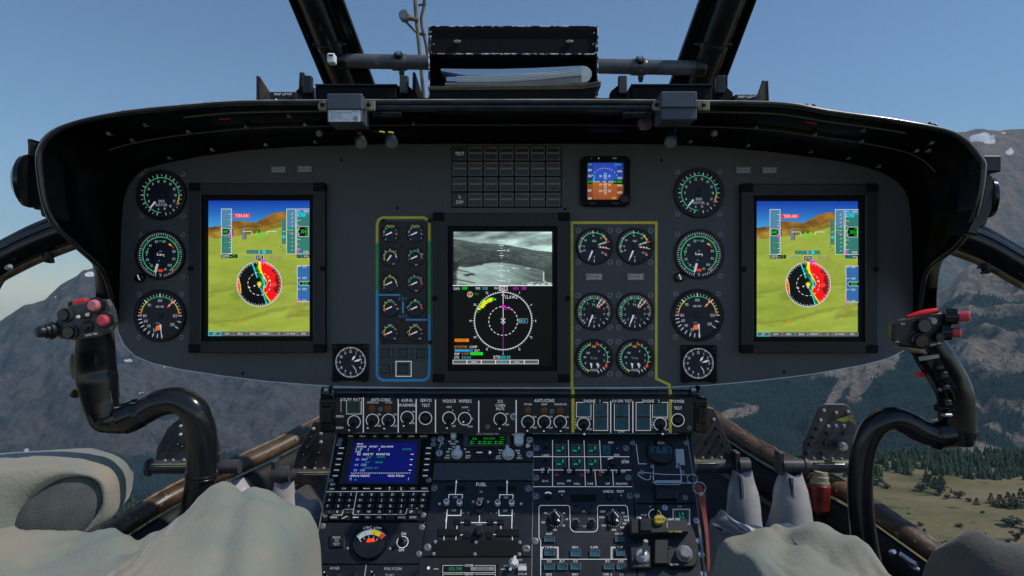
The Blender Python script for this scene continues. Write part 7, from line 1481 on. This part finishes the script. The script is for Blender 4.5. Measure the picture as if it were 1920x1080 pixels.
def cushion(T, ya, yb, drop, lab, m, fan, nf, inward, tufts=.004):
    """T: top contour (photo px) at depth ya; the pad runs toward the camera to yb"""
    L0 = W(sum(p[0] for p in T)/len(T), max(p[1] for p in T), ya)+Vector((0, 0, -drop)); C_ = catmull([W(x, y, ya) for x, y in T], 9); b = MB(free=L0); rows = []
    sec = [(.055, -drop), (.06, -.06), (.056, -.035), (.048, -.02), (.028, -.005), (.012, -.001), (0, 0), (-.025, .001), (-.05, .002), (-.08, .001), (-.12, -.002), (-.16, -.004), (-.2, -.006), (-.25, -.012), (-.3, -.018), (yb-ya, -.03), (yb-ya-.02, -drop)]
    for i, p in enumerate(C_):
        row = []
        for dy, dz in sec:
            f = -dy/(ya-yb) if dy < 0 else 0; q_ = p+Vector((0, dy, dz)); q_.x += inward(i/(len(C_)-1))*f
            q_ += Vector((0, 0, 1))*(.006*math.sin(q_.x*41+q_.y*23)+.004*math.sin(q_.x*90-q_.y*60)); q_.z -= sum(a_*math.exp(-abs(q_.x-x_-s2*(q_.y+.45))/.011) for x_, s2, a_ in FOLDS)*(1 if dz > -.05 else .3); q_.z = max(q_.z, L0.z); row.append(q_-L0)
        rows.append(row)
    ms = len(sec); vs = [p for r in rows for p in r]; fs = [[i*ms+j, i*ms+j+1, (i+1)*ms+j+1, (i+1)*ms+j] for i in range(len(rows)-1) for j in range(ms-1)]
    b.add(vs, fs, m, True); b.add(rows[0], [list(range(ms))], m); b.add(rows[-1], [list(range(ms))[::-1]], m)
    tri = []
    for f in fs:
        a, c, d, e4 = [Vector(vs[k]) for k in f]
        for x, y, z in ((a, c, d), (a, d, e4)):
            n_ = (y-x).cross(z-x); A = n_.length
            if A > 1e-9:
                n_ = n_/A
                cen = (x+y+z)/3
                if n_.dot(Vector((0, -.2, 1))) < -.2 or n_.z < -.3: n_ = -n_
                if (cen+L0).z > L0.z+drop-.16: tri.append((x, y, z, n_, A))
    t = thing('seat_cushion', lab, 'seat cushion', loc=L0, group='sheepskin seats'); o = obj('sheepskin', b, t)
    return t, L0
cu, L0 = cushion([(-90, 1010), (-30, 1000), (60, 996), (143, 1000), (230, 1002), (285, 997), (320, 975), (350, 955), (378, 930), (407, 917), (468, 918), (520, 930), (552, 945), (570, 968), (578, 1000), (581, 1060), (584, 1140)], -.35, -.72, .3, 'beige and grey green sheepskin seat cushion in front of the keypad side stick', 'fleece', None, 16000, lambda u: .03 if u < .6 else .045, .0024)
def knit_patch(t, L0, pts, name='knit_side'):
    b = MB(free=L0); P = [Vector(p) for p in pts]; b.slab(P, (P[1]-P[0]).cross(P[2]-P[0]), .004, 'knit'); return obj(name, b, t)
cu2, L0b = cushion([(1345, 1110), (1352, 1075), (1360, 1045), (1368, 1020), (1384, 1008), (1405, 1000), (1442, 993), (1500, 990), (1545, 988), (1570, 989), (1586, 1003), (1600, 1030), (1618, 1055), (1640, 1090), (1652, 1130)], -.35, -.72, .25, 'grey green sheepskin seat cushion by the boots and the meadow side stick', 'fleece', None, 12000, lambda u: 0.02-.05*u, .0024)
bl2, L0c = cushion([(1765, 1120), (1778, 1088), (1789, 1052), (1808, 1027), (1838, 1012), (1870, 1014), (1910, 1020), (1960, 1026), (2020, 1050), (2060, 1100)], -.42, -.75, .2, 'dull grey seat bolster edge in the corner beside the meadow', 'fleece_grey', None, 4000, lambda u: .05, .0024)
# rolled bolster: fluffy disc-ended roll with a knitted end
BC = W(113, 946, -.31); ax = Vector((.35, -.93, .08)).normalized()
bo = thing('seat_bolster', 'padded sheepskin seat wing with an oval grey knitted end beside the cushion', 'seat bolster', loc=BC, group='sheepskin seats'); up = Vector((0, 0, 1)); sd = up.cross(ax).normalized(); up = ax.cross(sd).normalized(); kB = (D-.31)/F
if sd.x < 0: sd = -sd
def bring(c, a_, b_, d, e=2.0, j=0, rt=0):
    out = []
    for i in range(64):
        t_ = 2*PI*i/64; cs, sn = math.cos(t_), math.sin(t_); w = 1+.02*math.sin(3*t_+1)+.012*math.sin(7*t_+2*j)
        ux, uy = a_*w*math.copysign(abs(cs)**(2/e), cs), b_*w*math.copysign(abs(sn)**(2/e), sn); rc, rs = math.cos(rt), math.sin(rt); out.append(sd*((c[0]+ux*rc-uy*rs)*kB)+up*((c[1]+ux*rs+uy*rc)*kB)+ax*d)
    return out
n = 64; rows = [bring(*q_) for q_ in (((-80, -5), 20, 10, -.22, 3), ((-80, -5), 150, 72, -.21, 3), ((-80, -4), 164, 82, -.16, 3.2), ((-78, 0), 166, 84, -.06, 3, 1), ((-76, 1), 163, 82, -.01, 2.8, 2), ((-68, 1), 150, 78, .016, 2.5, 3), ((-36, 0), 116, 74, .024, 2.3, 3, .12), ((-4, -10), 84, 62, .022, 2, 3, .5), ((4, -12), 78, 54, .010, 2, 3, .7))]
b = MB(free=BC); vs = [p for r in rows for p in r]; fs = [[k*n+i, k*n+(i+1) % n, (k+1)*n+(i+1) % n, (k+1)*n+i] for k in range(len(rows)-1) for i in range(n)]; b.add(vs, fs, 'fleece', True); b.add(rows[0], [list(range(n))[::-1]], 'fleece'); obj('sheepskin', b, bo)
tri = []; mid_ = sd*(-70*kB)-ax*.1
for f in fs:
    a, c, d, e4 = [Vector(vs[k]) for k in f]
    for x, y, z in ((a, c, d), (a, d, e4)):
        n_ = (y-x).cross(z-x); A = n_.length
        if A > 1e-10:
            n_ = n_/A
            if n_.dot((x+y+z)/3-mid_) < 0: n_ = -n_
            tri.append((x, y, z, n_, A))
km = mat('knit', (0.095, 0.105, 0.098), 0.9, var=0.2, vscale=30); nt = km.node_tree
wv = nt.nodes.new('ShaderNodeTexWave'); wv.inputs['Scale'].default_value = 150; wv.inputs['Distortion'].default_value = 1.5; tc = nt.nodes.new('ShaderNodeTexCoord'); nt.links.new(tc.outputs['Object'], wv.inputs['Vector'])
wv2 = nt.nodes.new('ShaderNodeTexWave'); wv2.bands_direction = 'Z'; wv2.inputs['Scale'].default_value = 120; nt.links.new(tc.outputs['Object'], wv2.inputs['Vector']); mu = nt.nodes.new('ShaderNodeMath'); mu.operation = 'MULTIPLY'; nt.links.new(wv.outputs['Fac'], mu.inputs[0]); nt.links.new(wv2.outputs['Fac'], mu.inputs[1])
bp = nt.nodes.new('ShaderNodeBump'); bp.inputs['Strength'].default_value = .7; bp.inputs['Distance'].default_value = .0012; nt.links.new(mu.outputs[0], bp.inputs['Height']); nt.links.new(bp.outputs[0], nt.nodes['Principled BSDF'].inputs['Normal'])
rows = [bring((4, -12), 81*f, 57*f, d, 2, 3, .7) for f, d in ((1, .010), (.85, .017), (.55, .021), (.15, .022))]; b = MB(free=BC); b.add([p for r in rows for p in r], [[k*n+i, k*n+(i+1) % n, (k+1)*n+(i+1) % n, (k+1)*n+i] for k in range(3) for i in range(n)], 'knit', True); b.add(rows[-1], [list(range(n))], 'knit'); obj('knitted_end', b, bo)
knit_patch(cu, L0, [W(478, 1075, -.45), W(500, 1020, -.42), W(524, 1000, -.40), (W(548, 985, -.385)), W(552, 1020, -.39), W(549, 1110, -.40), W(470, 1110, -.47)])
HAZE = 0.55e-4
# ------------------------------------------------------------------ landscape
def terrain_mat(name, base, alt, forest, fscale, fthr, snow=None, bump=0.9):
    m = bpy.data.materials.new(name); m.use_nodes = True; nt = m.node_tree; N = nt.nodes; L = nt.links; b = N['Principled BSDF']; b.inputs['Roughness'].default_value = .95; b.inputs['Specular IOR Level'].default_value = .1
    tc = N.new('ShaderNodeTexCoord')
    def nz(scale, det, rough=.6):
        n = N.new('ShaderNodeTexNoise'); n.inputs['Scale'].default_value = scale; n.inputs['Detail'].default_value = det; n.inputs['Roughness'].default_value = rough; L.new(tc.outputs['Object'], n.inputs['Vector']); return n
    def mr(src, a, c):
        r = N.new('ShaderNodeMapRange'); r.inputs[1].default_value = a; r.inputs[2].default_value = c; L.new(src, r.inputs[0]); return r.outputs[0]
    def mx(f, A, B):
        x = N.new('ShaderNodeMix'); x.data_type = 'RGBA'; L.new(f, x.inputs['Factor'])
        for k, v in (('A', A), ('B', B)):
            if isinstance(v, tuple): x.inputs[k].default_value = (*v, 1)
            else: L.new(v, x.inputs[k])
        return x.outputs['Result']
    c = mx(mr(nz(.004, 6).outputs['Fac'], .38, .62), base, alt)
    c = mx(mr(nz(.022, 7, .7).outputs['Fac'], .44, .62), c, tuple(v*.52 for v in base))
    a = N.new('ShaderNodeVertexColor'); a.layer_name = 'Cover'; s_ = N.new('ShaderNodeSeparateColor'); L.new(a.outputs['Color'], s_.inputs[0])
    ad = N.new('ShaderNodeMath'); ad.operation = 'MULTIPLY_ADD'; L.new(nz(fscale, 7, .7).outputs['Fac'], ad.inputs[0]); ad.inputs[1].default_value = fthr; L.new(s_.outputs[1], ad.inputs[2]); c = mx(mr(ad.outputs[0], .5+fthr*.5-.06, .5+fthr*.5+.06), c, forest)
    if snow:
        c = mx(mr(s_.outputs[0], .45, .55), c, snow)
    L.new(c, b.inputs['Base Color']); bp = N.new('ShaderNodeBump'); bp.inputs['Strength'].default_value = bump; bp.inputs['Distance'].default_value = 45; L.new(nz(.012, 10, .68).outputs['Fac'], bp.inputs['Height']); L.new(bp.outputs[0], b.inputs['Normal']); MATS[name] = m; return m
def noise2(x, y, seed, oct=5): return fbm(np.asarray(x, float), np.asarray(y, float), seed, oct)-.48
def ridge(name, sky_px, Y0, e0, Y1, m, amp, seed, fs=.0016, nx=260, ny=120, back=900, snow=(), px0=None, px1=None, curve=1.0, cover=None):
    """a mountainside: rises from forward distance Y0 (slope tangent e0) to a skyline at Y1; real heights in metres"""
    px = np.linspace(px0, px1, nx); S = np.interp(px, [p[0] for p in sky_px], [(540-p[1])/F for p in sky_px])
    t = np.linspace(0, 1.0, ny); tb = np.linspace(1.05, 1.4, 10)
    PX, T = np.meshgrid(px, t); Sx = np.tile(S, (ny, 1)); Y = Y0+(Y1-Y0)*T; E0 = e0(px) if callable(e0) else np.full(nx, e0); E = E0[None, :]+(Sx-E0[None, :])*T**curve
    X = (PX-960)/F*Y; Z = E*Y; win = np.clip(np.sin(np.pi*np.clip(T, 0, 1)), 0, 1)**.5
    rid = 1-np.abs(noise2(X*fs, Y*fs, seed, 4))*4; Z = Z+amp*.20*(1-np.abs(noise2(X*fs*4.3+Z*.002, Y*fs*4.3, seed+5, 5))*4.2)*np.clip(T*5, 0, 1)*np.clip((1.02-T)*8, .15, 1); Z = Z+amp*(noise2(X*fs, Y*fs, seed+1, 6)*1.3+rid*.25)*win+amp*.16*noise2(X*fs*6, Y*fs*6, seed+2, 4)*np.clip(T*4, 0, 1)
    Yb = np.tile((Y1+back*(tb-1)/.4)[:, None], (1, nx)); Xb = (np.tile(px, (10, 1))-960)/F*Yb; Zb = np.tile(Z[-1], (10, 1))-(Yb-Y1)*.55
    X = np.vstack([X, Xb]); Y = np.vstack([Y, Yb]); Z = np.vstack([Z, Zb]); R, C = X.shape; co = np.stack([X, Y-D, Z], -1).reshape(-1, 3); idx = np.arange(R*C).reshape(R, C)
    me = fast_mesh(name, co, np.stack([idx[:-1, :-1], idx[:-1, 1:], idx[1:, 1:], idx[1:, :-1]], -1).reshape(-1, 4)); me.polygons.foreach_set('use_smooth', [True]*len(me.polygons)); me.materials.append(MATS[m])
    a = me.color_attributes.new('Cover', 'FLOAT_COLOR', 'POINT'); v = np.zeros(R*C); P = 960+co[:, 0]/(co[:, 1]+D)*F; Q = 540-co[:, 2]/(co[:, 1]+D)*F; w = noise2(co[:, 0]*.02, co[:, 1]*.02+co[:, 2]*.03, 77, 4)
    for sx, sy, rx, ry in snow: v = np.maximum(v, 1-np.sqrt(((P-sx)/rx)**2+((Q-sy)/ry)**2)*.55+w*.9)
    g = np.clip(cover(co[:, 0], co[:, 1], P, Q), 0, 1); col = np.zeros((R*C, 4), np.float32); col[:, 0] = v; col[:, 1] = g; col[:, 3] = 1; a.data.foreach_set('color', col.ravel())
    structure(name, me); return X, Y, Z, g.reshape(R, C)
def cov_brown(x, y, P, Q): return .18+noise2(x*.0016, y*.0016, 81, 5)*1.5+np.clip((Q-330)/200, 0, .4)
def cov_grey(x, y, P, Q): return .36+noise2(x*.003, y*.003, 66, 6)*2.2+np.clip((Q-860)/60, -.28, .7)-.25*np.clip((620-Q)/80, 0, 1)
def cov_pale(x, y, P, Q):
    f = np.interp(P, [1100, 1500, 1640, 1760, 1920], [1.0, .95, .62, .42, .40]); f = f+.22*np.clip((Q-700)/120, -1, 1)+.30*np.clip((Q-835)/25, 0, 1)
    for sx, sy, rx, ry in ((1390, 772, 40, 16), (1365, 780, 22, 10), (1570, 735, 12, 40), (1545, 770, 10, 30), (1610, 730, 18, 22), (1665, 672, 20, 14), (1500, 815, 18, 8)): f = f-.9*np.exp(-((P-sx+(Q-sy)*.6)/rx)**2-((Q-sy)/ry)**2)
    return f+noise2((x+y*.7)*.0055, (y-x*.4)*.0035, 61, 5)*2.6
    structure(name, me); return X, Y, Z
terrain_mat('rock_brown', (.25, .132, .09), (.16, .094, .075), (.085, .085, .095), .012, .5, (.75, .76, .8))
terrain_mat('rock_grey', (.112, .092, .094), (.07, .066, .076), (.016, .032, .050), .012, .6, (.75, .76, .8))
terrain_mat('rock_pale', (.30, .24, .20), (.24, .19, .16), (.009, .022, .032), .02, .6, None, 1.0)
terrain_mat('hill_forest', (.02, .036, .026), (.03, .045, .03), (.012, .022, .018), .03, .5, None)
ridge('mountain', [(1350, 330), (1500, 285), (1700, 255), (1790, 249), (1850, 246), (1920, 243), (2100, 230), (2400, 260)], 3600, -.12, 5200, 'rock_brown', 330, 21, .0011, px0=1300, px1=2400, snow=[(1838, 258, 22, 9), (1857, 262, 12, 6), (1893, 284, 8, 5), (1882, 249, 5, 2)], nx=360, ny=230, cover=cov_brown)
LX_, LY_, LZ_, LG_ = ridge('mountain', [(-500, 760), (-200, 680), (0, 612), (39, 581), (62, 577), (86, 567), (114, 536), (145, 518), (156, 508), (187, 505), (240, 530), (420, 590), (700, 610), (960, 640), (1300, 600)], 1900, -.31, 3400, 'rock_grey', 230, 31, .0016, px0=-500, px1=1300, curve=.9, snow=[(170, 514, 10, 4), (184, 513, 5, 3), (104, 557, 3, 2), (240, 676, 9, 3), (308, 688, 6, 2), (265, 737, 8, 2), (250, 750, 8, 3), (49, 844, 6, 4), (155, 855, 3, 2), (455, 710, 4, 1.5)], nx=460, ny=230, cover=cov_grey)
RX_, RY_, RZ_, RG_ = ridge('mountainside', [(1000, 800), (1250, 735), (1500, 690), (1650, 640), (1728, 579), (1775, 537), (1816, 502), (1860, 487), (1920, 470), (2100, 430), (2400, 420)], 1250, lambda px: -.30+0*px, 2300, 'rock_pale', 120, 41, .0028, px0=900, px1=2400, nx=420, ny=210, curve=.85, cover=cov_pale)
# valley floor, one sheet reaching under everything
def ground_z(X, Y):
    px = 960+F*X/np.maximum(Y, 1); base = -135-.02*np.clip(Y-330, -300, 400)-np.clip(Y-560, 0, 1e9)*.55; left = np.clip((1600-px)/500, 0, 1); base = np.maximum(base-left*44, -900)
    hump = 10*noise2(X*.006, Y*.006, 51, 4)+1.5*noise2(X*.05, Y*.05, 52, 3)
    return base+hump
gx = np.linspace(-4200, 4200, 60); gy = np.concatenate([np.linspace(20, 250, 14), np.linspace(262, 640, 90), np.linspace(680, 7000, 46)]); gX = np.concatenate([np.linspace(-9000, -1300, 12), np.linspace(-1200, 1200, 160), np.linspace(1300, 9000, 12)])
GX, GY = np.meshgrid(gX, gy); GZ = ground_z(GX, GY); R, C = GX.shape; idx = np.arange(R*C).reshape(R, C)
me = fast_mesh('meadow', np.stack([GX, GY-D, GZ], -1).reshape(-1, 3), np.stack([idx[:-1, :-1], idx[:-1, 1:], idx[1:, 1:], idx[1:, :-1]], -1).reshape(-1, 4)); me.polygons.foreach_set('use_smooth', [True]*len(me.polygons))
gm = bpy.data.materials.new('meadow'); gm.use_nodes = True; nt = gm.node_tree; N = nt.nodes; L = nt.links; b_ = N['Principled BSDF']; b_.inputs['Roughness'].default_value = .95; b_.inputs['Specular IOR Level'].default_value = .05; tc = N.new('ShaderNodeTexCoord'); last = None
for sc_, det, lo, hi, col in ((.012, 6, .42, .6, (.205, .16, .095)), (.03, 5, .5, .64, (.10, .10, .042)), (.09, 6, .6, .68, (.05, .06, .025)), (.25, 4, .64, .72, (.23, .2, .15))):
    mp = N.new('ShaderNodeMapping'); mp.inputs['Scale'].default_value = (.55, 1.2, 1); L.new(tc.outputs['Object'], mp.inputs[0])
    n = N.new('ShaderNodeTexNoise'); n.inputs['Scale'].default_value = sc_; n.inputs['Detail'].default_value = det; L.new(mp.outputs[0], n.inputs['Vector']); r = N.new('ShaderNodeMapRange'); r.inputs[1].default_value = lo; r.inputs[2].default_value = hi; L.new(n.outputs['Fac'], r.inputs[0])
    x = N.new('ShaderNodeMix'); x.data_type = 'RGBA'; L.new(r.outputs[0], x.inputs['Factor']); x.inputs['B'].default_value = (*col, 1)
    if last: L.new(last, x.inputs['A'])
    else: x.inputs['A'].default_value = (.150, .128, .068, 1)
    last = x.outputs['Result']
L.new(last, b_.inputs['Base Color']); me.materials.append(gm); structure('meadow', me)
def gz(x, y): return float(ground_z(np.array([x]), np.array([y]))[0])

# ------------------------------------------------------------------ conifers
def leafmat(name, c1, c2, sc_=3.0):
    mat(name, c1, .9, rgb2=c2, vscale=sc_, spec=.15)
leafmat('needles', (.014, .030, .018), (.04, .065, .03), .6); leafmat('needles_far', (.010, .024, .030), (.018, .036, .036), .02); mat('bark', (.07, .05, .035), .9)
def conifer_cone(rng, h, r, tiers=4, n=7):
    vs = []; fs = []
    for k in range(tiers):
        z0 = h*(.12+.80*k/tiers); z1 = min(h, z0+h*.42); rr = r*(1-k/tiers*.82); b0 = len(vs)
        for i in range(n): a = 2*PI*i/n+rng.random()*.5; q = rr*rng.uniform(.65, 1.15); vs.append((math.cos(a)*q, math.sin(a)*q, z0-rng.random()*h*.05))
        vs.append((rng.normal(0, .03*r), rng.normal(0, .03*r), z1)); fs += [(b0+i, b0+(i+1) % n, b0+n) for i in range(n)]
    return np.array(vs), np.array(fs)
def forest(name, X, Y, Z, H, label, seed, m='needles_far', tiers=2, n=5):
    rng = np.random.default_rng(seed); var = [conifer_cone(rng, 1, .26, tiers, n) for _ in range(6)]; V = []; Fs = []; o = 0
    for x, y, z, h in zip(X, Y, Z, H):
        v, f = var[rng.integers(6)]; a = rng.random()*6.28; c, s_ = math.cos(a), math.sin(a); w = h*rng.uniform(.8, 1.3); V.append(np.stack([(v[:, 0]*c-v[:, 1]*s_)*w+x, (v[:, 0]*s_+v[:, 1]*c)*w+y-D, v[:, 2]*h+z-.3], -1)); Fs.append(f+o); o += len(v)
    me = fast_mesh(name, np.concatenate(V), np.concatenate(Fs)); me.materials.append(MATS[m]); o_ = obj(name, me); o_['kind'] = 'stuff'; o_['label'] = label; return o_
# forests on the mountainsides: the same patches as the dark cover, thinning out over bare rock
def wooded(A, G, n, seed, rows, label, h0, h1, pw):
    X_, Y_, Z_ = A; rng = np.random.default_rng(seed); i0 = (rng.random(n)**pw*rows).astype(int); j0 = (rng.random(n)*(X_.shape[1]-2)).astype(int); f = rng.random(n); h = rng.random(n)
    mixd = lambda M: M[i0, j0]*(1-f)*(1-h)+M[i0+1, j0]*f*(1-h)+M[i0, j0+1]*(1-f)*h+M[i0+1, j0+1]*f*h
    keep = rng.random(n) < np.clip((mixd(G)-.42)*4, .025, 1)
    forest('mountain_forest', mixd(X_)[keep], mixd(Y_)[keep], mixd(Z_)[keep], rng.uniform(h0, h1, keep.sum()), label, seed+3)
wooded((LX_, LY_, LZ_), LG_, 30000, 15, 140, 'dark blue conifer forest thinning out up the far grey mountain', 8, 15, 1.6)
wooded((RX_, RY_, RZ_), RG_, 42000, 5, 208, 'dark conifer forest with gaps covering the near mountainside', 6, 13, 1.0)
rng = np.random.default_rng(6)
# dark wood along the far edge of the meadow and over the valley on the other side
X = []; Y = []; H_ = []
for _ in range(2600):
    px = rng.uniform(1560, 2250); y = rng.uniform(485, 585); edge = 505-.10*np.clip(px-1640, 0, 300)+12*math.sin(px*.03)+8*math.sin(px*.11)
    if y < edge: continue
    X.append((px-960)/F*y); Y.append(y); H_.append(2.5+8*rng.random()**1.6)
for _ in range(8000):
    px = rng.uniform(-250, 1560); y = rng.uniform(380, 660)
    X.append((px-960)/F*y); Y.append(y); H_.append(rng.uniform(7, 13))
X = np.array(X); Y = np.array(Y); forest('valley_forest', X, Y, ground_z(X, Y), H_, 'dark conifer wood along the far edge of the dry meadow', 9, 'needles', 4, 7)
# trees and shrubs one can tell apart on the meadow
def conifer_mesh(seed, h=1.0, bushy=False):
    rng = np.random.default_rng(seed); b = MB(free=(0, 0, 0)); N_ = 260 if not bushy else 220
    for _ in range(N_):
        if bushy:
            a = rng.random()*6.28; cl_ = rng.integers(5); ca = cl_*1.25+seed; u = rng.normal(0, 1, 3); u /= np.linalg.norm(u); q = np.array([math.cos(ca)*.28*(cl_ > 0), math.sin(ca)*.28*(cl_ > 0), .38+.16*((cl_*7) % 3)])+u*np.array([.30, .30, .28])*rng.random()**.4; s_ = .085
        else:
            z = rng.random()**1.3*.92+.05; a = rng.random()*6.28; q0 = (1-z)**.8*.30*(.55+.5*rng.random())*(1+.25*math.sin(z*34)); q = np.array([math.cos(a)*q0, math.sin(a)*q0, z-.25*q0]); s_ = .055
        q[2] = max(q[2], .02); d = Vector((math.cos(a), math.sin(a), rng.uniform(-.5, .5))).normalized(); w = d.orthogonal().normalized(); w.rotate(Matrix.Rotation(rng.random()*6.28, 3, d)); p = Vector(q)
        b.add([p-w*s_*.7, p+d*s_*1.5, p+w*s_*.7, p-d*s_*.8], [[0, 1, 2, 3]], 'needles')
    return b.mesh('crown')
tk = MB(free=(0, 0, 0)); tk.lathe3((0, 0, -.05), (0, 0, .9), [(0, .03), (.4, .022), (1, .004)], 'bark', 8)
for i in range(9): z = .18+i*.07; a = i*2.4; tk.tube([(0, 0, z), (math.cos(a)*.16*(1-z), math.sin(a)*.16*(1-z), z-.02)], [.008, .003], 'bark', 5)
TRK = tk.mesh('trunk'); tk = MB(free=(0, 0, 0))
for i in range(6): a = i*1.05; tk.tube([(0, 0, -.05), (math.cos(a)*.1, math.sin(a)*.1, .25), (math.cos(a)*.26, math.sin(a)*.26, .5)], [.03, .02, .008], 'bark', 6)
STM = tk.mesh('stem'); CON = [conifer_mesh(i) for i in (1, 2, 3)]; BUS = [conifer_mesh(i, bushy=True) for i in (4, 5, 6)]
def ray_ground(px, py):
    y = 150.0
    for _ in range(900):
        x = (px-960)/F*y
        if (540-py)/F*y <= gz(x, y): return x, y
        y += 1.0
    return x, y
T_ = lambda X, Y: (1620+X/4.5, 820+Y/4.5)
def plant(X, Y, wpx, hpx, kind, label, group):
    px, py = T_(X, Y); x, y = ray_ground(px, py); k = y/F/4.5
    t = thing('conifer_tree' if kind == 'c' else 'shrub', label, 'tree' if kind == 'c' else 'shrub', loc=(x, y-D, gz(x, y)-.1), group=group); h = hpx*k; w = wpx*k
    o = obj('crown', random.choice(CON if kind == 'c' else BUS), t); o2 = obj('trunk' if kind == 'c' else 'stem', TRK if kind == 'c' else STM, t); rz = random.random()*6.28
    for q in (o, o2): q.scale = (w/.56, w/.56, h) if kind == 'c' else (w/1.0, w/1.0, h/.85); q.rotation_euler.z = rz
CT, SH = 'lone conifers on the meadow', 'shrubs on the meadow'
for a in ((508, 882, 66, 112, 'c', 'broad lone conifer nearest the brown nose frame on the dry meadow', CT), (1070, 560, 60, 92, 'c', 'slim conifer at the open end of the dark clump below the meadow wood', CT), (950, 570, 52, 62, 'c', 'small leaning conifer just beside the dark clump below the meadow wood', CT), (735, 470, 22, 42, 'c', 'tiny thin conifer between two round shrubs below the wood', CT),
          (1145, 585, 95, 105, 'c', 'stout conifer in the dark clump, next after the slim one', CT), (1215, 598, 95, 140, 'c', 'tallest conifer in the middle of the dark clump below the wood', CT), (1262, 596, 70, 128, 'c', 'narrow conifer crowded against the tallest one in the dark clump', CT), (1325, 590, 100, 165, 'c', 'conifer at the frame edge end of the dark clump', CT),
          (480, 455, 100, 62, 's', 'round dark shrub with pale bare soil before it, below the wood edge', SH), (635, 485, 110, 90, 's', 'large dark shrub joined to the tongue of trees below the wood', SH), (800, 515, 90, 58, 's', 'spreading shrub just beyond the tongue of trees', SH), (702, 522, 52, 40, 's', 'small round shrub in front of the large dark shrub', SH), (880, 545, 46, 36, 's', 'small shrub between the spreading shrub and the leaning conifer', SH), (100, 400, 150, 55, 's', 'wide low shrub close beside the stick tube', SH), (195, 430, 70, 32, 's', 'low flat shrub after the wide one beside the stick tube', SH),
          (335, 742, 52, 44, 's', 'small dark shrub on the open meadow above the nose frame', SH), (475, 750, 52, 32, 's', 'low shrub on the open meadow above the broad lone conifer', SH), (805, 762, 60, 30, 's', 'flat lone shrub in the middle of the lower meadow', SH), (880, 872, 90, 86, 's', 'tall bushy shrub just above the grey seat bolster', SH), (935, 830, 60, 42, 's', 'round shrub behind the tall bushy one above the grey seat bolster', SH), (1255, 752, 150, 72, 's', 'widest dark shrub near the picture edge on the lower meadow', SH), (1287, 875, 72, 64, 's', 'round shrub at the edge below the widest dark shrub', SH), (1335, 822, 60, 56, 's', 'shrub cut by the picture edge below the widest dark shrub', SH),
          (1000, 640, 36, 20, 's', 'tiny shrub alone below the leaning conifer', SH), (215, 690, 40, 18, 's', 'tiny low shrub nearest the stick tube on the open meadow', SH), (378, 650, 28, 12, 's', 'tiny dark tuft alone in the upper open meadow', SH), (1010, 825, 50, 24, 's', 'low shrub between the bushy one and the widest one', SH), (1245, 815, 40, 22, 's', 'tiny shrub right below the widest dark shrub', SH), (790, 940, 70, 16, 's', 'flat low shrub just beside the grey seat bolster', SH), (770, 1000, 34, 20, 's', 'tiny shrub lowest but one beside the grey seat bolster', SH), (735, 1055, 30, 18, 's', 'lowest tiny shrub beside the grey seat bolster', SH), (1215, 888, 50, 24, 's', 'low shrub on the skyline of the grey seat bolster', SH), (1120, 745, 26, 18, 's', 'tiny shrub just before the widest dark shrub', SH), (655, 895, 30, 12, 's', 'tiny tuft after the broad lone conifer', SH), (700, 890, 44, 12, 's', 'flat tuft between the lone conifer and the bushy shrub', SH)): plant(*a)
for X, Y, w, h in ((530, 375, 60, 60), (560, 400, 70, 70), (600, 425, 75, 75), (640, 395, 60, 50), (655, 380, 60, 45), (520, 350, 50, 60)): plant(X, Y+10, w, h+25, 'c', 'dark conifer in the tongue of trees reaching down from the meadow wood', 'tongue of trees below the wood')

# ------------------------------------------------------------------ sky, sun, camera
SUN_EL, SUN_AZ = math.radians(54), math.radians(100)     # azimuth from straight ahead, negative to the left
wd = bpy.data.worlds.new('World'); SC.world = wd; wd.use_nodes = True; nt = wd.node_tree; bg = nt.nodes['Background']; sk = nt.nodes.new('ShaderNodeTexSky'); sk.sky_type = 'NISHITA'; sk.sun_disc = False; sk.sun_elevation = SUN_EL; sk.sun_rotation = SUN_AZ; sk.altitude = 0; sk.air_density = 1.0; sk.dust_density = 0.0; sk.ozone_density = 5.5
nt.links.new(sk.outputs[0], bg.inputs['Color']); bg.inputs['Strength'].default_value = 0.105
sl = bpy.data.lights.new('sun', 'SUN'); sl.energy = 3.0; sl.angle = math.radians(.53); sl.color = (1, .95, .87); so = bpy.data.objects.new('sun', sl); COL.objects.link(so)
d = Vector((math.sin(SUN_AZ)*math.cos(SUN_EL), math.cos(SUN_AZ)*math.cos(SUN_EL), math.sin(SUN_EL))); so.rotation_euler = (-d).to_track_quat('-Z', 'Y').to_euler()
cd = bpy.data.cameras.new('camera'); cam = bpy.data.objects.new('camera', cd); COL.objects.link(cam); cam.location = (0, -D, 0); cam.rotation_euler = (PI/2, 0, 0); cd.sensor_width = 36; cd.lens = F/1920*36; cd.clip_start = .02; cd.clip_end = 40000; SC.camera = cam
SC.view_settings.view_transform = 'Standard'; SC.view_settings.look = 'None'; SC.view_settings.exposure = EXPO; SC.view_settings.gamma = 1; SC.render.film_transparent = False

# ------------------------------------------------------------------ air: pale haze that greys the far slopes
b = MB(free=(0, 0, 0)); b.box3((-14000, -1500, -1000), (14000, 14000, 1500), 'slot'); me = b.mesh('haze'); hm = bpy.data.materials.new('haze'); hm.use_nodes = True; nt = hm.node_tree; nt.nodes.remove(nt.nodes['Principled BSDF']); pv = nt.nodes.new('ShaderNodeVolumePrincipled'); pv.inputs['Density'].default_value = HAZE; pv.inputs['Color'].default_value = (.50, .84, 1, 1); nt.links.new(pv.outputs[0], nt.nodes['Material Output'].inputs['Volume']); me.materials.clear(); me.materials.append(hm); hz = obj('haze', me); hz['kind'] = 'stuff'; hz['label'] = 'thin blue haze over the valley and mountains'
